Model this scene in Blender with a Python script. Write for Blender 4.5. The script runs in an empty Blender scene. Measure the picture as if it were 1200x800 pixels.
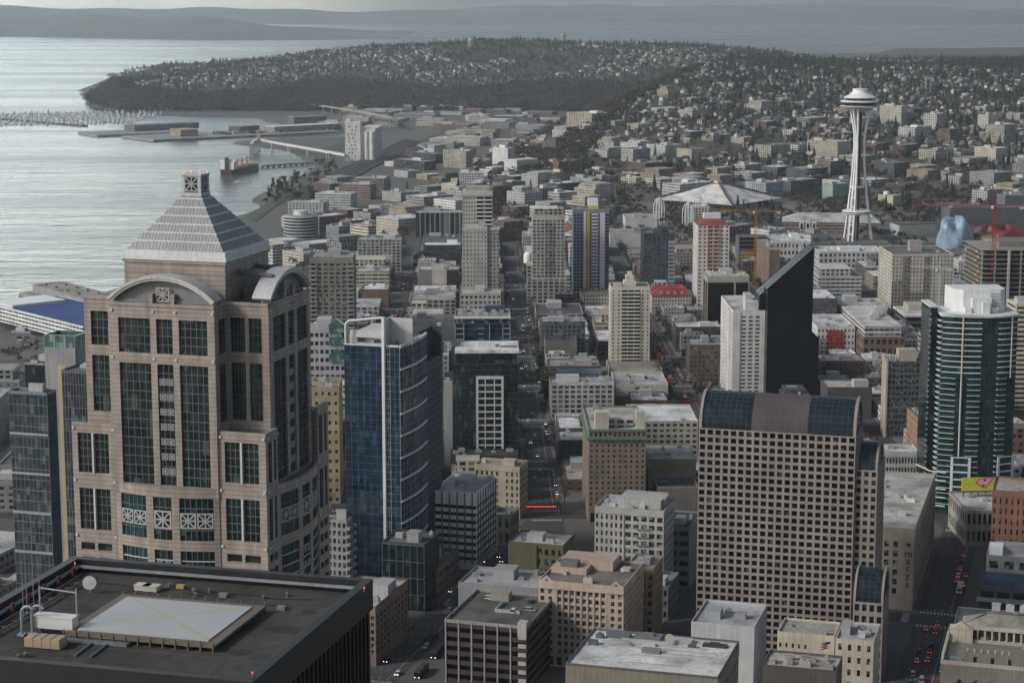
import bpy, math, random
import numpy as np
from math import sin, cos, tan, atan, sqrt, pi, radians as R
from mathutils import Vector
SC = bpy.context.scene
COL = SC.collection
rnd = random.Random(11)
nrs = np.random.RandomState(5)
# ---- camera, sky, sun, exposure
HAZE = 3.7e-5
PITCH = R(9.79); CAMZ = 277.0; FPX = 2400.0
cam_d = bpy.data.cameras.new("camera"); cam = bpy.data.objects.new("camera", cam_d); COL.objects.link(cam)
cam.location = (0, 0, CAMZ); cam.rotation_euler = (pi/2 - PITCH, 0, 0)
cam_d.sensor_width = 36; cam_d.lens = 72; cam_d.clip_start = 1; cam_d.clip_end = 120000
SC.camera = cam
SUN_AZ = R(-112); SUN_EL = R(33)             # azimuth measured clockwise from the viewing direction
world = bpy.data.worlds.new("World"); SC.world = world; world.use_nodes = True
wn = world.node_tree.nodes; wl = world.node_tree.links; wn.clear()
w_out = wn.new("ShaderNodeOutputWorld"); w_bg = wn.new("ShaderNodeBackground"); w_sky = wn.new("ShaderNodeTexSky")
w_sky.sky_type = 'NISHITA'; w_sky.sun_disc = False; w_sky.sun_elevation = SUN_EL; w_sky.sun_rotation = SUN_AZ
w_sky.air_density = 1.0; w_sky.dust_density = 3.0; w_sky.altitude = 100
w_hs = wn.new("ShaderNodeHueSaturation"); w_hs.inputs['Saturation'].default_value = 0.68
w_tc = wn.new("ShaderNodeTexCoord"); w_map = wn.new("ShaderNodeMapping"); w_map.inputs['Scale'].default_value = (2.2, 2.2, 9)
w_nz = wn.new("ShaderNodeTexNoise"); w_nz.inputs['Scale'].default_value = 3.0; w_nz.inputs['Detail'].default_value = 7
w_rp = wn.new("ShaderNodeValToRGB")
w_rp.color_ramp.elements[0].position = 0.36; w_rp.color_ramp.elements[0].color = (0.62, 0.65, 0.70, 1)
w_rp.color_ramp.elements[1].position = 0.64; w_rp.color_ramp.elements[1].color = (1.12, 1.12, 1.08, 1)
w_mx = wn.new("ShaderNodeMix"); w_mx.data_type = 'RGBA'; w_mx.blend_type = 'MULTIPLY'; w_mx.inputs[0].default_value = 1
wl.new(w_sky.outputs[0], w_hs.inputs['Color']); wl.new(w_tc.outputs['Generated'], w_map.inputs[0])
wl.new(w_map.outputs[0], w_nz.inputs['Vector']); wl.new(w_nz.outputs['Fac'], w_rp.inputs[0])
wl.new(w_hs.outputs[0], w_mx.inputs[6]); wl.new(w_rp.outputs[0], w_mx.inputs[7])
w_vm = wn.new("ShaderNodeVectorMath"); w_vm.operation = 'DOT_PRODUCT'; w_vm.inputs[1].default_value = (sin(R(-19))*cos(R(2)), cos(R(-19))*cos(R(2)), sin(R(2)))
w_mr = wn.new("ShaderNodeMapRange"); w_mr.inputs['From Min'].default_value = 0.955; w_mr.inputs['From Max'].default_value = 1.0; w_mr.inputs['To Min'].default_value = 0.0; w_mr.inputs['To Max'].default_value = 1.0; w_mr.interpolation_type = 'SMOOTHSTEP'
w_gl = wn.new("ShaderNodeMix"); w_gl.data_type = 'RGBA'; w_gl.clamp_result = False; w_gl.inputs[6].default_value = (0.85, 0.85, 0.85, 1); w_gl.inputs[7].default_value = (7.4, 7.1, 6.6, 1)
w_m2 = wn.new("ShaderNodeMix"); w_m2.data_type = 'RGBA'; w_m2.blend_type = 'MULTIPLY'; w_m2.inputs[0].default_value = 1
wl.new(w_tc.outputs['Generated'], w_vm.inputs[0]); wl.new(w_vm.outputs['Value'], w_mr.inputs[0]); wl.new(w_mr.outputs[0], w_gl.inputs[0]); wl.new(w_gl.outputs[2], w_m2.inputs[7]); wl.new(w_mx.outputs[2], w_m2.inputs[6])
w_sx = wn.new("ShaderNodeSeparateXYZ"); w_hr = wn.new("ShaderNodeMapRange"); w_hr.inputs['From Min'].default_value = 0.0; w_hr.inputs['From Max'].default_value = 0.22; w_hr.inputs['To Min'].default_value = 3.7; w_hr.inputs['To Max'].default_value = 1.0
w_m3 = wn.new("ShaderNodeMix"); w_m3.data_type = 'RGBA'; w_m3.blend_type = 'MULTIPLY'; w_m3.inputs[0].default_value = 1
wl.new(w_tc.outputs['Generated'], w_sx.inputs[0]); wl.new(w_sx.outputs[2], w_hr.inputs[0]); wl.new(w_hr.outputs[0], w_m3.inputs[7]); wl.new(w_m2.outputs[2], w_m3.inputs[6])
wl.new(w_m3.outputs[2], w_bg.inputs['Color']); w_bg.inputs['Strength'].default_value = 0.072
wl.new(w_bg.outputs[0], w_out.inputs[0])
sun_d = bpy.data.lights.new("sun", 'SUN'); sun = bpy.data.objects.new("sun", sun_d); COL.objects.link(sun)
sun_d.energy = 1.5; sun_d.angle = R(11); sun_d.color = (1.0, 0.98, 0.955)
_sd = Vector((sin(SUN_AZ)*cos(SUN_EL), cos(SUN_AZ)*cos(SUN_EL), sin(SUN_EL)))
sun.rotation_euler = _sd.to_track_quat('Z', 'Y').to_euler()
sun.location = (-300, 0, 600)
SC.view_settings.view_transform = 'Standard'; SC.view_settings.look = 'None'
SC.view_settings.exposure = 0.52; SC.view_settings.gamma = 1.0
SC.render.engine = 'CYCLES'
cy = SC.cycles
cy.max_bounces = 5; cy.diffuse_bounces = 2; cy.glossy_bounces = 2; cy.transmission_bounces = 2
cy.volume_bounces = 2; cy.use_denoising = True; cy.caustics_reflective = False; cy.caustics_refractive = False
try: cy.denoiser = 'OPENIMAGEDENOISE'
except Exception: pass
# ---- survey helpers: photograph pixels (1200 x 800) to ground points
CP, SP = cos(PITCH), sin(PITCH)
def ray(px, py):
    a = (px - 600)/FPX; b = -(py - 400)/FPX
    return (a, CP + b*SP, -SP + b*CP)
def gp(px, py, z=0.0):
    d = ray(px, py); t = (z - CAMZ)/d[2]
    return (d[0]*t, d[1]*t)
def at(px, py, Y):
    d = ray(px, py); t = Y/d[1]
    return (d[0]*t, Y, CAMZ + d[2]*t)
def proj(x, y, z):
    dz = z - CAMZ; zc = y*CP - dz*SP; up = y*SP + dz*CP
    return (600 + FPX*x/zc, 400 - FPX*up/zc)
DT, BT = R(16.2), R(-1.0)                    # headings of the two street grids
def axes(a): return (cos(a), -sin(a)), (sin(a), cos(a))
# ---- materials
MATS = {}
def N(nt, t, **kw):
    n = nt.nodes.new(t)
    for k, v in kw.items(): setattr(n, k, v)
    return n
def newmat(name):
    m = bpy.data.materials.new(name); m.use_nodes = True; MATS[name] = m
    nt = m.node_tree; b = nt.nodes['Principled BSDF']
    return m, nt, b
def rampnode(nt, fac, stops):
    r = N(nt, "ShaderNodeValToRGB"); e = r.color_ramp.elements
    while len(e) < len(stops): e.new(0.5)
    for i, (p, c) in enumerate(stops):
        e[i].position = p; e[i].color = (c, c, c, 1) if not isinstance(c, tuple) else (*c, 1)
    nt.links.new(fac, r.inputs[0]); return r.outputs[0]
def mul(nt, a, b):
    x = N(nt, "ShaderNodeMix", data_type='RGBA', blend_type='MULTIPLY'); x.inputs[0].default_value = 1
    nt.links.new(a, x.inputs[6]); nt.links.new(b, x.inputs[7]); return x.outputs[2]
def mixc(nt, f, a, b):
    x = N(nt, "ShaderNodeMix", data_type='RGBA')
    nt.links.new(f, x.inputs[0])
    for s, i in ((a, 6), (b, 7)):
        if isinstance(s, tuple): x.inputs[i].default_value = (*s, 1)
        else: nt.links.new(s, x.inputs[i])
    return x.outputs[2]
def mth(nt, op, a, b=None, c=None):
    x = N(nt, "ShaderNodeMath", operation=op)
    for i, s in enumerate((a, b, c)):
        if s is None: continue
        if isinstance(s, (int, float)): x.inputs[i].default_value = s
        else: nt.links.new(s, x.inputs[i])
    return x.outputs[0]
def noise(nt, scale, detail=4, vec=None, stretch=None, space='Position'):
    n = N(nt, "ShaderNodeTexNoise"); n.inputs['Scale'].default_value = scale; n.inputs['Detail'].default_value = detail
    if vec is None:
        if space == 'Position': vec = N(nt, "ShaderNodeNewGeometry").outputs['Position']
        else: vec = N(nt, "ShaderNodeTexCoord").outputs['Object']
    if stretch:
        mp = N(nt, "ShaderNodeMapping"); mp.inputs['Scale'].default_value = stretch
        nt.links.new(vec, mp.inputs[0]); vec = mp.outputs[0]
    nt.links.new(vec, n.inputs['Vector']); return n.outputs['Fac']
def plain(name, col=None, rough=0.8, s1=0.09, a1=0.2, streak=0.15, metal=0.0, fine=None):
    """weathered surface; col None takes the object's own colour"""
    m, nt, b = newmat(name)
    if col is None: c = N(nt, "ShaderNodeObjectInfo").outputs['Color']
    else:
        q = N(nt, "ShaderNodeRGB"); q.outputs[0].default_value = (*col, 1); c = q.outputs[0]
    c = mul(nt, c, rampnode(nt, noise(nt, s1, 5), [(0.3, 1-a1), (0.7, 1+a1*0.6)]))
    if streak: c = mul(nt, c, rampnode(nt, noise(nt, 1.0, 3, stretch=(1.3, 1.3, 0.05)), [(0.35, 1-streak), (0.62, 1.06)]))
    if fine: c = mul(nt, c, rampnode(nt, noise(nt, fine, 3), [(0.3, 0.78), (0.7, 1.15)]))
    nt.links.new(c, b.inputs['Base Color']); b.inputs['Roughness'].default_value = rough; b.inputs['Metallic'].default_value = metal
    return m
plain('wall'); plain('trim', rough=0.7, a1=0.1, streak=0.12); plain('paint', rough=0.45, a1=0.06, streak=0.0)
plain('metal', rough=0.5, metal=0.25, a1=0.12, streak=0.12); plain('darkmetal', (0.014, 0.014, 0.016), rough=0.5, a1=0.2, streak=0.3)
plain('concrete', (0.30, 0.29, 0.27)); plain('white', (0.72, 0.73, 0.73), a1=0.12, streak=0.2)
plain('railbed', (0.12, 0.105, 0.095), rough=0.95, a1=0.3, streak=0, fine=0.4)
m, nt, b = newmat('roof')
c = N(nt, "ShaderNodeObjectInfo").outputs['Color']
c = mul(nt, c, rampnode(nt, noise(nt, 0.07, 6), [(0.33, 0.55), (0.5, 0.95), (0.7, 1.2)]))
c = mul(nt, c, rampnode(nt, noise(nt, 0.5, 4), [(0.3, 0.75), (0.62, 1.08)]))
nt.links.new(c, b.inputs['Base Color']); b.inputs['Roughness'].default_value = 0.9
m, nt, b = newmat('granite')
c = N(nt, "ShaderNodeObjectInfo").outputs['Color']
geo = N(nt, "ShaderNodeNewGeometry"); sx = N(nt, "ShaderNodeSeparateXYZ"); nt.links.new(geo.outputs['Position'], sx.inputs[0])
fz = mth(nt, 'FRACT', mth(nt, 'MULTIPLY', sx.outputs[2], 1/1.15))
line = mth(nt, 'LESS_THAN', fz, 0.2)
c = mixc(nt, line, c, mul(nt, c, rampnode(nt, noise(nt, 0.02), [(0.0, 0.62), (1.0, 0.66)])))
c = mul(nt, c, rampnode(nt, noise(nt, 0.35, 5), [(0.3, 0.82), (0.7, 1.12)]))
c = mul(nt, c, rampnode(nt, noise(nt, 1.0, 3, stretch=(0.6, 0.6, 0.03)), [(0.35, 0.8), (0.6, 1.05)]))
nt.links.new(c, b.inputs['Base Color']); b.inputs['Roughness'].default_value = 0.6
def glass(name, dark, light, blind, nb=0.22, pu=1.6, pz=3.5, rough=0.06, spec=(0.3, 0.75)):
    m, nt, b = newmat(name)
    oi = N(nt, "ShaderNodeObjectInfo"); g = N(nt, "ShaderNodeNewGeometry"); tc = N(nt, "ShaderNodeTexCoord")
    sp = N(nt, "ShaderNodeSeparateXYZ"); nt.links.new(tc.outputs['Object'], sp.inputs[0])
    u = mth(nt, 'FLOOR', mth(nt, 'MULTIPLY', mth(nt, 'ADD', sp.outputs[0], sp.outputs[1]), 1/pu))
    v = mth(nt, 'FLOOR', mth(nt, 'MULTIPLY', sp.outputs[2], 1/pz))
    cb = N(nt, "ShaderNodeCombineXYZ"); nt.links.new(u, cb.inputs[0]); nt.links.new(v, cb.inputs[1])
    r0 = mth(nt, 'ADD', oi.outputs['Random'], g.outputs['Random Per Island'])
    nt.links.new(mth(nt, 'MULTIPLY', r0, 37.0), cb.inputs[2])
    wnz = N(nt, "ShaderNodeTexWhiteNoise"); nt.links.new(cb.outputs[0], wnz.inputs[0]); r = wnz.outputs[0]
    c = mixc(nt, r, dark, light)
    isb = mth(nt, 'GREATER_THAN', r, 1-nb)
    wn2 = N(nt, "ShaderNodeTexWhiteNoise", noise_dimensions='1D'); nt.links.new(mth(nt, 'MULTIPLY', r, 91.7), wn2.inputs['W'])
    c = mixc(nt, mth(nt, 'MULTIPLY', isb, wn2.outputs[0]), c, blind)
    nt.links.new(c, b.inputs['Base Color']); b.inputs['Roughness'].default_value = rough
    nt.links.new(rampnode(nt, r, [(0, spec[0]), (1, spec[1])]), b.inputs['Specular IOR Level'])
    bp = N(nt, "ShaderNodeBump"); bp.inputs['Strength'].default_value = 0.06; bp.inputs['Distance'].default_value = 0.3
    nt.links.new(noise(nt, 0.35, 2), bp.inputs['Height']); nt.links.new(bp.outputs[0], b.inputs['Normal'])
    return m
glass('glass', (0.012, 0.016, 0.019), (0.045, 0.055, 0.06), (0.30, 0.29, 0.27), 0.3)
glass('glass_dark', (0.005, 0.010, 0.011), (0.016, 0.031, 0.033), (0.08, 0.10, 0.10), 0.1, spec=(0.18, 0.5))
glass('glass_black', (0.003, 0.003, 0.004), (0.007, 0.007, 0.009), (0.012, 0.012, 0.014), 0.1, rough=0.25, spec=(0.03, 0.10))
glass('glass_blue', (0.006, 0.016, 0.031), (0.017, 0.042, 0.072), (0.035, 0.075, 0.12), 0.12)
glass('glass_teal', (0.008, 0.026, 0.028), (0.022, 0.066, 0.068), (0.06, 0.12, 0.12), 0.05)
glass('glass_grey', (0.018, 0.026, 0.032), (0.055, 0.07, 0.08), (0.13, 0.15, 0.16), 0.15)
glass('glass_vault', (0.008, 0.016, 0.022), (0.014, 0.026, 0.034), (0.015, 0.03, 0.04), 0.1, rough=0.2, spec=(0.2, 0.4))
glass('glass_green', (0.05, 0.10, 0.10), (0.11, 0.19, 0.18), (0.25, 0.32, 0.30), 0.2)
def facade_mat(name, us, zs, ulo, uhi, zlo, zhi, rn=0.12):
    m, nt, b = newmat(name)
    oi = N(nt, "ShaderNodeObjectInfo"); tc = N(nt, "ShaderNodeTexCoord")
    p = N(nt, "ShaderNodeSeparateXYZ"); nt.links.new(tc.outputs['Object'], p.inputs[0])
    nn = N(nt, "ShaderNodeSeparateXYZ"); nt.links.new(tc.outputs['Normal'], nn.inputs[0])
    isx = mth(nt, 'GREATER_THAN', mth(nt, 'ABSOLUTE', nn.outputs[0]), 0.5)
    side = mth(nt, 'LESS_THAN', mth(nt, 'ABSOLUTE', nn.outputs[2]), 0.5)
    u = mth(nt, 'ADD', mth(nt, 'MULTIPLY', p.outputs[1], isx), mth(nt, 'MULTIPLY', p.outputs[0], mth(nt, 'SUBTRACT', 1.0, isx)))
    us_ = mth(nt, 'MULTIPLY', u, mth(nt, 'ADD', 1/us, mth(nt, 'MULTIPLY', oi.outputs['Random'], rn)))
    fu = mth(nt, 'FRACT', mth(nt, 'ADD', us_, 100.0)); fz = mth(nt, 'FRACT', mth(nt, 'MULTIPLY', p.outputs[2], 1/zs))
    mk = mth(nt, 'MULTIPLY', mth(nt, 'MULTIPLY', mth(nt, 'GREATER_THAN', fu, ulo), mth(nt, 'LESS_THAN', fu, uhi)),
             mth(nt, 'MULTIPLY', mth(nt, 'GREATER_THAN', fz, zlo), mth(nt, 'LESS_THAN', fz, zhi)))
    mk = mth(nt, 'MULTIPLY', mk, side)
    cb = N(nt, "ShaderNodeCombineXYZ"); nt.links.new(mth(nt, 'FLOOR', us_), cb.inputs[0])
    nt.links.new(mth(nt, 'FLOOR', mth(nt, 'MULTIPLY', p.outputs[2], 1/zs)), cb.inputs[1]); nt.links.new(oi.outputs['Random'], cb.inputs[2])
    wz = N(nt, "ShaderNodeTexWhiteNoise"); nt.links.new(cb.outputs[0], wz.inputs[0])
    gl = mixc(nt, mth(nt, 'POWER', wz.outputs[0], 3.0), (0.014, 0.019, 0.024), (0.19, 0.19, 0.18))
    c = mul(nt, oi.outputs['Color'], rampnode(nt, noise(nt, 0.08, 4), [(0.3, 0.75), (0.7, 1.12)]))
    nt.links.new(mixc(nt, mk, c, gl), b.inputs['Base Color'])
    nt.links.new(rampnode(nt, mk, [(0, 0.85), (1, 0.12)]), b.inputs['Roughness'])
facade_mat('facade_punched', 3.4, 3.3, 0.22, 0.74, 0.28, 0.74)
facade_mat('facade_ribbon', 6.5, 3.5, 0.05, 0.95, 0.36, 0.80)
facade_mat('facade_bay', 5.2, 3.2, 0.12, 0.80, 0.16, 0.80)
m, nt, b = newmat('ground')
geo = N(nt, "ShaderNodeNewGeometry"); ps = N(nt, "ShaderNodeSeparateXYZ"); nt.links.new(geo.outputs['Position'], ps.inputs[0])
cityc = mixc(nt, noise(nt, 0.012, 5), (0.075, 0.072, 0.068), (0.13, 0.125, 0.115))
hillc = mixc(nt, noise(nt, 0.02, 6), (0.035, 0.042, 0.03), (0.10, 0.085, 0.06))
hz_ = mth(nt, 'GREATER_THAN', mth(nt, 'ADD', ps.outputs[2], mth(nt, 'MULTIPLY', noise(nt, 0.01, 3), 6.0)), 9.0)
nt.links.new(mixc(nt, hz_, cityc, hillc), b.inputs['Base Color']); b.inputs['Roughness'].default_value = 0.95
m, nt, b = newmat('asphalt')
c = mixc(nt, noise(nt, 0.05, 6), (0.034, 0.034, 0.036), (0.075, 0.074, 0.074))
c = mul(nt, c, rampnode(nt, noise(nt, 0.9, 3), [(0.3, 0.8), (0.7, 1.2)]))
nt.links.new(c, b.inputs['Base Color']); b.inputs['Roughness'].default_value = 0.85
plain('pavement', (0.17, 0.165, 0.155), s1=0.05, a1=0.25, streak=0, fine=0.6)
plain('marking', (0.42, 0.42, 0.40), s1=0.4, a1=0.35, streak=0)
plain('marking_yellow', (0.42, 0.30, 0.08), s1=0.4, a1=0.35, streak=0)
plain('grass', (0.055, 0.085, 0.03), s1=0.05, a1=0.35, streak=0, fine=0.3)
m, nt, b = newmat('water')
b.inputs['Base Color'].default_value = (0.062, 0.068, 0.064, 1); b.inputs['Roughness'].default_value = 0.22; b.inputs['IOR'].default_value = 1.33
geo = N(nt, "ShaderNodeNewGeometry")
n1 = noise(nt, 0.016, 5, vec=geo.outputs['Position'], stretch=(0.45, 1.7, 1)); n2 = noise(nt, 0.06, 6, vec=geo.outputs['Position'], stretch=(0.4, 1.4, 1))
n3 = noise(nt, 0.0016, 4, vec=geo.outputs['Position'], stretch=(0.3, 2.6, 1))
bp = N(nt, "ShaderNodeBump"); bp.inputs['Strength'].default_value = 1.0; bp.inputs['Distance'].default_value = 4.2
nt.links.new(mth(nt, 'ADD', mth(nt, 'MULTIPLY', n1, 1.3), mth(nt, 'MULTIPLY', n2, 0.9)), bp.inputs['Height']); nt.links.new(bp.outputs[0], b.inputs['Normal'])
nt.links.new(rampnode(nt, n3, [(0.35, 0.24), (0.65, 0.30)]), b.inputs['Roughness'])
def leafmat(name, c0, c1, c2):
    m, nt, b = newmat(name)
    g = N(nt, "ShaderNodeNewGeometry"); oi = N(nt, "ShaderNodeObjectInfo")
    r = mth(nt, 'FRACT', mth(nt, 'ADD', g.outputs['Random Per Island'], mth(nt, 'MULTIPLY', oi.outputs['Random'], 3.7)))
    nt.links.new(rampnode(nt, r, [(0, c0), (0.6, c1), (1, c2)]), b.inputs['Base Color']); b.inputs['Roughness'].default_value = 0.9
leafmat('conifer', (0.012, 0.020, 0.014), (0.024, 0.036, 0.024), (0.045, 0.058, 0.036))
leafmat('bare', (0.035, 0.027, 0.022), (0.065, 0.050, 0.040), (0.10, 0.078, 0.060))
leafmat('green', (0.022, 0.034, 0.014), (0.045, 0.062, 0.022), (0.085, 0.10, 0.038))
plain('bark', (0.06, 0.048, 0.04), s1=1, streak=0)
plain('hillfar_haze_tint', (0.15, 0.165, 0.165), rough=1, s1=0.002, streak=0)  # paler than forest: distance haze is painted into the hill colour
def emit(name, col, s):
    m, nt, b = newmat(name); b.inputs['Base Color'].default_value = (*col, 1)
    b.inputs['Emission Color'].default_value = (*col, 1); b.inputs['Emission Strength'].default_value = s
emit('lamp_red', (1.0, 0.06, 0.04), 0.85); emit('lamp_warm', (1.0, 0.75, 0.42), 2.2); emit('lamp_white', (0.95, 0.95, 1.0), 2.5)
emit('lamp_orange', (1.0, 0.22, 0.08), 0.9)
# ---- mesh helpers
class Frame:
    """a wall plane: origin, direction u along it (seen from outside left to right), n outwards"""
    def __init__(s, ox, oy, ux, uy, w): s.o = (ox, oy); s.u = (ux, uy); s.n = (uy, -ux); s.w = w; s.ang = math.atan2(uy, ux)
    def p(s, u, n): return (s.o[0] + s.u[0]*u + s.n[0]*n, s.o[1] + s.u[1]*u + s.n[1]*n)
BOXF = ((0, 3, 2, 1), (4, 5, 6, 7), (0, 1, 5, 4), (1, 2, 6, 5), (2, 3, 7, 6), (3, 0, 4, 7))
class MB:
    def __init__(s): s.v = []; s.f = []; s.m = []
    def hexa(s, P, m=0):
        i = len(s.v); s.v.extend(P)
        for q in BOXF: s.f.append(tuple(i+k for k in q)); s.m.append(m)
        return s
    def box(s, x0, x1, y0, y1, z0, z1, m=0):
        return s.hexa([(x0, y0, z0), (x1, y0, z0), (x1, y1, z0), (x0, y1, z0), (x0, y0, z1), (x1, y0, z1), (x1, y1, z1), (x0, y1, z1)], m)
    def fbox(s, fr, u0, u1, n0, n1, z0, z1, m=0):
        a, b, c, d = fr.p(u0, n1), fr.p(u1, n1), fr.p(u1, n0), fr.p(u0, n0)
        return s.hexa([(*a, z0), (*b, z0), (*c, z0), (*d, z0), (*a, z1), (*b, z1), (*c, z1), (*d, z1)], m)
    def prism(s, pts, z0, z1, m=0, mt=None):
        n = len(pts); i = len(s.v); zt = z1 if callable(z1) else (lambda x, y: z1)
        s.v.extend((x, y, z0) for x, y in pts); s.v.extend((x, y, zt(x, y)) for x, y in pts)
        for k in range(n): s.f.append((i+k, i+(k+1) % n, i+n+(k+1) % n, i+n+k)); s.m.append(m)
        s.f.append(tuple(i+n+k for k in range(n))); s.m.append(m if mt is None else mt)
        s.f.append(tuple(i+n-1-k for k in range(n))); s.m.append(m); return s
    def face(s, P, m=0):
        i = len(s.v); s.v.extend(P); s.f.append(tuple(range(i, i+len(P)))); s.m.append(m); return s
    def tube(s, p, q, r, n=6, r2=None, m=0):
        p = Vector(p); q = Vector(q); d = (q-p).normalized(); a = d.orthogonal().normalized(); b = d.cross(a); r2 = r if r2 is None else r2
        i = len(s.v)
        for c, rr in ((p, r), (q, r2)):
            for k in range(n): s.v.append(tuple(c + (a*cos(2*pi*k/n) + b*sin(2*pi*k/n))*rr))
        for k in range(n): s.f.append((i+k, i+(k+1) % n, i+n+(k+1) % n, i+n+k)); s.m.append(m)
        s.f.append(tuple(i+n-1-k for k in range(n))); s.f.append(tuple(i+n+k for k in range(n))); s.m += [m, m]; return s
    def lathe(s, prof, n=24, cx=0, cy=0, m=0):
        i = len(s.v)
        for r, z in prof:
            for k in range(n): s.v.append((cx + r*cos(2*pi*k/n), cy + r*sin(2*pi*k/n), z))
        for j in range(len(prof)-1):
            for k in range(n):
                s.f.append((i+j*n+k, i+j*n+(k+1) % n, i+(j+1)*n+(k+1) % n, i+(j+1)*n+k)); s.m.append(m)
        s.f.append(tuple(i+n-1-k for k in range(n))); s.f.append(tuple(i+(len(prof)-1)*n+k for k in range(n))); s.m += [m, m]; return s
    def strip(s, A, B, m=0):
        i = len(s.v); n = len(A); s.v.extend(A); s.v.extend(B)
        for k in range(n-1): s.f.append((i+k, i+k+1, i+n+k+1, i+n+k)); s.m.append(m)
        return s
    def mesh(s, name, mats):
        me = bpy.data.meshes.new(name); me.from_pydata(s.v, [], s.f)
        for mm in (mats if isinstance(mats, (list, tuple)) else [mats]): me.materials.append(MATS[mm])
        if any(s.m): me.polygons.foreach_set('material_index', s.m)
        me.update(); return me
    def build(s, name, mats, parent=None, color=None, loc=None, rz=0):
        return put(s.mesh(name, mats), name, parent, color, loc, rz)
def put(me, name, parent=None, color=None, loc=None, rz=0):
    o = bpy.data.objects.new(name, me); COL.objects.link(o)
    if parent: o.parent = parent
    if color: o.color = (*color[:3], 1)
    if loc: o.location = loc
    if rz: o.rotation_euler = (0, 0, rz)
    return o
def tag(o, label=None, cat=None, group=None, kind=None):
    if label: o['label'] = label
    if cat: o['category'] = cat
    if group: o['group'] = group
    if kind: o['kind'] = kind
    return o
def struct(o, kind='structure'): o['kind'] = kind; return o
def thing(name, label, cat, loc=(0, 0, 0), rz=0, group=None):
    o = bpy.data.objects.new(name, None); COL.objects.link(o); o.empty_display_size = 2
    o.location = loc; o.rotation_euler = (0, 0, rz); return tag(o, label, cat, group)
KIDS = {}
def kids(o):
    return [c for c in o.children]
def copy_thing(o, kidlist, loc, rz, color=None, scale=None):
    r = o.copy(); COL.objects.link(r); r.location = loc; r.rotation_euler = (0, 0, rz)
    if color: r.color = (*color, 1)
    if scale: r.scale = scale
    for c in kidlist:
        k = c.copy(); COL.objects.link(k); k.parent = r
    return r
# ---- buildings
LAND = []        # (short description, px, py) used as landmarks in labels
OCC = []         # footprints taken: list of 4 corner points
BOXES = {}
def unit_mesh(w, d, h, vent):
    k = (round(w, 1), round(d, 1), round(h, 1), vent)
    if k not in BOXES:
        b = MB().box(-w/2, w/2, -d/2, d/2, 0, h)
        if vent == 1:
            for i in range(max(1, int(w/1.8))):
                cx = -w/2 + (i+0.5)*w/max(1, int(w/1.8)); b.lathe([(0.6, h+0.003), (0.7, h+0.4), (0.5, h+0.42)], 8, cx, 0)
        elif vent == 2:
            b.box(-w/2+0.2, w/2-0.2, -d/2-0.15, -d/2-0.003, h*0.25, h*0.8)
            b.box(-w*0.2, w*0.2, -d*0.2, d*0.2, h+0.003, h+0.7)
        else: b.box(-w/2-0.15, w/2+0.15, -d/2-0.15, d/2+0.15, h+0.003, h+0.22)
        BOXES[k] = b.mesh('rooftop_unit', 'trim')
    return BOXES[k]
PANES = {}
def pane_mesh(w, h, mat, t=0.07):
    k = (round(w, 2), round(h, 2), mat)
    if k not in PANES:
        PANES[k] = MB().box(-w/2, w/2, -t/2, t/2, -h/2, h/2).mesh('window', mat)
    return PANES[k]
def panel_wall(mb, fr, u0, u1, z0, z1, openings, rec, m=0, n1=0.0):
    us = sorted({round(x, 3) for o in openings for x in o[:2]} | {round(u0, 3), round(u1, 3)})
    zs = sorted({round(x, 3) for o in openings for x in o[2:4]} | {round(z0, 3), round(z1, 3)})
    us = [u for u in us if u0-1e-3 <= u <= u1+1e-3]; zs = [z for z in zs if z0-1e-3 <= z <= z1+1e-3]
    for a, b in zip(zs, zs[1:]):
        zm = (a+b)/2; act = [o for o in openings if o[2] < zm < o[3]]
        if not act: mb.fbox(fr, u0, u1, -rec, n1, a, b, m); continue
        run = None
        for c, d in zip(us, us[1:]):
            um = (c+d)/2
            if any(o[0] < um < o[1] for o in act):
                if run is not None: mb.fbox(fr, run, c, -rec, n1, a, b, m); run = None
            elif run is None: run = c
        if run is not None: mb.fbox(fr, run, us[-1], -rec, n1, a, b, m)
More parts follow.
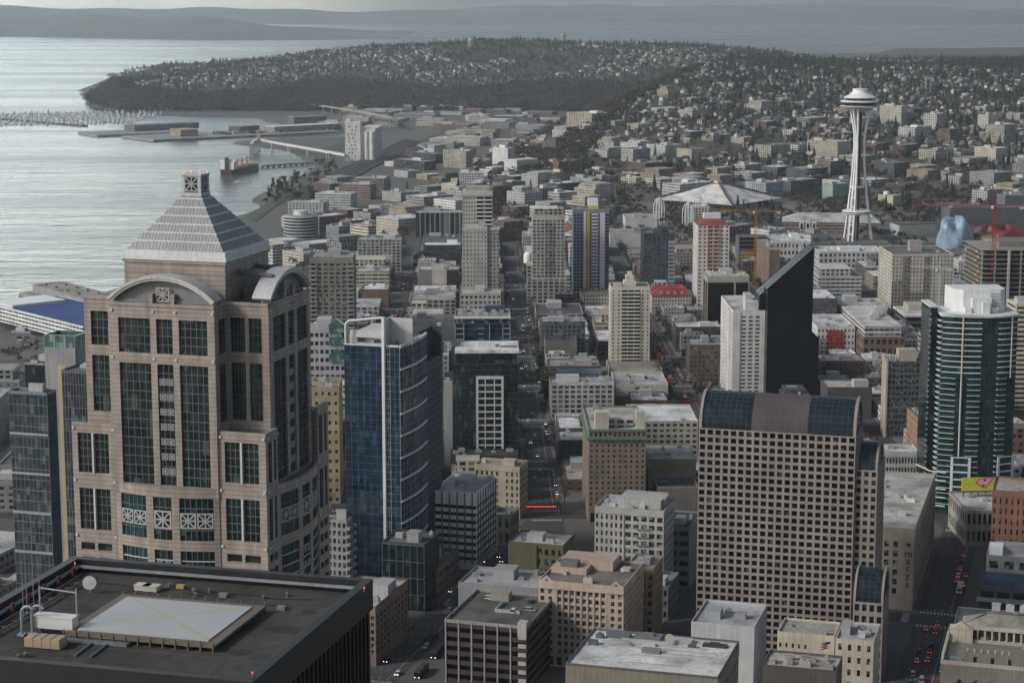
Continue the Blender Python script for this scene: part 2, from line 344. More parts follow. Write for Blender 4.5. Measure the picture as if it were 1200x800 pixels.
class Bld:
    def __init__(s, name, label, cat, cx, cy, w, d, h, a, color, z0=0.0, mat='wall', group=None, short=None, rec=0.45):
        s.w, s.d, s.h, s.a, s.color, s.mat, s.rec = w, d, h, a, color, mat, rec
        s.root = thing(name, label, cat, (cx, cy, z0), -a, group)
        s.wall = MB(); s.panes = []; s.done = set(); s.extra = {}; s.glz = None
        s.fr = {'F': Frame(-w/2, -d/2, 1, 0, w), 'R': Frame(w/2, -d/2+rec, 0, 1, d-2*rec), 'B': Frame(w/2, d/2, -1, 0, w), 'L': Frame(-w/2, d/2-rec, 0, -1, d-2*rec)}
        u, v = axes(a)
        s.world = lambda x, y, z=0: (cx + u[0]*x + v[0]*y, cy + u[1]*x + v[1]*y, z0+z)
        OCC.append([s.world(x, y)[:2] for x, y in ((-w/2-2, -d/2-2), (w/2+2, -d/2-2), (w/2+2, d/2+2), (-w/2-2, d/2+2))])
        if short:
            p = proj(*s.world(0, -d/2, h)); LAND.append((short, p[0], p[1]))
    def grid(s, f, nx, nz, z0=None, z1=None, wf=0.55, hf=0.55, u0=0.0, u1=None, mat='glass', sill=0.28, skip=None, fill=True, name='window'):
        fr = s.fr[f]; u1 = fr.w if u1 is None else u1; z0 = 0.0 if z0 is None else z0; z1 = s.h if z1 is None else z1
        cw = (u1-u0)/nx; ch = (z1-z0)/nz; ops = []
        for i in range(nx):
            for k in range(nz):
                if skip and skip(i, k): continue
                a = u0 + cw*(i+0.5-wf/2); za = z0 + ch*(k+sill)
                ops.append((a, a+cw*wf, za, za+ch*hf))
        panel_wall(s.wall, fr, u0, u1, z0, z1, ops, s.rec)
        for o in ops: s.pane(f, o, mat, name)
        s.done.add(f)
    def pane(s, f, o, mat, name='window', n=None):
        fr = s.fr[f]; n = (-s.rec+0.06) if n is None else n
        x, y = fr.p((o[0]+o[1])/2, n)
        s.panes.append((o[1]-o[0]+0.08, o[3]-o[2]+0.08, mat, (x, y, (o[2]+o[3])/2), fr.ang, name))
    def solid(s, f, u0=None, u1=None, z0=0.0, z1=None, n1=0.0):
        fr = s.fr[f]; s.wall.fbox(fr, 0 if u0 is None else u0, fr.w if u1 is None else u1, -s.rec, n1, z0, s.h if z1 is None else z1); s.done.add(f)
    def curtain(s, f, nx, nz, z0=0.0, z1=None, u0=0.0, u1=None, mat='glass_dark', mull=(0.25, 0.27, 0.28), t=0.12, band=0.0, proud=0.12, name='glazing', nband=None):
        fr = s.fr[f]; u1 = fr.w if u1 is None else u1; z1 = s.h if z1 is None else z1
        g = s.extra.setdefault((name, mat, None), MB()); g.fbox(fr, u0, u1, -s.rec, -0.05, z0, z1)
        q = s.extra.setdefault(('mullion_grid', 'trim', mull), MB())
        for i in range(nx+1):
            u = u0+(u1-u0)*i/nx; u = min(max(u, u0+t/2), u1-t/2); q.fbox(fr, u-t/2, u+t/2, -0.047, proud*0.6, z0+0.01, z1-0.01)
        for k in range(nz+1):
            z = z0+(z1-z0)*k/nz; z = min(max(z, z0+t/2), z1-t/2); q.fbox(fr, u0+0.015, u1-0.015, -0.045, proud, z-t/2-band/2, z+t/2+band/2)
        s.done.add(f)
    def part(s, name, mb, mat, color=None, parent=None): return mb.build(name, mat, parent or s.root, color)
    def roof(s, color=(0.3, 0.3, 0.3), ph=1.0, pt=0.35, units=3, seed=0, ucol=(0.4, 0.4, 0.4), pcol=None, big=True):
        w, d, h = s.w, s.d, s.h
        p = MB()
        p.box(-w/2, w/2, -d/2, -d/2+pt, h+0.002, h+ph); p.box(-w/2, w/2, d/2-pt, d/2, h+0.002, h+ph)
        p.box(-w/2, -w/2+pt, -d/2+pt, d/2-pt, h+0.002, h+ph); p.box(w/2-pt, w/2, -d/2+pt, d/2-pt, h+0.002, h+ph)
        p.build('parapet', s.mat, s.root, pcol or s.color)
        MB().box(-w/2+pt+0.01, w/2-pt-0.01, -d/2+pt+0.01, d/2-pt-0.01, h+0.004, h+0.12).build('roof', 'roof', s.root, color)
        rr = random.Random(seed + int(w*13+d*7)); taken = []
        for i in range(units):
            uw, ud, uh = (rr.uniform(0.2, 0.38)*w, rr.uniform(0.2, 0.38)*d, rr.uniform(2.6, 4.5)) if (i == 0 and big) else (rr.uniform(1.4, 4.2), rr.uniform(1.2, 3.4), rr.uniform(0.8, 2.2))
            uw = min(uw, w*0.5); ud = min(ud, d*0.5)
            for _ in range(6):
                x = rr.uniform(-w/2+uw/2+1, w/2-uw/2-1) if w > uw+2 else 0; y = rr.uniform(-d/2+ud/2+1, d/2-ud/2-1) if d > ud+2 else 0
                if all(abs(x-t[0]) > (uw+t[2])/2+0.2 or abs(y-t[1]) > (ud+t[3])/2+0.2 for t in taken):
                    taken.append((x, y, uw, ud))
                    k = 0 if (i == 0 and big) else rr.choice((0, 1, 2)); c = rr.uniform(0.7, 1.25)
                    put(unit_mesh(uw, ud, uh, k), 'penthouse' if (i == 0 and big) else 'rooftop_unit', s.root, tuple(q*c for q in ucol), (x, y, h+0.12)); break
    def finish(s, core=True):
        w, d, h, r = s.w, s.d, s.h, s.rec
        if core: s.wall.box(-w/2+r, w/2-r, -d/2+r, d/2-r, 0, h-0.003)
        for f in 'FRBL':
            if f not in s.done: s.solid(f)
        s.wall.build('wall', s.mat, s.root, s.color)
        for (nm, mat, col), mb in s.extra.items(): mb.build(nm, mat, s.root, col)
        def key(p):
            wx, wy, wz = s.world(*p[3][:2], p[3][2]); t = p[4] - pi/2 - s.a
            fx = -(cos(t)*wx + sin(t)*wy)/math.hypot(wx, wy)
            return -p[0]*p[1]*max(fx, 0)/(wx*wx+wy*wy)
        by = {}
        for p in s.panes: by.setdefault(p[5], []).append(p)
        for nm, L in by.items():
            L.sort(key=key)
            for p in L[:100]: put(pane_mesh(p[0], p[1], p[2]), nm, s.root, None, p[3], p[4])
            rest = {}
            for p in L[100:]:
                fr = Frame(p[3][0], p[3][1], cos(p[4]), sin(p[4]), 1)
                rest.setdefault(p[2], MB()).fbox(fr, -p[0]/2, p[0]/2, -0.035, 0.035, p[3][2]-p[1]/2, p[3][2]+p[1]/2)
            for mat, mb in rest.items(): struct(mb.build(nm + '_field', mat, s.root), 'stuff')
        return s
def solve(xc, yt, yb, xl, xs, a, side='R', w=None, d=None, h=None, zb=0.0):
    """footprint from the photograph: roof corner nearest to us, its foot line, the far ends of both faces"""
    u, v = axes(a); x = xc
    if h is None:
        for _ in range(12):
            P = gp(x, yb, zb); lo, hi = zb, CAMZ+80
            for _ in range(40):
                m = (lo+hi)/2
                if proj(P[0], P[1], m)[1] > yt: lo = m
                else: hi = m
            hh = lo; x += xc - proj(P[0], P[1], hh)[0]
    else:
        hh = h; P = gp(xc, yt, hh)
    su = -1 if side == 'R' else 1
    def far(dr, target, lim=220):
        lo, hi = 0.5, lim; s0 = proj(P[0], P[1], hh)[0]
        f = lambda t: proj(P[0]+dr[0]*t, P[1]+dr[1]*t, hh)[0]
        sg = 1 if f(5) > s0 else -1
        for _ in range(40):
            m = (lo+hi)/2
            if (f(m)-target)*sg < 0: lo = m
            else: hi = m
        return lo
    if w is None: w = far((u[0]*su, u[1]*su), xl)
    if d is None: d = far(v, xs)
    cx = P[0] + u[0]*su*w/2 + v[0]*d/2; cy = P[1] + u[1]*su*w/2 + v[1]*d/2
    return cx, cy, w, d, hh-zb
def tower(name, label, cat, spec, color, short=None, mat='wall', rec=0.45, **kw):
    cx, cy, w, d, h = solve(**spec)
    return Bld(name, label, cat, cx, cy, w, d, h, spec['a'], color, z0=spec.get('zb', 0.0), mat=mat, short=short, rec=rec, **kw)
def S(xc, yt, yb, xl, xs=None, a=BT, side='R', **kw): return dict(xc=xc, yt=yt, yb=yb, xl=xl, xs=xs, a=a, side=side, **kw)
# ---- terrain
WZ = -33.0
COAST = [(-1500, 900), (-900, 1500)] + [gp(*q, WZ) for q in ((-60, 404), (0, 398), (60, 392), (105, 380), (175, 340), (240, 298), (262, 268), (274, 254), (292, 248), (305, 243), (296, 238), (292, 234),
    (300, 229), (313, 224), (330, 213), (350, 206), (367, 197), (364, 193), (352, 187), (340, 179), (327, 175.5), (305, 173.5), (285, 171), (268, 168), (285, 165), (330, 163), (404, 160.5), (404, 156.5),
    (345, 157), (330, 146), (308, 143), (306, 139), (207, 137.5), (150, 133), (110, 126), (96, 116))] + [(-1330, 6300), (-1150, 7300), (-600, 8300), (300, 9300), (12000, 9300), (12000, -600), (-1500, -600)]
def in_poly(px, py, poly):
    ins = np.zeros(px.shape, bool); n = len(poly)
    for i in range(n):
        x0, y0 = poly[i]; x1, y1 = poly[(i+1) % n]
        if y0 == y1: continue
        c = ((y0 > py) != (y1 > py)) & (px < (x1-x0)*(py-y0)/(y1-y0)+x0); ins ^= c
    return ins
def dist_poly(px, py, poly):
    d = np.full(px.shape, 1e9); n = len(poly)
    for i in range(n):
        x0, y0 = poly[i]; x1, y1 = poly[(i+1) % n]; dx, dy = x1-x0, y1-y0; L = dx*dx+dy*dy+1e-9
        t = np.clip(((px-x0)*dx+(py-y0)*dy)/L, 0, 1); d = np.minimum(d, np.hypot(px-x0-t*dx, py-y0-t*dy))
    return np.where(in_poly(px, py, poly), d, -d)
def sm(t): t = np.clip(t, 0, 1); return t*t*(3-2*t)
def smn(x, y):
    return (np.sin(x*0.0041+1.3)*np.cos(y*0.0033-0.4) + 0.6*np.sin(x*0.009-y*0.0072+2.0) + 0.35*np.sin(x*0.021+y*0.017))
def terrain(x, y):
    x = np.asarray(x, float); y = np.asarray(y, float)
    sd = dist_poly(x, y, COAST)
    base = np.where(sd > 0, np.minimum(-30.6, -32.8+sd*0.18), np.maximum(-46.0, WZ+sd*0.4))
    inl = sm((sd-60)/240.0)
    rail = sm((x - (-330 + (y-2250)*0.28))/130.0)                     # the flat by the bay runs up the west side of the hill
    city = np.where(y < 2150, inl, np.minimum(inl, rail))
    z = base + (0-base)*np.where(sd > 0, city, 0)
    xw = -110 + (y-3600)*0.17
    q = sm((y-2850)/2000.0)*0.86 + 0.14*sm((y-2900)/500.0)
    hill = 112*q*sm((x-xw)/(300 + 0.05*np.maximum(y-3600, 0))) * (1-0.26*sm((x-380)/420)) + 7*smn(x, y)*sm((y-3000)/700.)*sm((x-xw)/300)
    hill = hill*(1-0.75*sm((y-5300)/1800))
    z = np.where(sd > 0, z + hill, z)
    lf = sm((-x-450)/500.); mg = (40 + 84*sm((x+1180)/850.0))*sm((sd-4)/(330.0-230*lf))*((1-lf)*sm((y-5230-0.06*np.abs(x+300))/1350.0)+lf*sm((y-5230)/420.))*(1-0.8*sm((y-6600)/1300)) + 9*smn(x*1.3, y*1.3+900)*sm((y-5600)/500.)
    mg = mg*sm((1500-x)/900.)
    z = np.where((sd > 0) & (y > 5200), np.maximum(z, -30+mg), z)
    return z
def tz(x, y): return float(terrain(np.array([x]), np.array([y]))[0])
xs_ = np.concatenate([np.arange(-2600, -800, 60), np.arange(-800, 1000, 20), np.arange(1000, 3200, 60)])
ys_ = np.concatenate([np.arange(150, 1900, 50), np.arange(1900, 4000, 20), np.arange(4000, 6800, 32), np.arange(6800, 9400, 90)])
GX, GY = np.meshgrid(xs_, ys_); GZ = terrain(GX, GY)
def grid_mesh(name, X, Y, Z, mat):
    me = bpy.data.meshes.new(name); r, c = X.shape
    V = np.stack([X, Y, Z], -1).reshape(-1, 3).astype(np.float32); i = np.arange(r*c).reshape(r, c)
    F = np.stack([i[:-1, :-1], i[:-1, 1:], i[1:, 1:], i[1:, :-1]], -1).reshape(-1, 4).astype(np.int32)
    me.vertices.add(len(V)); me.vertices.foreach_set('co', V.ravel()); me.loops.add(F.size); me.loops.foreach_set('vertex_index', F.ravel())
    me.polygons.add(len(F)); me.polygons.foreach_set('loop_start', np.arange(0, F.size, 4)); me.polygons.foreach_set('loop_total', np.full(len(F), 4))
    me.materials.append(MATS[mat]); me.update(calc_edges=True); return me
def tz(x, y):
    i = min(max(int(np.searchsorted(xs_, x))-1, 0), len(xs_)-2); j = min(max(int(np.searchsorted(ys_, y))-1, 0), len(ys_)-2)
    a = min(max((x-xs_[i])/(xs_[i+1]-xs_[i]), 0), 1); b = min(max((y-ys_[j])/(ys_[j+1]-ys_[j]), 0), 1)
    return float((GZ[j, i]*(1-a)+GZ[j, i+1]*a)*(1-b) + (GZ[j+1, i]*(1-a)+GZ[j+1, i+1]*a)*b)
struct(put(grid_mesh('ground', GX, GY, GZ, 'ground'), 'ground'))
wx_ = np.concatenate([np.linspace(-12000, 12000, 5)]); wy_ = np.array([-600., 2000, 6000, 12000, 20000, 26000])
WX, WY = np.meshgrid(wx_*2.2, wy_); struct(put(grid_mesh('water', WX, WY, np.full(WX.shape, WZ), 'water'), 'water'))
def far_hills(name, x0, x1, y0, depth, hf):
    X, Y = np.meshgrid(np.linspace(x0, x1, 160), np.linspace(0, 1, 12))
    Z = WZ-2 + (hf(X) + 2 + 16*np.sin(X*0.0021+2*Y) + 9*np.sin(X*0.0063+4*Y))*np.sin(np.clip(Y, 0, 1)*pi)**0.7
    struct(put(grid_mesh(name, X, Y*depth + y0 + 500*np.sin(X*0.0012), np.maximum(Z, WZ-4), 'hillfar_haze_tint'), name))
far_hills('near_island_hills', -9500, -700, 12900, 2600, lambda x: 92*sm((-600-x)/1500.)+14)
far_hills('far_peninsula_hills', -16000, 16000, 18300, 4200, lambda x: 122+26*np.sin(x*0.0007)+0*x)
def slab(name, pts, z0, z1, mat, color=None):
    return struct(MB().prism(pts, z0, z1).build(name, mat, None, color))
def quadpx(a, b, wid, z):        # strip between two surveyed points, given width to the left
    A, B = gp(*a, z), gp(*b, z); dx, dy = B[0]-A[0], B[1]-A[1]; L = math.hypot(dx, dy); n = (-dy/L*wid, dx/L*wid)
    return [A, B, (B[0]+n[0], B[1]+n[1]), (A[0]+n[0], A[1]+n[1])]
slab('breakwater', quadpx((-30, 137), (97, 147.5), 14, -31), -38, -30.2, 'railbed')
slab('cruise_pier', quadpx((114, 158.5), (232, 154), 120, -29), -40, -29.2, 'concrete')
slab('cargo_pier', quadpx((180, 164), (402, 153.5), 150, -29), -40, -29.0, 'concrete')
# ---- streets
RZ = 0.05
def road_strip(name, p, q, w, z=RZ, mat='asphalt'):
    dx, dy = q[0]-p[0], q[1]-p[1]; L = math.hypot(dx, dy); ux, uy = dx/L, dy/L; n = max(2, int(L/40)); A = []; B = []
    for i in range(n+1):
        x, y = p[0]+dx*i/n, p[1]+dy*i/n; a = (x+uy*w/2, y-ux*w/2); b = (x-uy*w/2, y+ux*w/2)
        c = tz(x, y)
        if c < -27: continue
        e = 0 if c > -0.02 else 0.35
        A.append((*a, tz(*a)+z+e)); B.append((*b, tz(*b)+z+e))
    return struct(MB().strip(A, B).build(name, mat))
SEAM = 1046.0
AX0, AY0, ASP = 18.0, 1067.0, 107.0
def ave_x(k, y): return AX0 + (y-AY0)*sin(BT) + ASP*k
CROSS = [1060.0 + 117.0*j for j in range(0, 15)]
PAV_Z = 0.15
AVES = range(-4, 10)
for k in AVES:
    road_strip('avenue', (ave_x(k, SEAM-20), SEAM-20), (ave_x(k, 2780), 2780), 17.5, RZ)
for j, yc in enumerate(CROSS):
    xl_ = ave_x(-2 if yc > 1700 else -4, yc); road_strip('cross_street', (xl_, yc), (ave_x(9, yc), yc+0.0), 13.5, RZ-0.02)
Du, Dv = axes(DT)
DA0 = gp(525, 715); DSP = 106.5
def dav(k, t): return (DA0[0] + Du[0]*DSP*k + Dv[0]*t, DA0[1] + Du[1]*DSP*k + Dv[1]*t)
def t_at_y(k, y): return (y - DA0[1] - Du[1]*DSP*k)/Dv[1]
for k in range(-3, 5):
    road_strip('downtown_avenue', dav(k, -420), dav(k, t_at_y(k, SEAM+8)), 18.5, RZ+0.03)
DCR = [t_at_y(0, 797)-12, t_at_y(0, 936), t_at_y(0, 936)-245, t_at_y(0, 936)-345]
for t in DCR:
    road_strip('downtown_cross_street', dav(-3.5, t), dav(4.5, t), 14, RZ+0.015)
def block(poly):
    return struct(MB().prism(poly, -0.4, PAV_Z).build('pavement', 'pavement'))
BLOCKS = []
for k in range(-5, 9):
    for j in range(len(CROSS)-1):
        y0, y1 = CROSS[j]+6.8, CROSS[j+1]-6.8
        P = [(ave_x(k, y0)+8.8, y0), (ave_x(k+1, y0)-8.8, y0), (ave_x(k+1, y1)-8.8, y1), (ave_x(k, y1)+8.8, y1)]
        zs = [tz(*p) for p in P]
        if min(zs) > -0.05: block(P); BLOCKS.append((k, j, P, 0.0))
        elif min(zs) > -29.5 and CROSS[j] > 1500: BLOCKS.append((k, j, P, None))
def marks(center, heading, width, z=RZ+0.012):
    pass
def crosswalk(cx, cy, a, wid, across, n=11, name='crosswalk'):
    u, v = axes(a); b = MB()
    for i in range(n):
        o = (i+0.5)/n*across - across/2; fr = Frame(cx+u[0]*(o-0.42), cy+u[1]*(o-0.42), u[0], u[1], 0.84)
        a0, a1 = fr.p(0, -wid/2), fr.p(0.84, -wid/2); b0, b1 = fr.p(0, wid/2), fr.p(0.84, wid/2)
        b.face([(*b0, RZ+0.06), (*b1, RZ+0.06), (*a1, RZ+0.06), (*a0, RZ+0.06)])
    return struct(b.build(name, 'marking'))
def lane_lines(p, q, offs, dash=3.0, gap=9.0, w=0.22, name='lane_marking', mat='marking'):
    dx, dy = q[0]-p[0], q[1]-p[1]; L = math.hypot(dx, dy); ux, uy = dx/L, dy/L; b = MB()
    for o, solid in offs:
        t = 0
        while t < L-dash:
            e = L if solid else t+dash
            P = [(p[0]+ux*s+uy*(o+h), p[1]+uy*s-ux*(o+h), RZ+0.06) for s, h in ((t, w/2), (e, w/2), (e, -w/2), (t, -w/2))]
            b.face(P); t = e + gap if not solid else L
    return struct(b.build(name, mat))
for k in (-1, 0, 1):
    for j in range(0, 11):
        if j < len(CROSS)-1: lane_lines((ave_x(k, CROSS[j]+12), CROSS[j]+12), (ave_x(k, CROSS[j+1]-12), CROSS[j+1]-12), [(-5.4, False), (-2.2, False), (1.0, False), (4.6, True)])
        for s in (-1, 1):
            yy = CROSS[j]+s*9.6; crosswalk(ave_x(k, yy), yy, BT, 3.4, 16)
for k, sp in ((0, (-5, 0)), (2, (-4, 0))):
    for t in (DCR[0], DCR[1]):
        for s in (-1, 1):
            p = dav(k, t+s*10); crosswalk(p[0], p[1], DT, 3.4, 16.5)
    e = t_at_y(k, SEAM-22); lane_lines(dav(k, DCR[0]+13), dav(k, DCR[1]-13), [(-5.2, False), (-1.8, False), (1.6, False), (5.2, True)])
    lane_lines(dav(k, DCR[1]+13), dav(k, e), [(-5.2, False), (-1.8, False), (1.6, False), (5.2, True)]); p = dav(k, e+4); crosswalk(p[0], p[1], DT, 3.4, 16.5)
    lane_lines(dav(k, DCR[2]+10), dav(k, DCR[0]-13), [(-5.2, False), (-1.8, False), (1.6, False)])
for t in DCR[:2]:
    for k in (0, 2):
        for s in (-1, 1):
            p = dav(k, t); crosswalk(p[0]+Du[0]*13.5*s, p[1]+Du[1]*13.5*s, DT+pi/2, 3.2, 13, 9)
# ---- 1: dark office tower in the foreground with its roof deck
ZR = 190.0
cR = gp(433, 694, ZR); cL = gp(88, 667, ZR); wR = math.hypot(cR[0]-cL[0], cR[1]-cL[1])
fR = gp(296, 797, ZR)
aR = math.atan2(-(cR[1]-cL[1]), cR[0]-cL[0]); u_, v_ = axes(aR); dR = 46.0
roofc = (cR[0]-u_[0]*wR/2-v_[0]*dR/2, cR[1]-u_[1]*wR/2-v_[1]*dR/2)
bt = Bld('office_tower', 'black metal clad office tower with flat dark roof and white helicopter pad', 'office tower', roofc[0], roofc[1], wR, dR, ZR, aR, (0.012, 0.012, 0.013), mat='darkmetal', rec=0.6, short='black roofed tower')
for f in 'FRB': bt.solid(f)
bt.finish()
w, d = wR, dR
fb = MB()
for f in ('F', 'R', 'B', 'L'):
    fr = bt.fr[f]; n = int(fr.w/1.6)
    for i in range(n): fb.fbox(fr, fr.w*(i+0.5)/n-0.2, fr.w*(i+0.5)/n+0.2, 0.003, 0.35, 0, ZR-2.6)
fb.build('cladding_fin', 'darkmetal', bt.root)
p = MB(); T = 0.9; ph = 2.0
p.box(-w/2-0.4, w/2+0.4, -d/2-0.4, -d/2+T, ZR-2.5, ZR+ph); p.box(-w/2-0.4, w/2+0.4, d/2-T, d/2+0.4, ZR-2.5, ZR+ph)
p.box(-w/2-0.4, -w/2+T, -d/2+T, d/2-T, ZR-2.5, ZR+ph); p.box(w/2-T, w/2+0.4, -d/2+T, d/2-T, ZR-2.5, ZR+ph)
p.build('parapet', 'darkmetal', bt.root)
q = MB(); e = 0.5
q.box(-w/2+T+0.02, w/2-T-0.02, d/2-T-e-0.5, d/2-T-0.5, ZR+0.9, ZR+1.25); q.box(w/2-T-e-0.35, w/2-T-0.35, -d/2+T, d/2-T-1.2, ZR+0.9, ZR+1.25)
q.box(-w/2+T+0.35, -w/2+T+0.35+e, -d/2+T, d/2-T-1.2, ZR+0.9, ZR+1.25)
q.build('washing_rail', 'metal', bt.root, (0.30, 0.33, 0.37))
MB().box(-w/2+T+0.01, w/2-T-0.01, -d/2+T+0.01, d/2-T-0.01, ZR-0.003, ZR+0.1).build('roof', 'roof', bt.root, (0.06, 0.056, 0.05))
def roof_local(px, py, z=ZR):
    P = gp(px, py, z); dx, dy = P[0]-roofc[0], P[1]-roofc[1]
    return (dx*u_[0]+dy*u_[1], dx*v_[0]+dy*v_[1])
hp = [roof_local(*c, ZR+1.3) for c in ((150, 698), (297, 711), (240, 751), (93, 735))]
X0, X1 = min(c[0] for c in hp)+0.0, max(c[0] for c in hp); Y0, Y1 = min(c[1] for c in hp), max(c[1] for c in hp)
X0 = (hp[0][0]+hp[3][0])/2; X1 = (hp[1][0]+hp[2][0])/2; Y1 = (hp[0][1]+hp[1][1])/2; Y0 = (hp[2][1]+hp[3][1])/2
hpd = MB().box(X0, X1, Y0, Y1, ZR+0.9, ZR+1.3).build('helipad', 'paint', bt.root, (0.40, 0.405, 0.41))
ed = MB(); g = 1.5
for a, b, c_, d_ in ((X0-g, X1+g, Y0-g, Y0-0.02), (X0-g, X1+g, Y1+0.02, Y1+g), (X0-g, X0-0.02, Y0-0.02, Y1+0.02), (X1+0.02, X1+g, Y0-0.02, Y1+0.02)): ed.box(a, b, c_, d_, ZR+0.75, ZR+1.12)
n = 12
for i in range(n+1):
    x = X0-g+0.2+(X1-X0+2*g-0.4)*i/n
    for y in (Y0-g, Y1+g): ed.box(x-0.08, x+0.08, y-0.12, y+0.12, ZR+0.1, ZR+1.6)
ed.build('pad_deck', 'trim', bt.root, (0.16, 0.13, 0.10))
cl = MB()
for (ax, ay, bx, by) in ((X0, Y0, X1, Y1), (X0, Y1, X1, Y0)):
    L = math.hypot(bx-ax, by-ay); nx_, ny_ = -(by-ay)/L*0.28, (bx-ax)/L*0.28
    z = ZR+1.304 + (0.004 if ay == Y1 else 0)
    cl.face([(ax+nx_*0+ (0.4 if bx > ax else 0), ay+(0.4 if by > ay else -0.4), z), (bx-0.4, by-(0.4 if by > ay else -0.4), z), (bx-0.4+nx_*2, by-(0.4 if by > ay else -0.4)+ny_*2, z), (ax+0.4+nx_*2, ay+(0.4 if by > ay else -0.4)+ny_*2, z)])
cl.build('pad_cross', 'paint', hpd, (0.42, 0.39, 0.22))
def onroof(px, py, z=ZR+0.1): return bt.world(*roof_local(px, py, z), z)
di = thing('satellite_dish', 'white round dish at the far left of the dark roof deck', 'dish', onroof(106, 695), -aR)
MB().tube((0, 0, 0), (0, 0, 1.3), 0.12, 8).build('mast', 'metal', di, (0.3, 0.3, 0.3))
dm = MB(); pr = [(0.02, 0), (0.5, 0.06), (0.95, 0.25), (1.0, 0.28)]; dm.lathe(pr, 20); dish = dm.build('reflector', 'paint', di, (0.7, 0.7, 0.69)); dish.location = (0, -0.2, 1.7); dish.rotation_euler = (R(80), 0, R(25))
fd = MB().tube((0, 0, 0.1), (0, 0, 0.9), 0.04, 6).build('feed_arm', 'metal', di, (0.3, 0.3, 0.3)); fd.location = (0, -0.2, 1.7); fd.rotation_euler = (R(80), 0, R(25))
bx = MB()
for i in range(4): bx.box(-2.6+1.3*i+0.03, -2.6+1.3*(i+1)-0.03, -1.2, 1.2, 0.15, 1.35); bx.box(-2.6+1.3*i+0.12, -2.6+1.3*(i+1)-0.12, -1.1, 1.1, 1.354, 1.42)
bx.box(-2.5, 2.5, -1.0, 1.0, 0.0, 0.147)
tag(bx.build('cooling_box', 'paint', None, (0.42, 0.33, 0.22), onroof(54, 757), -aR), 'tan box of four sections at the front edge of the dark roof deck', 'roof unit')
bm = thing('window_washing_crane', 'white window washing carriage with steel frame beside the helicopter pad', 'washing rig', onroof(66, 742), -aR)
MB().box(-2.9, 2.9, -0.9, 0.9, 0.9, 2.5).box(-3.0, 3.0, -1.0, 1.0, 2.503, 2.65).build('carriage', 'paint', bm, (0.62, 0.62, 0.60))
f2 = MB()
for x in (-2.2, 2.2): f2.box(x-0.15, x+0.15, -0.6, 0.6, 0, 0.897)
for x in (-2.6, 2.9): f2.tube((x, 0.6, 2.65), (x-0.2, 1.0, 6.2), 0.13, 8)
f2.tube((-2.8, 1.0, 6.0), (2.8, 1.0, 5.7), 0.12, 8); f2.build('frame', 'metal', bm, (0.28, 0.31, 0.34))
for k_, (x, y) in enumerate(((26, 744), (38, 743))):
    pn = MB(); pts = [(0, 0, 0), (0, 0, 3.2)] + [(1.0-1.0*cos(t), 0, 3.2+1.0*sin(t)) for t in (0.5, 1.0, 1.57, 2.0, 2.5)]
    for a, b in zip(pts, pts[1:]): pn.tube(a, b, 0.2, 8)
    pn.box(-0.5, 0.5, -0.5, 0.5, 0, 0.3)
    tag(pn.build('vent_pipe', 'metal', None, (0.30, 0.36, 0.40), onroof(x, y), -aR), ['leftmost of the two curved grey vent pipes at the left of the roof deck', 'curved grey vent pipe between its twin and the white washing carriage'][k_], 'vent pipe', 'curved vent pipes on the dark roof')
an = [(47, 712, 9, 'shortest'), (32, 720, 16, 'tallest'), (40, 716, 14, 'second tallest'), (28, 727, 11, 'leftmost')]
for x, y, hh, wd in an:
    tag(MB().tube((0, 0, 0), (0, 0, hh), 0.07, 6, 0.02).box(-0.25, 0.25, -0.25, 0.25, 0, 0.4).build('whip_antenna', 'metal', None, (0.32, 0.30, 0.28), onroof(x, y)), f'{wd} of the thin whip antennas at the left edge of the dark roof', 'antenna', 'whip antennas on the roof edge')
for i in range(9):
    y = -d/2+4+i*(d-9)/8; MB().box(-w/2+T+1.2, -w/2+T+1.5, y-0.4, y+0.4, ZR+0.1, ZR+1.9).build('red_davit', 'trim', bt.root, (0.10, 0.022, 0.02))
tr = MB()
for i in range(2):
    x = -w/2+T+2.2+i*1.7; tr.box(x-0.1, x+0.1, -d/2+2, d/2-4, ZR+0.5, ZR+0.7)
for i in range(14): tr.box(-w/2+T+2.1, -w/2+T+4.0, -d/2+3+i*(d-8)/14, -d/2+3.15+i*(d-8)/14, ZR+0.12, ZR+0.497)
tr.build('track', 'metal', bt.root, (0.13, 0.12, 0.11))
rp = MB(); a = roof_local(88, 770); b = roof_local(115, 750)
for o in (0, 2.2): rp.tube((a[0]+o, a[1], ZR+0.3), (b[0]+o, b[1], ZR+0.3), 0.16, 6)
c0 = roof_local(75, 751); rp.box(c0[0], c0[0]+9.5, c0[1]-0.6, c0[1]+0.6, ZR+0.15, ZR+0.55)
rp.build('pipe_run', 'metal', bt.root, (0.22, 0.24, 0.26))
for i, (x, y, c) in enumerate(((168, 691, (0.55, 0.52, 0.45)), (178, 692, (0.5, 0.48, 0.42)))):
    tag(MB().box(-1.1, 1.1, -0.8, 0.8, 0.12, 0.8).box(-1.2, 1.2, -0.9, 0.9, 0.803, 0.9).box(-1, -0.8, -0.7, 0.7, 0, 0.117).box(0.8, 1, -0.7, 0.7, 0, 0.117).build('roof_hatch', 'paint', None, c, onroof(x, y), -aR), ['cream hatch box behind the helicopter pad, nearer to the dish', 'cream hatch box behind the helicopter pad, farther from the dish'][i], 'roof hatch', 'hatches on the dark roof')
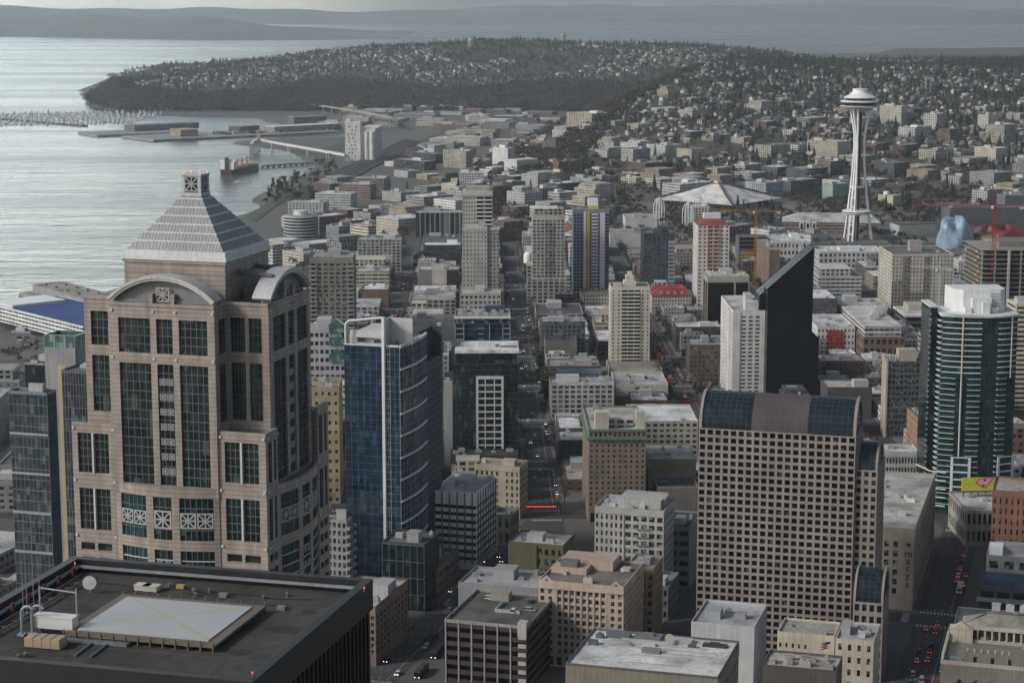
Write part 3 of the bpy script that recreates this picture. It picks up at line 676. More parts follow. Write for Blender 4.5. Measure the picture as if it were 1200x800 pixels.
for nm, (x, y), l in (('obstruction_light', (88, 664), 'red obstruction light on the far left roof corner'), ('obstruction_light', (296, 793), 'red obstruction light on the near right roof corner'), ('obstruction_light', (427, 693), 'red obstruction light on the far right roof corner')):
    P = bt.world(*roof_local(x, y, ZR+2.0), ZR+2.0); o = thing(nm, l, 'light', P, 0, 'roof corner lights')
    MB().tube((0, 0, 0), (0, 0, 0.5), 0.1, 6).build('stem', 'metal', o, (0.2, 0.2, 0.2)); MB().lathe([(0.1, 0.5), (0.13, 0.6), (0.07, 0.72)], 10).build('lens', 'lamp_red', o)
# ---- 2: granite tower with gabled bays and pyramid roof
GR = (0.335, 0.285, 0.255)
PC = at(229, 207, 515)
pt = thing('pyramid_tower', 'pink granite tower with arched gables, dark windows and a grey pyramid roof', 'office tower', (PC[0], PC[1], 0), -DT)
LAND.append(('pyramid roofed tower', 235, 430))
OCC.append([(PC[0]+s*36, PC[1]+t*34) for s, t in ((-1, -1), (1, -1), (1, 1), (-1, 1))])
BX, AXW, AYW = 14.0, 25.0, 21.5              # half bay width, half spans of the two arms
wall = MB(); WINS = []; DIA = MB()
def pw(fr, z0, z1, ops, rec=0.7, n1=0.0): panel_wall(wall, fr, 0, fr.w, z0, z1, ops, rec, 0, n1); return [(fr, o, rec) for o in ops]
def win(fr, o, nu, nz, rec=0.7, mat='glass_dark', brace=0, white=None):
    b = MB(); c = ((o[0]+o[1])/2, (o[2]+o[3])/2); W, H = o[1]-o[0], o[3]-o[2]
    f0 = Frame(-W/2, 0, 1, 0, W)
    b.fbox(f0, -0.03, W+0.03, -0.1, 0.0, -H/2-0.03, H/2+0.03, 0)
    for i in range(1, nu): b.fbox(f0, W*i/nu-0.09, W*i/nu+0.09, 0.003, 0.14, -H/2, H/2, 1)
    for k in range(1, nz): b.fbox(f0, 0, W, 0.003, 0.16, -H/2+H*k/nz-0.09, -H/2+H*k/nz+0.09, 1)
    if white: b.fbox(f0, W*white-0.3, W*white+0.3, 0.003, 0.35, -H/2, H/2, 2)
    x, y = fr.p(c[0], -rec+0.12)
    o_ = put(b.mesh('window', [mat, 'darktrim', 'whitetrim']), 'window', pt, None, (x, y, c[1]), fr.ang)
    return o_
plain('darktrim', (0.10, 0.115, 0.125), a1=0.1, streak=0); plain('whitetrim', (0.52, 0.54, 0.56), a1=0.1, streak=0.1); plain('tealtrim', (0.10, 0.13, 0.135), streak=0)
plain('ornament', (0.36, 0.37, 0.37), a1=0.1, streak=0.1)
def rosette(fr, uc, zc, s, n, col='ornament', k=1):
    """square ornament panel: frame, cross and saltire"""
    b = MB(); f0 = Frame(0, 0, 1, 0, 1); h = s/2; t = s*0.045
    b.fbox(f0, -h, h, -0.1, 0.0, h-2*t, h); b.fbox(f0, -h, h, -0.1, 0, -h, -h+2*t); b.fbox(f0, -h, -h+2*t, -0.1, 0, -h+2*t, h-2*t); b.fbox(f0, h-2*t, h, -0.1, 0, -h+2*t, h-2*t)
    b.fbox(f0, -t, t, -0.09, -0.01, -h+2*t, h-2*t); b.fbox(f0, -h+2*t, h-2*t, -0.085, -0.015, -t, t)
    for sx in (-1, 1):
        a_ = (-h+2*t, -sx*(h-2*t)); b_ = (h-2*t, sx*(h-2*t)); L = math.hypot(b_[0]-a_[0], b_[1]-a_[1]); px, pz = -(b_[1]-a_[1])/L*t, (b_[0]-a_[0])/L*t
        P = [(a_[0]+px, a_[1]+pz), (a_[0]-px, a_[1]-pz), (b_[0]-px, b_[1]-pz), (b_[0]+px, b_[1]+pz)]; off = -0.08 if sx > 0 else -0.075
        b.hexa([(p_[0], -off-0.06, p_[1]) for p_ in P] + [(p_[0], -off-0.10-0.02, p_[1]) for p_ in P])
    x, y = fr.p(uc, n); return put(b.mesh('ornament_panel', col), 'ornament_panel', pt, None, (x, y, zc), fr.ang)
frF = Frame(-BX, -AYW, 1, 0, 2*BX); frR = Frame(AXW, -BX+0.7, 0, 1, 2*BX-1.4)
frFR = Frame(BX, -AYW+0.7, 0, 1, AYW-BX-0.7); frRF = Frame(BX, -BX, 1, 0, AXW-BX); frLF = Frame(-AXW, -BX, 1, 0, AXW-BX)
Z_top, Z_b1, Z_b2 = 201.0, 197.0, 187.6
hi_win = (188.6, 197.2); lo_win = (155.5, 186.0); bot = 120.0
def bays(w): return [(w*0.105, w*0.40), (w*0.475-0.3, w*0.525+2.0), (w*0.63, w*0.915)]
for fr in (frF, frR):
    w_ = fr.w; ops = []
    B3 = [(w_*0.09, w_*0.39), (w_*0.455, w_*0.60-0.3), (w_*0.655, w_*0.92)]
    B3 = [(w_*0.08, w_*0.385), (w_*0.445, w_*0.60), (w_*0.66, w_*0.93)]
    for a, b in B3: ops += [(a, b, *hi_win), (a, b, *lo_win)]
    pw(fr, 152.8, Z_top-0.003, ops)
    for i, (a, b) in enumerate(B3):
        n_ = 5 if i != 1 else 3
        win(fr, (a, b, *hi_win), n_, 4); win(fr, (a, b, *lo_win), n_, 13)
    a, b = B3[1]
    for k in range(7):
        zc = 181.5 - k*3.75
        for s in (0.28, 0.72): rosette(fr, a+(b-a)*s, zc, 1.65, -0.28)
    for z in (199.0, 187.3):
        for u in (0.5, B3[0][1]+0.9, B3[2][0]-0.9, w_-0.5):
            MB().fbox(fr, u-0.3, u+0.3, 0.01, 0.32, z-0.3, z+0.3).build('corner_boss', 'whitetrim', pt)
    for z in (199.0, 187.3):
        for k in range(6): DIA_ = wall.fbox(fr, B3[1][0]+0.1+k*0.75, B3[1][0]+0.5+k*0.75, 0.01, 0.08, z-0.25, z+0.25)
    cx = w_/2; rise = 5.7; c_ = w_/2-0.2; Rr = (c_*c_+rise*rise)/(2*rise); zc = Z_top+0.6+rise-Rr; t0 = math.asin(c_/Rr)
    arc = [(cx+Rr*sin(-t0+2*t0*i/24), zc+Rr*cos(-t0+2*t0*i/24)) for i in range(25)]
    arch = MB()
    for (u0, z0), (u1, z1) in zip(arc, arc[1:]):
        for (da, db, n0, n1) in ((0, 0.7, -4.5, 0.45), (-0.6, -0.003, -1.6, 0.15)):
            sx0, sz0 = (u0-cx)/Rr, (z0-zc)/Rr; sx1, sz1 = (u1-cx)/Rr, (z1-zc)/Rr
            P = []
            for n in (n1, n0):
                for (uu, zz, ss, sz, dd) in ((u0, z0, sx0, sz0, da), (u1, z1, sx1, sz1, da), (u1, z1, sx1, sz1, db), (u0, z0, sx0, sz0, db)):
                    x, y = fr.p(uu+ss*dd, n); P.append((x, y, zz+sz*dd))
            arch.hexa(P)
    arch.build('arched_gable', 'metal', pt, (0.52, 0.52, 0.52))
    tym = MB(); pts = [fr.p(u, -1.8) for u, z in arc]
    n_ = len(arc)
    for (u0, z0), (u1, z1) in zip(arc, arc[1:]):
        A = fr.p(u0, -1.7); B = fr.p(u1, -1.7); C = fr.p(u1, -2.2); D = fr.p(u0, -2.2)
        tym.hexa([(*A, Z_top-0.5), (*B, Z_top-0.5), (*C, Z_top-0.5), (*D, Z_top-0.5), (*A, z0-0.3), (*B, z1-0.3), (*C, z1-0.3), (*D, z0-0.3)])
    tym.fbox(fr, 1.4, w_-1.4, -1.69, -1.2, Z_top+0.0, Z_top+0.8)
    tym.build('tympanum', 'trim', pt, (0.19, 0.20, 0.205))
    for u in (cx-2.9, cx+2.9): MB().fbox(fr, u-0.55, u+0.55, -1.6, -0.05, Z_top-0.3, Z_top+2.3).build('stone_post', 'granite', pt, GR)
    rosette(fr, cx, Z_top+2.1, 3.6, -0.9)
for fr, n_ in ((frFR, 3), (frRF, 4), (frLF, 4)):
    w_ = fr.w; o1 = [(0.8, w_*0.46, *hi_win), (w_*0.52, w_-1.9, *hi_win), (0.8, w_*0.46, 171.6, 186.0), (w_*0.52, w_-1.9, 171.6, 186.0)]
    if fr is frFR: o1 = [(1.7, w_-0.3, *hi_win), (1.7, w_-0.3, 171.6, 186.0)]
    if fr is frLF: o1 = [(1.8, w_*0.60, *hi_win), (1.8, w_*0.60, 171.6, 186.0)]
    pw(fr, 152.8, Z_top-0.003, o1)
    for o in o1: win(fr, o, 4 if fr is frFR else (5 if o[0] < 1 else 3), 4 if o[2] > 187 else 7, white=(0.98 if (fr is frRF and o[0] < 1) else None))
wall.box(-AXW+0.01, AXW-0.71, -BX+0.71, BX, 0, Z_top-0.8); wall.box(-BX+0.71, BX-0.71, -AYW+0.71, -BX+0.7, 0, Z_top-0.81); wall.box(-BX, BX, BX+0.003, AYW, 0, Z_top-0.8)
for fr in (frF, frR, frFR, frRF, frLF):
    wall.fbox(fr, 0.06 if fr is not frR else 0, fr.w-0.06, 0.012, 0.16, Z_top-0.9, Z_top-0.1); wall.fbox(fr, 0.06, fr.w-0.06, 0.012, 0.12, 187.0, 187.3)
LX, LY = 26.5, 20.9
zP = 170.0; t1 = (157.2, 167.4); t2 = (142.6, 153.2)
small = [(139.4-3.7*k-1.9, 139.4-3.7*k) for k in range(6)]
def pav(fr, u0, u1, two=True):
    W_ = u1-u0; ops = []
    halves = [(u0+W_*0.13, u0+W_*0.45), (u0+W_*0.52, u0+W_*0.85)]
    for a, b in halves:
        ops += [(a, b, *t1), (a, b, *t2)] + [(a, b, s0-0.3, s1-0.3) for s0, s1 in small]
    return ops
frP1 = Frame(-LX+0.6, -LY, 1, 0, LX-0.6-BX); frP2 = Frame(BX, -LY, 1, 0, LX-BX); frP3 = Frame(LX, -LY+0.7, 0, 1, LY-0.7-BX+0.7); frP4 = Frame(LX, BX-0.7, 0, 1, LY-BX+0.7)
for fr in (frP1, frP2, frP3, frP4):
    ops = pav(fr, 0, fr.w); panel_wall(wall, fr, 0, fr.w, bot, zP-0.003, ops, 0.7)
    for o in ops: win(fr, o, 3 if o[3]-o[2] > 3 else 1, 5 if o[3]-o[2] > 3 else 1)
    wp = MB(); um = fr.w*0.485; wp.fbox(fr, um-0.22, um+0.22, 0.01, 0.25, t2[0], t2[1]); wp.fbox(fr, um-0.22, um+0.22, 0.01, 0.25, t1[0], t1[1]); wp.build('white_fin', 'whitetrim', pt)
    for z in (168.6, 155.2, 141.0):
        for u in (0.5, fr.w-0.5): MB().fbox(fr, u-0.3, u+0.3, 0.01, 0.32, z-0.3, z+0.3).build('corner_boss', 'whitetrim', pt)
for sx, sy in ((-1, -1), (1, -1), (1, 1)):
    x0, x1 = sorted((sx*(BX+0.003), sx*(LX-0.71))); y0, y1 = sorted((sy*(BX+0.003), sy*(LY-0.71)))
    wall.box(x0, x1, y0, y1, 60, zP-1.6)
    p_ = MB().box(x0+0.8, x1-0.8, y0+0.8, y1-0.8, zP-1.59, zP-1.3); p_.build('terrace', 'roof', pt, (0.22, 0.21, 0.19))
wall.box(-LX+0.71, -BX, -BX, BX, 60, 152.7)
def bow(cxu, fr, w_, bulge=2.6, z0=bot, zt=155.6):
    n = 14; Rb = ((w_/2)**2+bulge**2)/(2*bulge); t0 = math.asin((w_/2)/Rb)
    def P(t, off): return fr.p(w_/2 + (Rb+off)*sin(t), (Rb+off)*cos(t) - (Rb-bulge))
    T_ = [-t0+2*t0*i/n for i in range(n+1)]
    def seg(mb, ta, tb, o0, o1, za, zb, m=0):
        A, B, C, D = P(ta, o1), P(tb, o1), P(tb, o0), P(ta, o0)
        mb.hexa([(*A, za), (*B, za), (*C, za), (*D, za), (*A, zb), (*B, zb), (*C, zb), (*D, zb)], m)
    st_ = MB(); top = MB()
    bands = [(153.0, zt), (139.6, 142.2)]
    for ta, tb in zip(T_, T_[1:]):
        for za, zb in bands: seg(st_, ta, tb, -0.7, 0, za, zb)
    lo = [P(t, -0.7) for t in T_]
    top.prism(lo, 152.6, zt-0.6); top.build('bow_roof', 'roof', pt, (0.16, 0.15, 0.14))
    cuts = [-1.0, -0.90, -0.40, -0.26, 0.10, 0.24, 0.93, 1.0]
    cuts = [-1.0, -0.88, -0.33, -0.19, 0.16, 0.30, 0.90, 1.0]
    for i in (0, 2, 4, 6):
        ta, tb = cuts[i]*t0, cuts[i+1]*t0
        for za, zb in ((142.203, 152.997), (z0, 139.597)): seg(st_, ta, tb, -0.7, -0.02, za, zb)
    st_.build('bowed_bay', 'granite', pt, GR)
    for i in (1, 3, 5):
        ta, tb = cuts[i]*t0, cuts[i+1]*t0; m_ = 6 if i != 3 else 3
        for (za, zb, rows) in ((142.0, 153.2, 4), (z0, 139.8, 7)):
            g = MB()
            for k in range(m_):
                a, b = ta+(tb-ta)*k/m_, ta+(tb-ta)*(k+1)/m_; seg(g, a, b, -0.6, -0.45, za, zb, 0)
                if k: e = 0.09/Rb; seg(g, a-e, a+e, -0.447, -0.3, za, zb, 1)
                for r in range(1, rows): z = za+(zb-za)*r/rows; seg(g, a, b, -0.447, -0.27, z-0.12, z+0.12, 2 if zb < 141 else 1)
            g.build('window', ['glass_teal' if i == 1 else 'glass_dark', 'darktrim', 'whitetrim'], pt)
        ns = 2 if i != 3 else 1
        for k in range(ns):
            tm = ta+(tb-ta)*(k+0.5)/ns; q = P(tm, -0.1); fr2 = Frame(q[0], q[1], fr.u[0]*cos(tm)-fr.u[1]*sin(tm), fr.u[0]*sin(tm)+fr.u[1]*cos(tm), 1)
            rosette(fr2, 0, 147.3, min(5.0, (tb-ta)*Rb/ns*0.93), 0)
        if i == 3:
            for zz in (136, 132.3, 128.6):
                for s in (0.28, 0.72):
                    tm = ta+(tb-ta)*s; q = P(tm, -0.1); fr2 = Frame(q[0], q[1], fr.u[0]*cos(tm)-fr.u[1]*sin(tm), fr.u[0]*sin(tm)+fr.u[1]*cos(tm), 1); rosette(fr2, 0, zz, 1.5, 0)
    core = [P(t, -0.75) for t in T_]; wall.prism(core, 60, 152.5)
bow(0, Frame(-BX, -LY-0.3, 1, 0, 2*BX), 2*BX); bow(0, Frame(LX-0.4, -BX, 0, 1, 2*BX), 2*BX)
wall.box(-LX+0.7, LX-0.7, -LY+0.7, LY-0.7, 0, 119.9)
wall.build('wall', 'granite', pt, GR)
PH = 13.6
ph_ = MB().box(-PH, PH, -PH, PH, Z_top-1.5, 210.0).box(-PH-0.35, PH+0.35, -PH-0.35, PH+0.35, 210.003, 210.7).box(-PH-0.15, PH+0.15, -PH-0.15, PH+0.15, 207.6, 207.95); ph_.build('penthouse', 'granite', pt, GR)
MB().box(-PH-0.5, PH+0.5, -PH-0.5, PH+0.5, 210.703, 211.7).box(-PH-0.15, PH+0.15, -PH-0.15, PH+0.15, 211.703, 213.1).build('roof_gutter', 'metal', pt, (0.62, 0.64, 0.65))
zb_, zt_ = 213.1, 225.6; hb, ht = 12.9, 2.6
py = MB(); py.hexa([(-hb, -hb, zb_), (hb, -hb, zb_), (hb, hb, zb_), (-hb, hb, zb_), (-ht, -ht, zt_), (ht, -ht, zt_), (ht, ht, zt_), (-ht, ht, zt_)])
pyr = py.build('pyramid_roof', 'metal', pt, (0.33, 0.325, 0.34))
rb = MB(); sm_ = MB()
for k in range(1, 7):
    t = k/6.35; h_ = hb+(ht-hb)*t; z = zb_+(zt_-zb_)*t; rb.box(-h_-0.16, h_+0.16, -h_-0.16, h_+0.16, z-0.14, z+0.2)
rb.build('roof_band', 'metal', pyr, (0.66, 0.68, 0.69))
for k in range(-14, 15):
    x = k*0.9; t1_ = min(1.0, (hb-abs(x))/(hb-ht)) if abs(x) > ht else 1.0
    if t1_ <= 0.02: continue
    h1 = hb+(ht-hb)*t1_; z1_ = zb_+(zt_-zb_)*t1_
    for q in range(4):
        c_, s_ = (1, 0, -1, 0)[q], (0, 1, 0, -1)[q]; rot = lambda a, b: (a*c_-b*s_, a*s_+b*c_)
        sm_.tube((*rot(x, -hb-0.02), zb_), (*rot(x, -h1-0.02), z1_), 0.09, 4)
sm_.build('roof_seam', 'metal', pyr, (0.37, 0.365, 0.38))
ln = MB(); L_ = 2.55; z0, z1 = 225.6, 231.0
ln.box(-L_-0.15, L_+0.15, -L_-0.15, L_+0.15, z0+0.003, z0+0.8); ln.box(-L_-0.2, L_+0.2, -L_-0.2, L_+0.2, z1-0.4, z1)
for sx in (-1, 1):
    for sy in (-1, 1): ln.box(sx*L_-(0.6 if sx > 0 else 0), sx*L_+(0.6 if sx < 0 else 0), sy*L_-(0.6 if sy > 0 else 0), sy*L_+(0.6 if sy < 0 else 0), z0+0.803, z1-0.403)
ln.build('lantern', 'whitetrim', pt); MB().box(-L_+0.5, L_-0.5, -L_+0.5, L_-0.5, z0+0.8, z1-0.41).build('lantern_glass', 'glass_teal', pt)
rosette(Frame(-L_, -L_, 1, 0, 2*L_), L_, z0+3.0, 3.9, 0.0); rosette(Frame(L_, -L_, 0, 1, 2*L_), L_, z0+3.0, 3.9, 0.0)
for sx in (-1, 1):
    for sy in (-1, 1): MB().tube((sx*2.2, sy*2.2, z1), (sx*2.2, sy*2.2, z1+0.45), 0.16, 8).build('beacon', 'lamp_orange', pt)
for q_ in ((BX+1, BX+7, -6, 5, Z_top-0.7, Z_top+2.6), (-10, -7, -BX-5, -BX-1, Z_top-0.7, Z_top+3.5), (4, 6, -BX-5, -BX-1, Z_top-0.7, Z_top+4)): MB().box(*q_).build('roof_plant', 'darktrim', pt)
for y_ in (-7, 5): MB().tube((PH+0.1, y_, Z_top+6.5), (AXW-1.5, y_, Z_top+5.7), 0.7, 6).build('gable_brace', 'darktrim', pt)
rr = random.Random(8); sm2 = MB(); dr = MB()
for i in range(9): x = -w/2+5+i*(w-9)/9; sm2.box(x-.06, x+.06, -d/2+2, d/2-2.5, ZR+.1, ZR+.135)
for i in range(5): y = -d/2+5+i*(d-8)/5; sm2.box(-w/2+6, w/2-3, y-.06, y+.06, ZR+.101, ZR+.13)
sm2.build('roof_seam', 'roof', bt.root, (.11, .10, .09))
for i in range(16):
    x, y = rr.uniform(-w*.3, w*.45), rr.uniform(-d*.44, d*.44); a, b_ = rr.uniform(.8, 3.5), rr.uniform(.6, 2.2); n = 9
    P = [(x+a*rr.uniform(.7, 1.1)*cos(2*pi*k/n), y+b_*rr.uniform(.7, 1.1)*sin(2*pi*k/n)) for k in range(n)]
    if X0-2 < x < X1+2 and Y0-2 < y < Y1+2: continue
    MB().prism(P, ZR+.09, ZR+.114+.001*i).build('roof_patch', 'roof', bt.root, (.032, .031, .03) if i % 3 else (.11, .095, .075))
for i in range(10):
    x, y = rr.uniform(-w*.42, w*.46), rr.choice((rr.uniform(-d*.46, -d*.3), rr.uniform(d*.3, d*.42)))
    MB().lathe([(.25, ZR+.1), (.25, ZR+.5), (.4, ZR+.6), (.1, ZR+.75)], 8, x, y).build('roof_vent', 'metal', bt.root, (.16, .16, .16))
cbl = MB(); p_ = [(-w*.36+i*w*.06, d*.36+.6*sin(i*1.7), ZR+.16) for i in range(13)]
for a, b_ in zip(p_, p_[1:]): cbl.tube(a, b_, .06, 4)
cbl.build('cable', 'darkmetal', bt.root)
for i, (px, py) in enumerate(((212, 690), (262, 700), (330, 715), (222, 758))):
    P = roof_local(px, py); MB().box(P[0]-.6, P[0]+.6, P[1]-.4, P[1]+.4, ZR+.1, ZR+.7).build('junction_box', 'trim', bt.root, (.2, .2, .19) if i else (.4, .33, .1))
# ---- 3: the blue glass tower with its white blade and screen wall
cx, cy, w, d, h = solve(**S(468, 407, 697, 403, 517, DT))
b = Bld('glass_tower', 'deep blue glass apartment tower with white blade, curved white bands and white roof screen', 'apartment tower', cx, cy, w, d, h, DT, (0.03, 0.04, 0.05), short='blue glass tower')
fr = b.fr['F']; uf = fr.w*0.70
b.curtain('F', 6, 34, 0, h, 0, uf, 'glass_blue', (0.10, 0.13, 0.17), 0.10, 0.0, 0.06, 'front_glazing')
b.curtain('F', 2, 34, 0, h, uf+1.3, fr.w-4.6, 'glass', (0.42, 0.44, 0.46), 0.16, 0.25, 0.10, 'corner_glazing')
b.curtain('F', 2, 34, 0, h, fr.w-4.59, fr.w, 'glass_blue', (0.16, 0.2, 0.24), 0.12, 0, 0.06, 'front_glazing')
b.part('white_blade', MB().fbox(fr, uf, uf+1.3, -0.6, 1.6, 0, h+13.6), 'trim', (0.66, 0.67, 0.67))
n = 12; L = d*0.62; bul = 2.2; pts = []
for i in range(n+1):
    t = i/n; pts.append((w/2 + bul*4*t*(1-t)*0.75, -d/2 + L*t))
poly = pts + [(w/2-1, -d/2+L), (w/2-1, -d/2+0.01)]
cb = MB().prism([(x-0.1, y) for x, y in pts] + [(w/2-3, -d/2+L), (w/2-3, -d/2+0.02)], 0, h-0.01)
gl = cb.build('bowed_glazing', 'glass_blue', b.root)
mu = MB(); wb = MB()
for k in range(1, 35):
    z = h*k/34
    for (x0, y0), (x1, y1) in zip(pts, pts[1:]):
        mb, t, o = (wb, 0.34, 0.6) if k % 3 == 1 else (mu, 0.08, 0.06)
        mb.hexa([(x0-0.09, y0, z-t), (x0+o, y0, z-t), (x1+o, y1, z-t), (x1-0.09, y1, z-t), (x0-0.09, y0, z+t), (x0+o, y0, z+t), (x1+o, y1, z+t), (x1-0.09, y1, z+t)])
for i in range(0, n+1, 1):
    x, y = pts[i]; t = 0.13 if i % 3 == 0 else 0.05; mu.box(x-0.085, x+0.2, max(y-t, -d/2), y+t, 0.01, h-0.02)
mu.build('mullion_grid', 'trim', b.root, (0.24, 0.28, 0.32)); wb.build('curved_band', 'trim', b.root, (0.72, 0.74, 0.75))
b.solid('R', L-0.4, None, 0, h-14)
b.curtain('R', 6, 30, 0, h-14.1, L, None, 'glass_dark', (0.14, 0.15, 0.16), 0.1, 0.2, 0.1, 'side_glazing')
b.wall.box(w/2-5, w/2-0.46, -d/2+L, d/2-0.46, 0, h-14.2)
b.finish(core=False); b2 = MB().box(-w/2+0.46, w/2-5.1, -d/2+0.46, d/2-0.46, 0, h-0.02); b2.box(w/2-5.09, w/2-0.47, -d/2+0.47, -d/2+L-0.1, 0, h-0.03); b2.build('core', 'wall', b.root, (0.05, 0.05, 0.055))
b.part('roof', MB().box(-w/2+0.5, w/2-3.2, -d/2+0.5, -d/2+L, h, h+0.12), 'roof', (0.18, 0.17, 0.16))
rim = MB()
for (x0, y0), (x1, y1) in zip(pts, pts[1:]): rim.hexa([(x0-0.5, y0, h), (x0+0.6, y0, h), (x1+0.6, y1, h), (x1-0.5, y1, h), (x0-0.5, y0, h+0.9), (x0+0.6, y0, h+0.9), (x1+0.6, y1, h+0.9), (x1-0.5, y1, h+0.9)])
rim.box(uf-w/2+1.35, w/2-0.51, -d/2-0.3, -d/2+0.3, h, h+0.9); rim.box(-w/2, uf-w/2-0.05, -d/2-0.1, -d/2+0.3, h, h+0.6); rim.build('roof_rim', 'trim', b.root, (0.60, 0.62, 0.63))
xb = uf-w/2
b.part('screen_wall', MB().fbox(Frame(xb+0.3, -d/2+1.61, 0, 1, L), 0, 13, -0.5, 0.3, h+0.12, h+12.2).box(xb+0.55, xb+11.5, -d/2+8.5, -d/2+9.2, h+0.13, h+12.1), 'trim', (0.52, 0.52, 0.53))
hoop = MB(); hp_ = [(-w/2+0.6, h+0.1), (-w/2+0.6, h+9.0), (-w/2+1.2, h+10.2), (-w/2+2.4, h+11), (xb-0.2, h+13.2)]
for (x0, z0), (x1, z1) in zip(hp_, hp_[1:]): hoop.tube((x0, -d/2+0.7, z0), (x1, -d/2+0.7, z1), 0.5, 8)
hoop.build('roof_hoop', 'trim', b.root, (0.66, 0.67, 0.67))
b.part('penthouse', MB().box(-w/2+1.6, xb-0.1, -d/2+3.2, -d/2+L-2, h+0.13, h+4.5).box(-w/2+1.7, xb-0.2, -d/2+3.4, -d/2+3.9, h+4.503, h+6.6), 'trim', (0.50, 0.51, 0.52))
b.part('penthouse_window', MB().box(-w/2+5, xb-1, -d/2+3.0, -d/2+3.19, h+1.0, h+3.2), 'glass')
pl = MB()
for i in range(16): pl.lathe([(0.2, 0), (0.9, 0.5), (0.7, 1.3), (0.1, 1.8)], 6, w/2-4+rnd.uniform(-1, 1.2), -d/2+9+i*0.9)
o = pl.build('roof_planting', 'green', b.root); o.location = (0, 0, h+0.12)
b = tower('glass_podium', 'dark glass podium at the foot of the blue glass tower along the avenue', 'podium', S(497, 640, 717, 476, 540, DT, w=20, d=22), (0.06, 0.06, 0.065))
b.curtain('R', 7, 4, 2, b.h-1, None or 0, None, 'glass_teal', (0.10, 0.11, 0.11)); b.curtain('F', 6, 4, 0, b.h, 0, None, 'glass_dark'); b.roof((0.12, 0.12, 0.12), units=3); b.finish()
# ---- downtown neighbours of the left avenue
b = tower('office_building', 'white and dark banded office block with grey fins on the left avenue', 'office building', S(558, 580, 668, 505, 582, DT), (0.80, 0.80, 0.79), short='banded white office')
fz = [(k*b.h/9+b.h/9*0.42, k*b.h/9+b.h/9) for k in range(9)]
for f in 'FR':
    b.grid(f, 1, 8, 4.6, b.h-3.6, 0.985, 0.46, sill=0.02, name='window_band', mat='glass_dark')
    fr = b.fr[f]; b.wall.fbox(fr, 0.0 if f == 'F' else 0, fr.w, -b.rec, 0.004, b.h-3.6, b.h); b.wall.fbox(fr, 0, fr.w, -b.rec, -0.3, 0, 4.6)
    n = 6 if f == 'F' else 8; m_ = MB()
    for i in range(n): m_.fbox(fr, fr.w*(i+0.5)/n-0.3, fr.w*(i+0.5)/n+0.3, 0.006, 0.5, 3, b.h+0.8)
    m_.build('fin', 'trim', b.root, (0.14, 0.145, 0.15))
b.roof((0.42, 0.41, 0.40), units=4, ucol=(0.5, 0.5, 0.5)); b.finish()
aw = MB()
for i in range(6): y = -b.d/2+4+i*(b.d-8)/5; aw.hexa([(b.w/2+0.02, y-1.6, 3.2), (b.w/2+2.0, y-1.6, 2.7), (b.w/2+2.0, y+1.6, 2.7), (b.w/2+0.02, y+1.6, 3.2), (b.w/2+0.02, y-1.6, 4.0), (b.w/2+2.0, y-1.6, 2.8), (b.w/2+2.0, y+1.6, 2.8), (b.w/2+0.02, y+1.6, 4.0)])
aw.build('awning', 'trim', b.root, (0.16, 0.15, 0.16))
b = tower('brick_building', 'narrow tan brick building beside the banded white office', 'building', S(609, 549, 608, 556, 611.5, DT, d=16), (0.40, 0.345, 0.255), short='narrow tan building')
b.grid('F', 9, 7, 0, b.h-2, 0.42, 0.6, skip=lambda i, k: i == 5); b.grid('R', 3, 7, 0, b.h-2); b.wall.fbox(b.fr['F'], 0, b.fr['F'].w, -0.45, 0.35, b.h-2, b.h); b.solid('R', None, None, b.h-2)
b.roof((0.30, 0.28, 0.25), units=4, ucol=(0.42, 0.36, 0.28)); b.finish()
b = tower('retail_building', 'low tan shop building on the corner behind the banded white office', 'shop building', S(598, 606, 640, 575, 604, DT, w=20, d=16), (0.24, 0.22, 0.19))
b.grid('F', 6, 2, wf=.6, hf=.6); b.grid('R', 5, 2, wf=.6, hf=.6); b.roof((0.20, 0.20, 0.2), units=3); b.finish()
b = tower('brick_building', 'brown brick building beside the black roofed tower on the left avenue', 'building', S(440, 713, 780, 380, 478, DT), (0.23, 0.165, 0.13), short='brown brick building')
b.grid('R', 9, 6, 4, b.h-3, 0.5, 0.66); b.grid('F', 8, 6, 4, b.h-3, 0.5, 0.62)
for f in 'FR': b.solid(f, None, None, 0, 4, -0.1); b.solid(f, None, None, b.h-3, b.h, 0.25 if f == 'R' else 0.1)
b.roof((0.44, 0.44, 0.45), units=6, ucol=(0.36, 0.35, 0.36)); b.finish()
b = tower('brick_building', 'low brown building with tall windows beside the glass podium', 'building', S(512, 668, 706, 495, 538, DT, w=16), (0.19, 0.145, 0.12))
b.grid('R', 8, 3, 0, b.h-1.5, 0.55, 0.7); b.solid('R', None, None, b.h-1.5, b.h, 0.2); b.roof((0.13, 0.13, 0.13), units=3); b.finish()
b = tower('balcony_building', 'grey balconied apartment block between pyramid tower and blue glass tower', 'apartment block', S(406, 612, 742, 372, 413, DT), (0.26, 0.26, 0.26), short='grey balconied block')
b.grid('F', 6, 14, wf=0.6, hf=0.6); b.grid('R', 6, 14, wf=0.6, hf=0.6)
for k in range(14):
    for i in range(3): put(pane_mesh(3.6, 1.1, 'concrete', 1.5), 'balcony', b.root, None, (b.w/2+0.8, -b.d/2+b.d*(i+0.5)/3, b.h*(k+0.12)/14+0.5), pi/2)
b.roof((0.3, 0.3, 0.3), units=3); b.finish()
b = tower('parking_garage', 'dark parking garage with pale pillars and cars on its open roof', 'parking garage', S(617, 737, 814, 521, 632, DT, d=44), (0.055, 0.038, 0.036), short='parking garage')
b.grid('F', 1, 7, 0, b.h, 0.985, 0.52, sill=0.02, mat='glass_black', name='open_deck'); b.grid('R', 1, 7, 0, b.h, 0.97, 0.52, sill=0.02, mat='glass_black', name='open_deck')
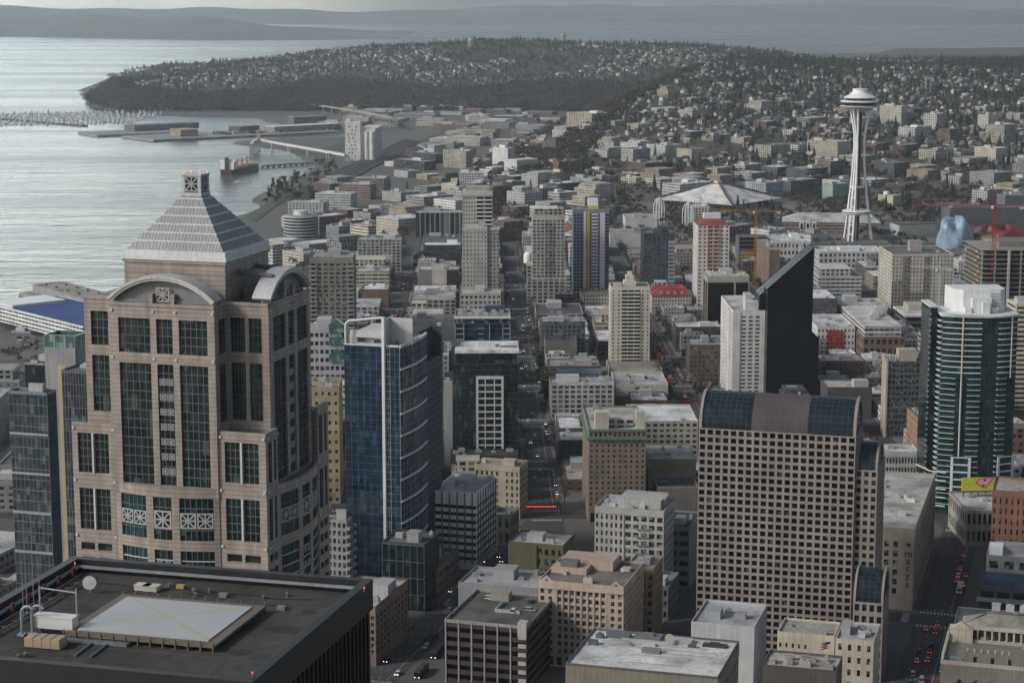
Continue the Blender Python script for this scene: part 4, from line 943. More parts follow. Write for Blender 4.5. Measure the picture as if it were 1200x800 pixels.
for i in range(6): b.part('pillar', MB().fbox(b.fr['F'], b.w*i/6.3+0.2, b.w*i/6.3+0.75, 0.01, 0.35, 0, b.h+0.7), 'trim', (0.30, 0.30, 0.30))
for k in range(8): b.part('corner_block', MB().fbox(b.fr['F'], b.w-3.4, b.w-0.1, 0.01, 0.4, k*b.h/7.6+1.4, k*b.h/7.6+3.0), 'trim', (0.40, 0.39, 0.38))
b.part('stair_head', MB().fbox(b.fr['F'], b.w-3.6, b.w, 0.02, 0.5, b.h-3.2, b.h+2.6).box(b.w/2-3.6, b.w/2-0.1, -b.d/2, -b.d/2+4, b.h+0.12, b.h+2.6), 'trim', (0.42, 0.41, 0.40))
b.roof((0.10, 0.105, 0.09), ph=1.3, units=0, pcol=(0.30, 0.30, 0.29))
b.part('ramp_wall', MB().box(-b.w/2+16, b.w/2-8, -4, -3.5, b.h+0.12, b.h+1.5).box(-b.w/2+15.5, -b.w/2+16, -3.9, 8, b.h+0.12, b.h+1.5), 'trim', (0.36, 0.36, 0.35)); b.part('lift_house', MB().box(-8, 0, 11, 16, b.h+0.12, b.h+3.5).box(-8.2, 0.2, 10.8, 16.2, b.h+3.503, b.h+3.8), 'trim', (0.28, 0.26, 0.22))
b.finish(); GARAGE = b
b = tower('garage_annex', 'pale flat roofed annex joined to the back of the parking garage', 'building', S(632, 692, 760, 570, 655, DT, w=36, d=26), (0.25, 0.25, 0.26))
b.roof((0.34, 0.34, 0.36), units=5, ucol=(0.3, 0.3, 0.3)); b.finish()
b = tower('olive_building', 'olive green building with a blank side wall by the garage', 'building', S(660, 641, 691, 596, 668, DT, d=22), (0.135, 0.125, 0.07), short='olive green building')
b.grid('F', 4, 4, 0, b.h-1, 0.55, 0.6, u0=b.w*0.52); b.solid('F', 0, b.w*0.52-0.01, 0, b.h, 0.8); b.solid('F', b.w*0.52, None, b.h-1); b.roof((0.44, 0.44, 0.44), units=3); b.finish()
b = tower('terracotta_building', 'pink terracotta office building with gabled parapet and brown roof deck', 'office building', S(731, 690, 788, 631, 755, DT), (0.45, 0.36, 0.30), short='pink terracotta building')
W = b.w
for (u0, u1, n) in ((0, W*0.185, 2), (W*0.215, W*0.80, 8), (W*0.83, W, 2)): b.grid('F', n, 9, 5.2, b.h-2.2, 0.56 if n > 2 else 0.5, 0.62, u0=u0, u1=u1)
for (u0, u1) in ((W*0.185+0.001, W*0.215-0.001), (W*0.80+0.001, W*0.83-0.001)): b.solid('F', u0, u1, 5.2, b.h-2.2, 0.12)
b.grid('F', 10, 1, 0, 5.2, 0.6, 0.7, sill=0.15, mat='glass_dark'); b.solid('F', 0, None, b.h-2.2, b.h); b.grid('R', 11, 9, 5.2, b.h-2.2, 0.52, 0.6); b.solid('R', None, None, 0, 5.2); b.solid('R', None, None, b.h-2.2, b.h)
pi_ = MB()
for i in range(9): pi_.fbox(b.fr['F'], W*0.215+(W*0.585)*i/8-0.22, W*0.215+(W*0.585)*i/8+0.22, 0.01, 0.3, 5.2, b.h-2.5)
pi_.fbox(b.fr['F'], 0.05, W-0.05, 0.012, 0.5, b.h-2.3, b.h-1.6); pi_.fbox(b.fr['F'], 0.05, W-0.05, 0.012, 0.4, 4.9, 5.5); pi_.build('pilaster', 'wall', b.root, (0.46, 0.37, 0.31))
gb = MB()
for u0, u1 in ((0, W*0.19), (W*0.82, W)):
    um = (u0+u1)/2; q = [(u0+.1, b.h+0.9), (u0+1.2, b.h+1.3), (um, b.h+3.3), (u1-1.2, b.h+1.3), (u1-.1, b.h+0.9)]; f0 = b.fr['F']
    for (a, za), (c, zc) in zip(q, q[1:]):
        P = [f0.p(a, 0.06), f0.p(c, 0.06), f0.p(c, -0.55), f0.p(a, -0.55)]; gb.hexa([(*p_, b.h-0.2) for p_ in P] + [(*P[0], za), (*P[1], zc), (*P[2], zc), (*P[3], za)])
gb.build('gable_parapet', 'wall', b.root, (0.47, 0.38, 0.32))
for u in (W*0.095, W*0.91): b.part('blue_medallion', MB().fbox(b.fr['F'], u-0.45, u+0.45, 0.07, 0.16, b.h+0.9, b.h+1.8), 'paint', (0.04, 0.06, 0.30))
b.roof((0.17, 0.15, 0.13), units=6, big=False, ucol=(0.4, 0.38, 0.35))
b.part('roof_house', MB().box(-W*0.40, W*0.22, 4, b.d/2-2.2, b.h+0.13, b.h+4.2), 'wall', (0.44, 0.34, 0.28)); b.part('tank_house', MB().box(-W*0.46, -W*0.04, -4.5, 3.9, b.h+0.14, b.h+2.6), 'wall', (0.44, 0.34, 0.28)); b.part('cooling_tower', MB().box(-W*0.36, -W*0.16, -3, 2, b.h+2.603, b.h+5), 'trim', (0.13, 0.13, 0.13))
dsh = MB().lathe([(0.05, 0), (0.5, 0.07), (1.0, 0.3)], 16); o = dsh.build('roof_dish', 'paint', b.root, (0.7, 0.7, 0.7)); o.location = (W*0.34, 3, b.h+1.6); o.rotation_euler = (R(80), 0, 0.4)
b.finish()
b = tower('brick_building', 'tan brick building right behind the pink terracotta building', 'building', S(766, 668, 752, 733, 777, DT), (0.30, 0.235, 0.165), short='tan brick building')
b.grid('F', 4, 7, 3, b.h-1.5, 0.6, 0.62); b.solid('F', None, None, 0, 3); b.solid('F', None, None, b.h-1.5); b.grid('R', 7, 7, 3, b.h-1.5, 0.55, 0.6); b.solid('R', None, None, 0, 3); b.solid('R', None, None, b.h-1.5)
b.roof((0.38, 0.38, 0.38), units=5, ucol=(0.3, 0.3, 0.3)); b.finish()
b = tower('brick_building', 'low grey building at the avenue behind the tan brick building', 'building', S(783, 690, 727, 756, 796, DT), (0.16, 0.155, 0.15)); b.grid('R', 7, 3, wf=.55, hf=.6); b.grid('F', 4, 3); b.roof((0.2, 0.2, 0.2), units=3); b.finish()
b = tower('terracotta_building', 'white ornate office block with zigzag fire escapes', 'office building', S(778, 601, 706, 697, 784, DT, d=24), (0.40, 0.39, 0.37), short='white ornate block')
W = b.w
b.grid('F', 6, 10, 2, b.h-2, 0.45, 0.6, u0=0, u1=W*0.42); b.grid('F', 5, 10, 2, b.h-2, 0.7, 0.6, u0=W*0.43, u1=W); b.solid('F', W*0.42+.003, W*0.43-.003, 2, b.h-2, 0.4); b.solid('F', None, None, b.h-2, b.h, 0.3); b.solid('F', None, None, 0, 2)
b.grid('R', 6, 10, 2, b.h-2); b.solid('R', None, None, b.h-2); b.solid('R', None, None, 0, 2)
fe = MB(); f0 = b.fr['F']
for k in range(9):
    z = 4+k*(b.h-6)/9.6; u0, u1 = W*0.58, W*0.80
    fe.fbox(f0, u0, u1, 0.05, 1.1, z-0.06, z+0.06); fe.fbox(f0, u0, u1, 1.04, 1.1, z+0.9, z+1.0)
    a = f0.p(u0+0.4, 0.6); c = f0.p(u1-0.4, 0.6); fe.tube((*a, z+(b.h-6)/9.6), (*c, z), 0.16, 4)
fe.build('fire_escape', 'trim', b.root, (0.34, 0.34, 0.33))
b.roof((0.40, 0.40, 0.40), units=5, ucol=(0.4, 0.4, 0.4)); b.part('upper_storey', MB().box(-W*0.2, W*0.42, -b.d*0.3, b.d*0.45, b.h+0.13, b.h+4), 'wall', (0.40, 0.39, 0.37)); b.finish()
P = gp(866, 753, 62.0)
cx, cy, w, d, h = solve(866, 753, None, 696, None, DT, 'R', h=62.0, d=38)
b = Bld('white_roof_building', 'building with a dirty white roof of ducts and hatches at the bottom edge', 'building', cx, cy, w, d, h, DT, (0.26, 0.22, 0.17), short='white roofed building')
u, v = axes(DT); b.root.location = (cx - v[0]*d, cy - v[1]*d, 0)
b.grid('R', 12, 12, 2, h-4, 0.4, 0.55); b.solid('R', None, None, 0, 2); b.solid('R', None, None, h-4, h, 0.2); b.roof((0.62, 0.62, 0.60), ph=0.8, units=0, pcol=(0.12, 0.12, 0.115))
rr = random.Random(4)
for (x, y, ww, dd, hh, c) in ((-0.30, 0.36, 8, 3, 1.6, (0.12, 0.14, 0.15)), (-0.1, 0.40, 9, 5, 1.2, (0.16, 0.16, 0.16)), (0.12, 0.36, 8, 4, 1.0, (0.45, 0.45, 0.44)), (0.36, 0.34, 8, 3, 0.7, (0.05, 0.05, 0.05)), (-0.42, 0.30, 2.6, 1.8, 1.3, (0.10, 0.11, 0.12)), (-0.43, 0.1, 3, 2, 1.3, (0.09, 0.1, 0.11)), (0.22, 0.24, 2.2, 2.4, 0.7, (0.08, 0.08, 0.08)), (-0.06, 0.2, 4, 1.5, 0.9, (0.5, 0.5, 0.5)), (-0.02, 0.02, 6, 3, 1.1, (0.22, 0.22, 0.24)), (-0.2, 0.14, 3, 2, 0.8, (0.3, 0.3, 0.3))):
    put(unit_mesh(ww, dd, hh, rr.choice((0, 2))), 'rooftop_unit', b.root, c, (x*w, y*d, h+0.12))
for i in range(7): b.part('duct', MB().box(rr.uniform(-0.4, 0.1)*w, rr.uniform(0.15, 0.42)*w, -d*0.3+i*d*0.1, -d*0.3+i*d*0.1+0.5, h+0.12, h+0.4+0.05*i), 'trim', (0.4, 0.4, 0.4))
dd_ = MB().lathe([(0.05, 0), (0.8, 0.12), (1.6, 0.5)], 18); o = dd_.build('roof_dish', 'paint', b.root, (0.55, 0.52, 0.45)); o.location = (0.06*w, d*0.27, h+2.2); o.rotation_euler = (R(62), 0, 0.5); b.part('dish_mast', MB().tube((0.06*w, d*0.27, h+0.12), (0.06*w, d*0.27, h+2.2), 0.15, 6), 'metal', (0.3, 0.3, 0.3))
b.finish()
b = tower('blank_building', 'windowless white concrete block in front of the large pink office tower', 'building', S(884, 737, 830, 810, 899, DT), (0.47, 0.48, 0.49), short='windowless white block'); b.roof((0.40, 0.40, 0.42), units=3, ucol=(0.28, 0.3, 0.31)); b.finish()
b = tower('dark_building', 'dark grey building above the avenue between white ornate block and pink office tower', 'building', S(808, 620, 690, 783, 818, DT, w=16, d=30), (0.20, 0.235, 0.25))
b.grid('F', 3, 6, wf=0.8, hf=0.5, mat='glass_blue'); b.roof((0.07, 0.07, 0.07), units=2); b.finish()
# ---- the large pink office tower with barrel vaults
PK = (0.29, 0.246, 0.228)
def vault(b, x0, x1, y0, y1, z0, rise, parts, endw=1.0):
    """half barrel roof running along x; parts: (from, to, material) shares of its length"""
    n = 16; W = y1-y0
    prof = [(y0 + W*0.5*(1-cos(pi*i/n)), z0 + rise*sin(pi*i/n)) for i in range(n+1)]
    for a, c, mat in parts:
        m_ = MB(); X0, X1 = x0+(x1-x0)*a, x0+(x1-x0)*c
        A = [(X0, y, z) for y, z in prof]; B = [(X1, y, z) for y, z in prof]; m_.strip(A, B)
        m_.face(A); m_.face(B[::-1]); g = m_.build('vault_glazing' if mat != 'wall' else 'vault_panel', mat, b.root, (0.075, 0.064, 0.07))
        r = MB(); k = max(2, int((X1-X0)/2.2))
        for i in range(k+1):
            X = X0+(X1-X0)*i/k
            for (ya, za), (yb, zb) in zip(prof, prof[1:]): r.tube((X, ya, za+0.02), (X, yb, zb+0.02), 0.07, 4)
        for y, z in prof[1:-1]: r.tube((X0, y, z+0.02), (X1, y, z+0.02), 0.06, 4)
        r.build('vault_rib', 'trim', b.root, (0.05, 0.07, 0.09) if mat != 'wall' else (0.13, 0.09, 0.095))
    for X in (x0-endw, x1):
        m_ = MB(); o = [(y0-0.5 + (W+1)*0.5*(1-cos(pi*i/n)), z0 + (rise+0.7)*sin(pi*i/n)) for i in range(n+1)]; q = [(y0+1.3 + (W-2.6)*0.5*(1-cos(pi*i/n)), z0 + (rise-1.2)*sin(pi*i/n)) for i in range(n+1)]
        for i in range(n):
            m_.hexa([(X, *q[i]), (X, *o[i]), (X, *o[i+1]), (X, *q[i+1]), (X+endw, *q[i]), (X+endw, *o[i]), (X+endw, *o[i+1]), (X+endw, *q[i+1])])
        m_.build('vault_arch', 'wall', b.root, PK)
        f_ = MB(); f_.face([(X+endw*0.5, *p_) for p_ in q]); f_.face([(X+endw*0.5+0.05, *p_) for p_ in q[::-1]]); f_.build('end_glazing', 'glass_dark', b.root)
glass('glass_ink', (0.003, 0.004, 0.005), (0.010, 0.012, 0.014), (0.09, 0.09, 0.085), 0.08, spec=(0.04, 0.16))
cx, cy, w, d, h = solve(**S(1003, 512, 778, 819, 1012, DT))
d = 26
u, v = axes(DT); c0 = solve(**S(1003, 512, 778, 819, 1012, DT, d=26)); cx, cy = c0[0], c0[1]
b = Bld('office_tower', 'large pink office tower with square window grid and barrel vaulted glass roof', 'office tower', cx, cy, w, d, h, DT, PK, short='large pink office tower', rec=0.6)
nc = 20; nrw = int(round(h/ (w/nc*1.0)))
b.grid('F', nc, nrw, 0, h, 0.69, 0.66, sill=0.17, mat='glass_ink'); b.grid('R', 7, nrw, 0, h, 0.69, 0.66, sill=0.17, mat='glass_ink')
vault(b, -w/2+1.2, w/2-1.2, -d/2+0.4, d/2-0.4, h, 13.5, ((0, 0.33, 'glass_vault'), (0.333, 0.70, 'wall'), (0.703, 1.0, 'glass_vault')), 1.2)
b.finish()
for (xo, ww, dd, hh, yoff) in ((w/2, 9.0, 30, h-14, 2.0), (w/2+9.02, 0, 0, 0, 0)):
    if not ww: continue
    sb = MB(); f0 = Frame(xo+0.003, -d/2+yoff, 1, 0, ww); fR_ = Frame(xo+0.003+ww, -d/2+yoff+0.6, 0, 1, dd-1.2); ops = []
    nr = int(hh/3.35)
    for k in range(nr):
        for i in range(3): a = ww*(i+0.2)/3; ops.append((a, a+ww*0.2, hh*(k+.2)/nr, hh*(k+.8)/nr))
    panel_wall(sb, f0, 0, ww, 0, hh, ops, 0.6); o2 = []
    for k in range(nr):
        for i in range(8): a = fR_.w*(i+0.2)/8; o2.append((a, a+fR_.w*0.6/8, hh*(k+.2)/nr, hh*(k+.8)/nr))
    panel_wall(sb, fR_, 0, fR_.w, 0, hh, o2, 0.6); sb.box(xo+0.6, xo+ww-0.6, -d/2+yoff+0.6, -d/2+yoff+dd, 0, hh-0.01); sb.build('side_wing', 'wall', b.root, PK)
    gm = MB()
    for fr_, L_ in ((f0, ops), (fR_, o2)):
        for o in L_: gm.fbox(fr_, o[0]-.05, o[1]+.05, -0.59, -0.5, o[2]-.05, o[3]+.05)
    struct(gm.build('wing_window_field', 'glass_dark', b.root), 'stuff')
    vault(b, xo+1.0, xo+ww-1.0, -d/2+yoff+0.5, -d/2+yoff+dd*0.8, hh, 9.5, ((0, 1, 'glass_vault'),), 1.0)
bb = tower('stepped_wing', 'low pink wing with blue glass vault at the right foot of the tower', 'office wing', S(1035, 707, 800, 1000, 1046, DT, d=24), PK, rec=0.5)
bb.grid('F', 4, 7, wf=0.6, hf=0.6, sill=0.2, mat='glass_dark'); bb.grid('R', 8, 7, wf=0.6, hf=0.6, sill=0.2, mat='glass_dark'); bb.finish()
vault(bb, -bb.w/2+0.9, bb.w/2-0.9, -bb.d/2+0.3, bb.d/2-0.3, bb.h, 11, ((0, 1, 'glass_vault'),), 0.9)
b = tower('cream_building', 'cream plaster building with a flag and roof terraces in front of the pink tower', 'building', S(978, 748, 860, 911, 992, DT, d=18, zb=0), (0.52, 0.47, 0.385), short='cream plaster building')
b.grid('F', 5, 9, b.h-34, b.h-2.5, 0.36, 0.5, u0=0, u1=b.w*0.55); b.solid('F', b.w*0.55+.002); b.solid('F', 0, b.w*0.55, 0, b.h-34); b.solid('F', 0, b.w*0.55, b.h-2.5); b.roof((0.33, 0.31, 0.27), units=2, big=False); b.finish()
b = tower('cream_building', 'lower cream wing with grey roof right of the cream plaster building', 'building', S(1024, 754, 870, 979, 1030, DT, d=22), (0.50, 0.455, 0.38)); b.grid('F', 4, 8, wf=0.35, hf=0.5); b.roof((0.36, 0.36, 0.37), units=5); b.finish()
b = tower('brown_building', 'dark brown building with crowded roof terrace at the foot of the cream building', 'building', S(980, 789, 930, 893, 1000, DT, d=17), (0.11, 0.095, 0.08)); b.roof((0.42, 0.41, 0.38), units=9, big=False, ucol=(0.35, 0.33, 0.3)); b.finish()
fp = thing('flag_pole', 'small red, white and blue flag on a thin pole before the cream building', 'flag', (*at(973, 758, 720)[:2], at(973, 775, 720)[2]))
MB().tube((0, 0, 0), (0, 0, 8), 0.09, 6).build('pole', 'metal', fp, (0.4, 0.4, 0.4))
fl = MB()
for i in range(7):
    for s in range(6):
        y0 = 0.25*sin(s*1.0); y1 = 0.25*sin(s+1.0); z = 5.2+i*0.36-0.1*s; fl.hexa([(-0.1-s*.6, y0, z), (-0.7-s*.6, y1, z-.1), (-0.7-s*.6, y1+.03, z-.1), (-0.1-s*.6, y0+.03, z), (-0.1-s*.6, y0, z+.36), (-0.7-s*.6, y1, z+.26), (-0.7-s*.6, y1+.03, z+.26), (-0.1-s*.6, y0+.03, z+.36)], 2 if (s < 3 and i > 3) else i % 2)
plain('flag_red', (0.45, 0.03, 0.04), streak=0); plain('flag_white', (0.75, 0.75, 0.75), streak=0); plain('flag_blue', (0.03, 0.04, 0.2), streak=0)
fl.build('flag', ['flag_red', 'flag_white', 'flag_blue'], fp)
# ---- department store with its vertical sign
b = tower('department_store', 'beige stone department store with vertical star and lettering sign at its corner', 'department store', S(1072, 622, 715, 1003, 1096, DT), (0.34, 0.29, 0.235), short='beige department store', rec=0.5)
fW = b.w
b.grid('F', 5, 6, 6, b.h-5, 0.5, 0.62, u0=0, u1=fW*0.76); b.solid('F', fW*0.76+.002, None, 0, b.h, 0.3); b.solid('F', 0, fW*0.76, 0, 6); b.solid('F', 0, fW*0.76, b.h-5)
b.grid('R', 13, 6, 6, b.h-5, 0.34, 0.66); b.solid('R', None, None, 0, 6); b.solid('R', None, None, b.h-5)
pl_ = MB()
for i in range(14): u = b.fr['R'].w*i/13; pl_.fbox(b.fr['R'], max(u-0.5, 0), min(u+0.5, b.fr['R'].w), 0.004, 0.5, 4, b.h-3)
pl_.build('pilaster', 'wall', b.root, (0.36, 0.31, 0.25)); b.roof((0.43, 0.42, 0.39), units=9, big=False, ucol=(0.55, 0.54, 0.5)); b.finish()
def letters(txt, size, mat, parent, loc, rot, depth=0.1, name='lettering', color=None):
    cu = bpy.data.curves.new(name, 'FONT'); cu.body = txt; cu.size = size; cu.extrude = depth; cu.align_x = 'CENTER'; cu.align_y = 'CENTER'; cu.materials.append(MATS[mat])
    t = bpy.data.objects.new(name, cu); COL.objects.link(t); me = bpy.data.meshes.new_from_object(t); bpy.data.objects.remove(t)
    o = bpy.data.objects.new(name, me); COL.objects.link(o); o.parent = parent; o.location = loc; o.rotation_euler = rot
    if color: o.color = (*color, 1)
    return o
plain('sign_dark', (0.018, 0.017, 0.016), streak=0)
uu = fW*0.905 - fW/2; zt_ = b.h-6.5; sg = b.root
st = MB(); P10 = [((1.5 if i % 2 == 0 else 0.62)*sin(i*pi/5), (1.5 if i % 2 == 0 else 0.62)*cos(i*pi/5)) for i in range(10)]
i0 = len(st.v); st.v += [(uu+x, -b.d/2-0.42, zt_+z) for x, z in P10] + [(uu+x, -b.d/2-0.303, zt_+z) for x, z in P10]; st.f += [tuple(range(10))] + [(i, i+10, (i+1) % 10+10, (i+1) % 10) for i in range(10)]; st.m += [0]*11
st.build('star', 'sign_dark', sg)
for i, ch in enumerate("macys"):
    letters(ch, 4.6, 'sign_dark', sg, (uu, -b.d/2-0.32, zt_-4.2-i*3.3-(1.0 if i > 3 else 0)), (pi/2, 0, 0))
letters("'", 4.6, 'sign_dark', sg, (uu, -b.d/2-0.32, zt_-4.2-3.9*3.3), (pi/2, 0, 0))
# ---- right edge: green glass tower and neighbours
TG = solve(**S(1108, 372, 604, 1196, None, BT, 'L', d=34)); cx, cy, w, d, h = TG
tg = thing('glass_tower', 'tall green glass tower with curved white balconies and white penthouse', 'apartment tower', (cx, cy, 0), -BT); LAND.append(('green glass tower', 1150, 470))
OCC.append([(cx-w/2-5, cy-d/2-4), (cx+w/2+2, cy-d/2-4), (cx+w/2+2, cy+d/2), (cx-w/2-5, cy+d/2)])
n = 20; bul = 5.5; Rb = ((w/2)**2+bul**2)/(2*bul); t0 = math.asin(w/2/Rb)
def bowp(t, o=0): return ((Rb+o)*sin(t), -d/2+bul - ((Rb+o)*cos(t)-(Rb-bul)) )
T_ = [-t0+2*t0*i/n for i in range(n+1)]
body = [bowp(t) for t in T_] + [(w/2, d/2), (-w/2, d/2)]
MB().prism(body, 0, h).build('glazing', 'glass_teal', tg)
NF = 36; mu = MB()
for i in range(n+1):
    a = bowp(T_[i], 0.0); c = bowp(T_[i], 0.14); mu.tube((*c, 0), (*c, h-0.1), 0.06, 4)
for k in range(1, NF):
    for ta, tb in zip(T_, T_[1:]): mu.tube((*bowp(ta, 0.1), h*k/NF), (*bowp(tb, 0.1), h*k/NF), 0.07, 4)
for k in range(1, NF): mu.box(-w/2-0.06, -w/2-0.003, -d/2+bul, d/2, h*k/NF-0.1, h*k/NF+0.1)
mu.build('mullion_grid', 'trim', tg, (0.06, 0.075, 0.078))
def balc(ta, tb, k, out=1.6, rail=True, nm='balcony', side=0):
    m_ = MB(); N_ = 5; z = h*k/NF
    for i in range(N_):
        a, b_ = ta+(tb-ta)*i/N_, ta+(tb-ta)*(i+1)/N_
        A, B, C, D = bowp(a, 0.02), bowp(b_, 0.02), bowp(b_, out), bowp(a, out)
        m_.hexa([(*D, z-0.15), (*C, z-0.15), (*B, z-0.15), (*A, z-0.15), (*D, z+0.17), (*C, z+0.17), (*B, z+0.17), (*A, z+0.17)])
    o = m_.build(nm, 'trim', tg, (0.66, 0.67, 0.66))
    if rail:
        r = MB()
        for i in range(N_):
            a, b_ = ta+(tb-ta)*i/N_, ta+(tb-ta)*(i+1)/N_; A, B, C, D = bowp(a, out-0.12), bowp(b_, out-0.12), bowp(b_, out-0.05), bowp(a, out-0.05)
            r.hexa([(*D, z+0.18), (*C, z+0.18), (*B, z+0.18), (*A, z+0.18), (*D, z+1.2), (*C, z+1.2), (*B, z+1.2), (*A, z+1.2)])
        r.build('balcony_rail', 'glass_teal', o)
for k in range(2, NF):
    up = k > 25
    if up: balc(-t0*0.98, -t0*0.02, k, 1.3, False); balc(t0*0.42, t0*0.98, k, 1.3, False)
    else: balc(-t0*1.0, -t0*0.62, k, 1.7); balc(-t0*0.33, -t0*0.02, k, 1.7); balc(t0*0.42, t0*0.66, k, 1.7)
for k in range(2, NF): put(MB().box(-w/2-1.5, -w/2-0.02, -d/2+bul+1, -d/2+bul+7, -0.15, 0.17).mesh('balcony', 'trim') if k == 2 else BALC_L, 'balcony', tg, (0.66, 0.67, 0.66), (0, 0, h*k/NF)); BALC_L = bpy.data.meshes['balcony'] if False else [o for o in tg.children if o.name.startswith('balcony')][-1].data
for a, z0, z1 in ((-0.48, 0, h), (0.78, h*25/NF, h)):
    c = bowp(a*t0, 1.2); MB().tube((*c, z0), (*c, z1), 0.45, 8).build('white_pillar', 'trim', tg, (0.55, 0.5, 0.44))
for a in (-0.42, 0.72):
    m_ = MB(); N_ = 8; zz = h*0.30
    A, B = a*t0-0.13, a*t0+0.13
    for k in range(9):
        for e0, e1 in ((A, A+0.035), (B-0.035, B)):
            if k == 0:
                P = [bowp(e0, 2.4), bowp(e1, 2.4), bowp(e1, 1.8), bowp(e0, 1.8)]; m_.hexa([(*p_, 0) for p_ in P] + [(*p_, zz) for p_ in P])
        P = [bowp(A+0.036, 2.35), bowp(B-0.036, 2.35), bowp(B-0.036, 1.8), bowp(A+0.036, 1.8)]; z = zz*k/8; m_.hexa([(*p_, z-0.5 if k else 0) for p_ in P] + [(*p_, z+0.3 if k < 8 else z) for p_ in P])
    m_.build('white_frame', 'trim', tg, (0.62, 0.63, 0.64)); g_ = MB(); P = [bowp(A+0.03, 2.0), bowp(B-0.03, 2.0), bowp(B-0.03, 1.81), bowp(A+0.03, 1.81)]; g_.hexa([(*p_, 1) for p_ in P] + [(*p_, zz-1) for p_ in P]); g_.build('frame_glazing', 'glass_teal', tg)
rf = [bowp(t, 1.9) for t in T_] + [(w/2+0.5, d/2), (-w/2-0.5, d/2)]
MB().prism(rf, h+0.003, h+1.0).build('roof_canopy', 'roof', tg, (0.66, 0.67, 0.67))
phm = MB(); cyl = [(-w*0.32, -d*0.05), (-w*0.2, -d*0.16), (w*0.30, -d*0.16), (w*0.38, -d*0.05), (w*0.38, d*0.42), (-w*0.34, d*0.42)]
phm.prism(cyl, h+1.003, h+13); phm.box(-w*0.1, w*0.16, -d*0.28, -d*0.165, h+1.004, h+9); phm.box(-w*0.2, -w*0.11, -d*0.3, -d*0.17, h+1.004, h+4); phm.box(w*0.02, w*0.12, -d*0.36, -d*0.285, h+1.004, h+7); phm.box(w*0.165, w*0.25, -d*0.26, -d*0.17, h+1.004, h+4)
phm.build('penthouse', 'trim', tg, (0.70, 0.71, 0.71))
for i in range(6): MB().box(w*0.16, w*0.30, -d*0.165, -d*0.162, h+4+i*1.3, h+4.5+i*1.3).build('louvre', 'trim', tg, (0.3, 0.31, 0.31))
finx = -w/2-5.2
MB().box(finx, -w/2-1.6, -d/2+12, d/2, 0, h+3.5).build('side_fin', 'glass_dark', tg)
MB().box(finx-0.3, -w/2-1.4, -d/2+11.6, d/2+0.3, h+3.503, h+4.4).build('fin_cap', 'trim', tg, (0.6, 0.61, 0.61))
fm = MB()
for k in range(1, 37): fm.box(finx-0.45, finx+0.5, -d/2+11.7, -d/2+12.4, h*k/36-0.18, h*k/36+0.18)
fm.build('fin_slab', 'trim', tg, (0.56, 0.57, 0.57))
for k in range(5):
    m_ = MB(); z = 5+k*4.6
    pts_ = [bowp(t, 3.0) for t in (-t0*1.15, -t0*0.95, -t0*0.75)]
    for (a, b_) in zip(pts_, pts_[1:]): m_.tube((*a, z), (*b_, z), 0.4, 6)
    m_.tube((finx-3, d/2-14, z), (*pts_[0], z), 0.4, 6); m_.build('base_band', 'trim', tg, (0.62, 0.62, 0.61))
b = tower('retail_podium', 'low pale shop building with a flat white roof under the yellow billboard', 'shop building', S(1133, 600, 640, 1188, 1112, BT, 'L'), (0.34, 0.325, 0.29), short='low pale shop building')
b.grid('L', 9, 2, wf=0.6, hf=0.6); b.grid('F', 9, 2, wf=0.6, hf=0.62); b.roof((0.50, 0.50, 0.49), units=4, big=False); b.finish()
bp_ = at(1146, 578, 1030); bb = thing('billboard', 'yellow billboard with a tilted pink phone on the low roof', 'billboard', (bp_[0], bp_[1], b.h+0.2), R(4))
plain('bill_yellow', (0.62, 0.58, 0.05), rough=0.5, streak=0, a1=0.05); plain('bill_pink', (0.60, 0.09, 0.17), rough=0.5, streak=0, a1=0.05); plain('bill_rose', (0.80, 0.38, 0.42), rough=0.5, streak=0, a1=0.05)
BW, BH, BZ = 17.6, 7.0, 3.2
MB().box(-BW/2, BW/2, -0.25, 0.25, BZ, BZ+BH).build('panel', 'bill_yellow', bb)
fr_ = MB(); fr_.box(-BW/2-0.25, BW/2+0.25, -0.3, 0.3, BZ-0.4, BZ-0.003); fr_.build('frame', 'sign_dark', bb)
for i in range(5): MB().box(-BW/2+1+i*3.9, -BW/2+1.4+i*3.9, -0.1, 0.3, 0, BZ-0.41).build('leg', 'metal', bb, (0.1, 0.1, 0.1))
def flat(pts, y, mat, nm): m_ = MB(); m_.face([(x, y, z) for x, z in pts]); m_.face([(x, y+0.002, z) for x, z in pts[::-1]]); return m_.build(nm, mat, bb)
zc = BZ
flat([(-2.0, zc+4.3), (0.2, zc+6.4), (7.9, zc+7.4), (8.3, zc+6.6), (4.2, zc+1.4), (2.6, zc+1.2)], -0.275, 'bill_pink', 'phone_picture'); flat([(-1.2, zc+4.2), (0.6, zc+5.8), (7.2, zc+6.7), (3.6, zc+2.0)], -0.28, 'bill_rose', 'phone_screen')
flat([(-1.6, zc+3.9), (-0.9, zc+4.5), (3.4, zc+1.9), (2.7, zc+1.3)], -0.285, 'bill_pink', 'phone_edge')
for (x, z) in ((3.3, zc+5.6), (2.8, zc+2.8)): flat([(x+0.8*cos(t*pi/6), z+0.5*sin(t*pi/6)) for t in range(12)], -0.29, 'sign_dark', 'phone_button')
letters("· ········", 1.6, 'sign_dark', bb, (-5.2, -0.30, zc+3.7), (pi/2, 0, 0), 0.01)
b = tower('brick_hotel', 'red brick building right of the yellow billboard at the frame edge', 'building', S(1163, 576, 668, 1260, 1160, DT, 'L', d=30), (0.24, 0.115, 0.08), short='red brick building')
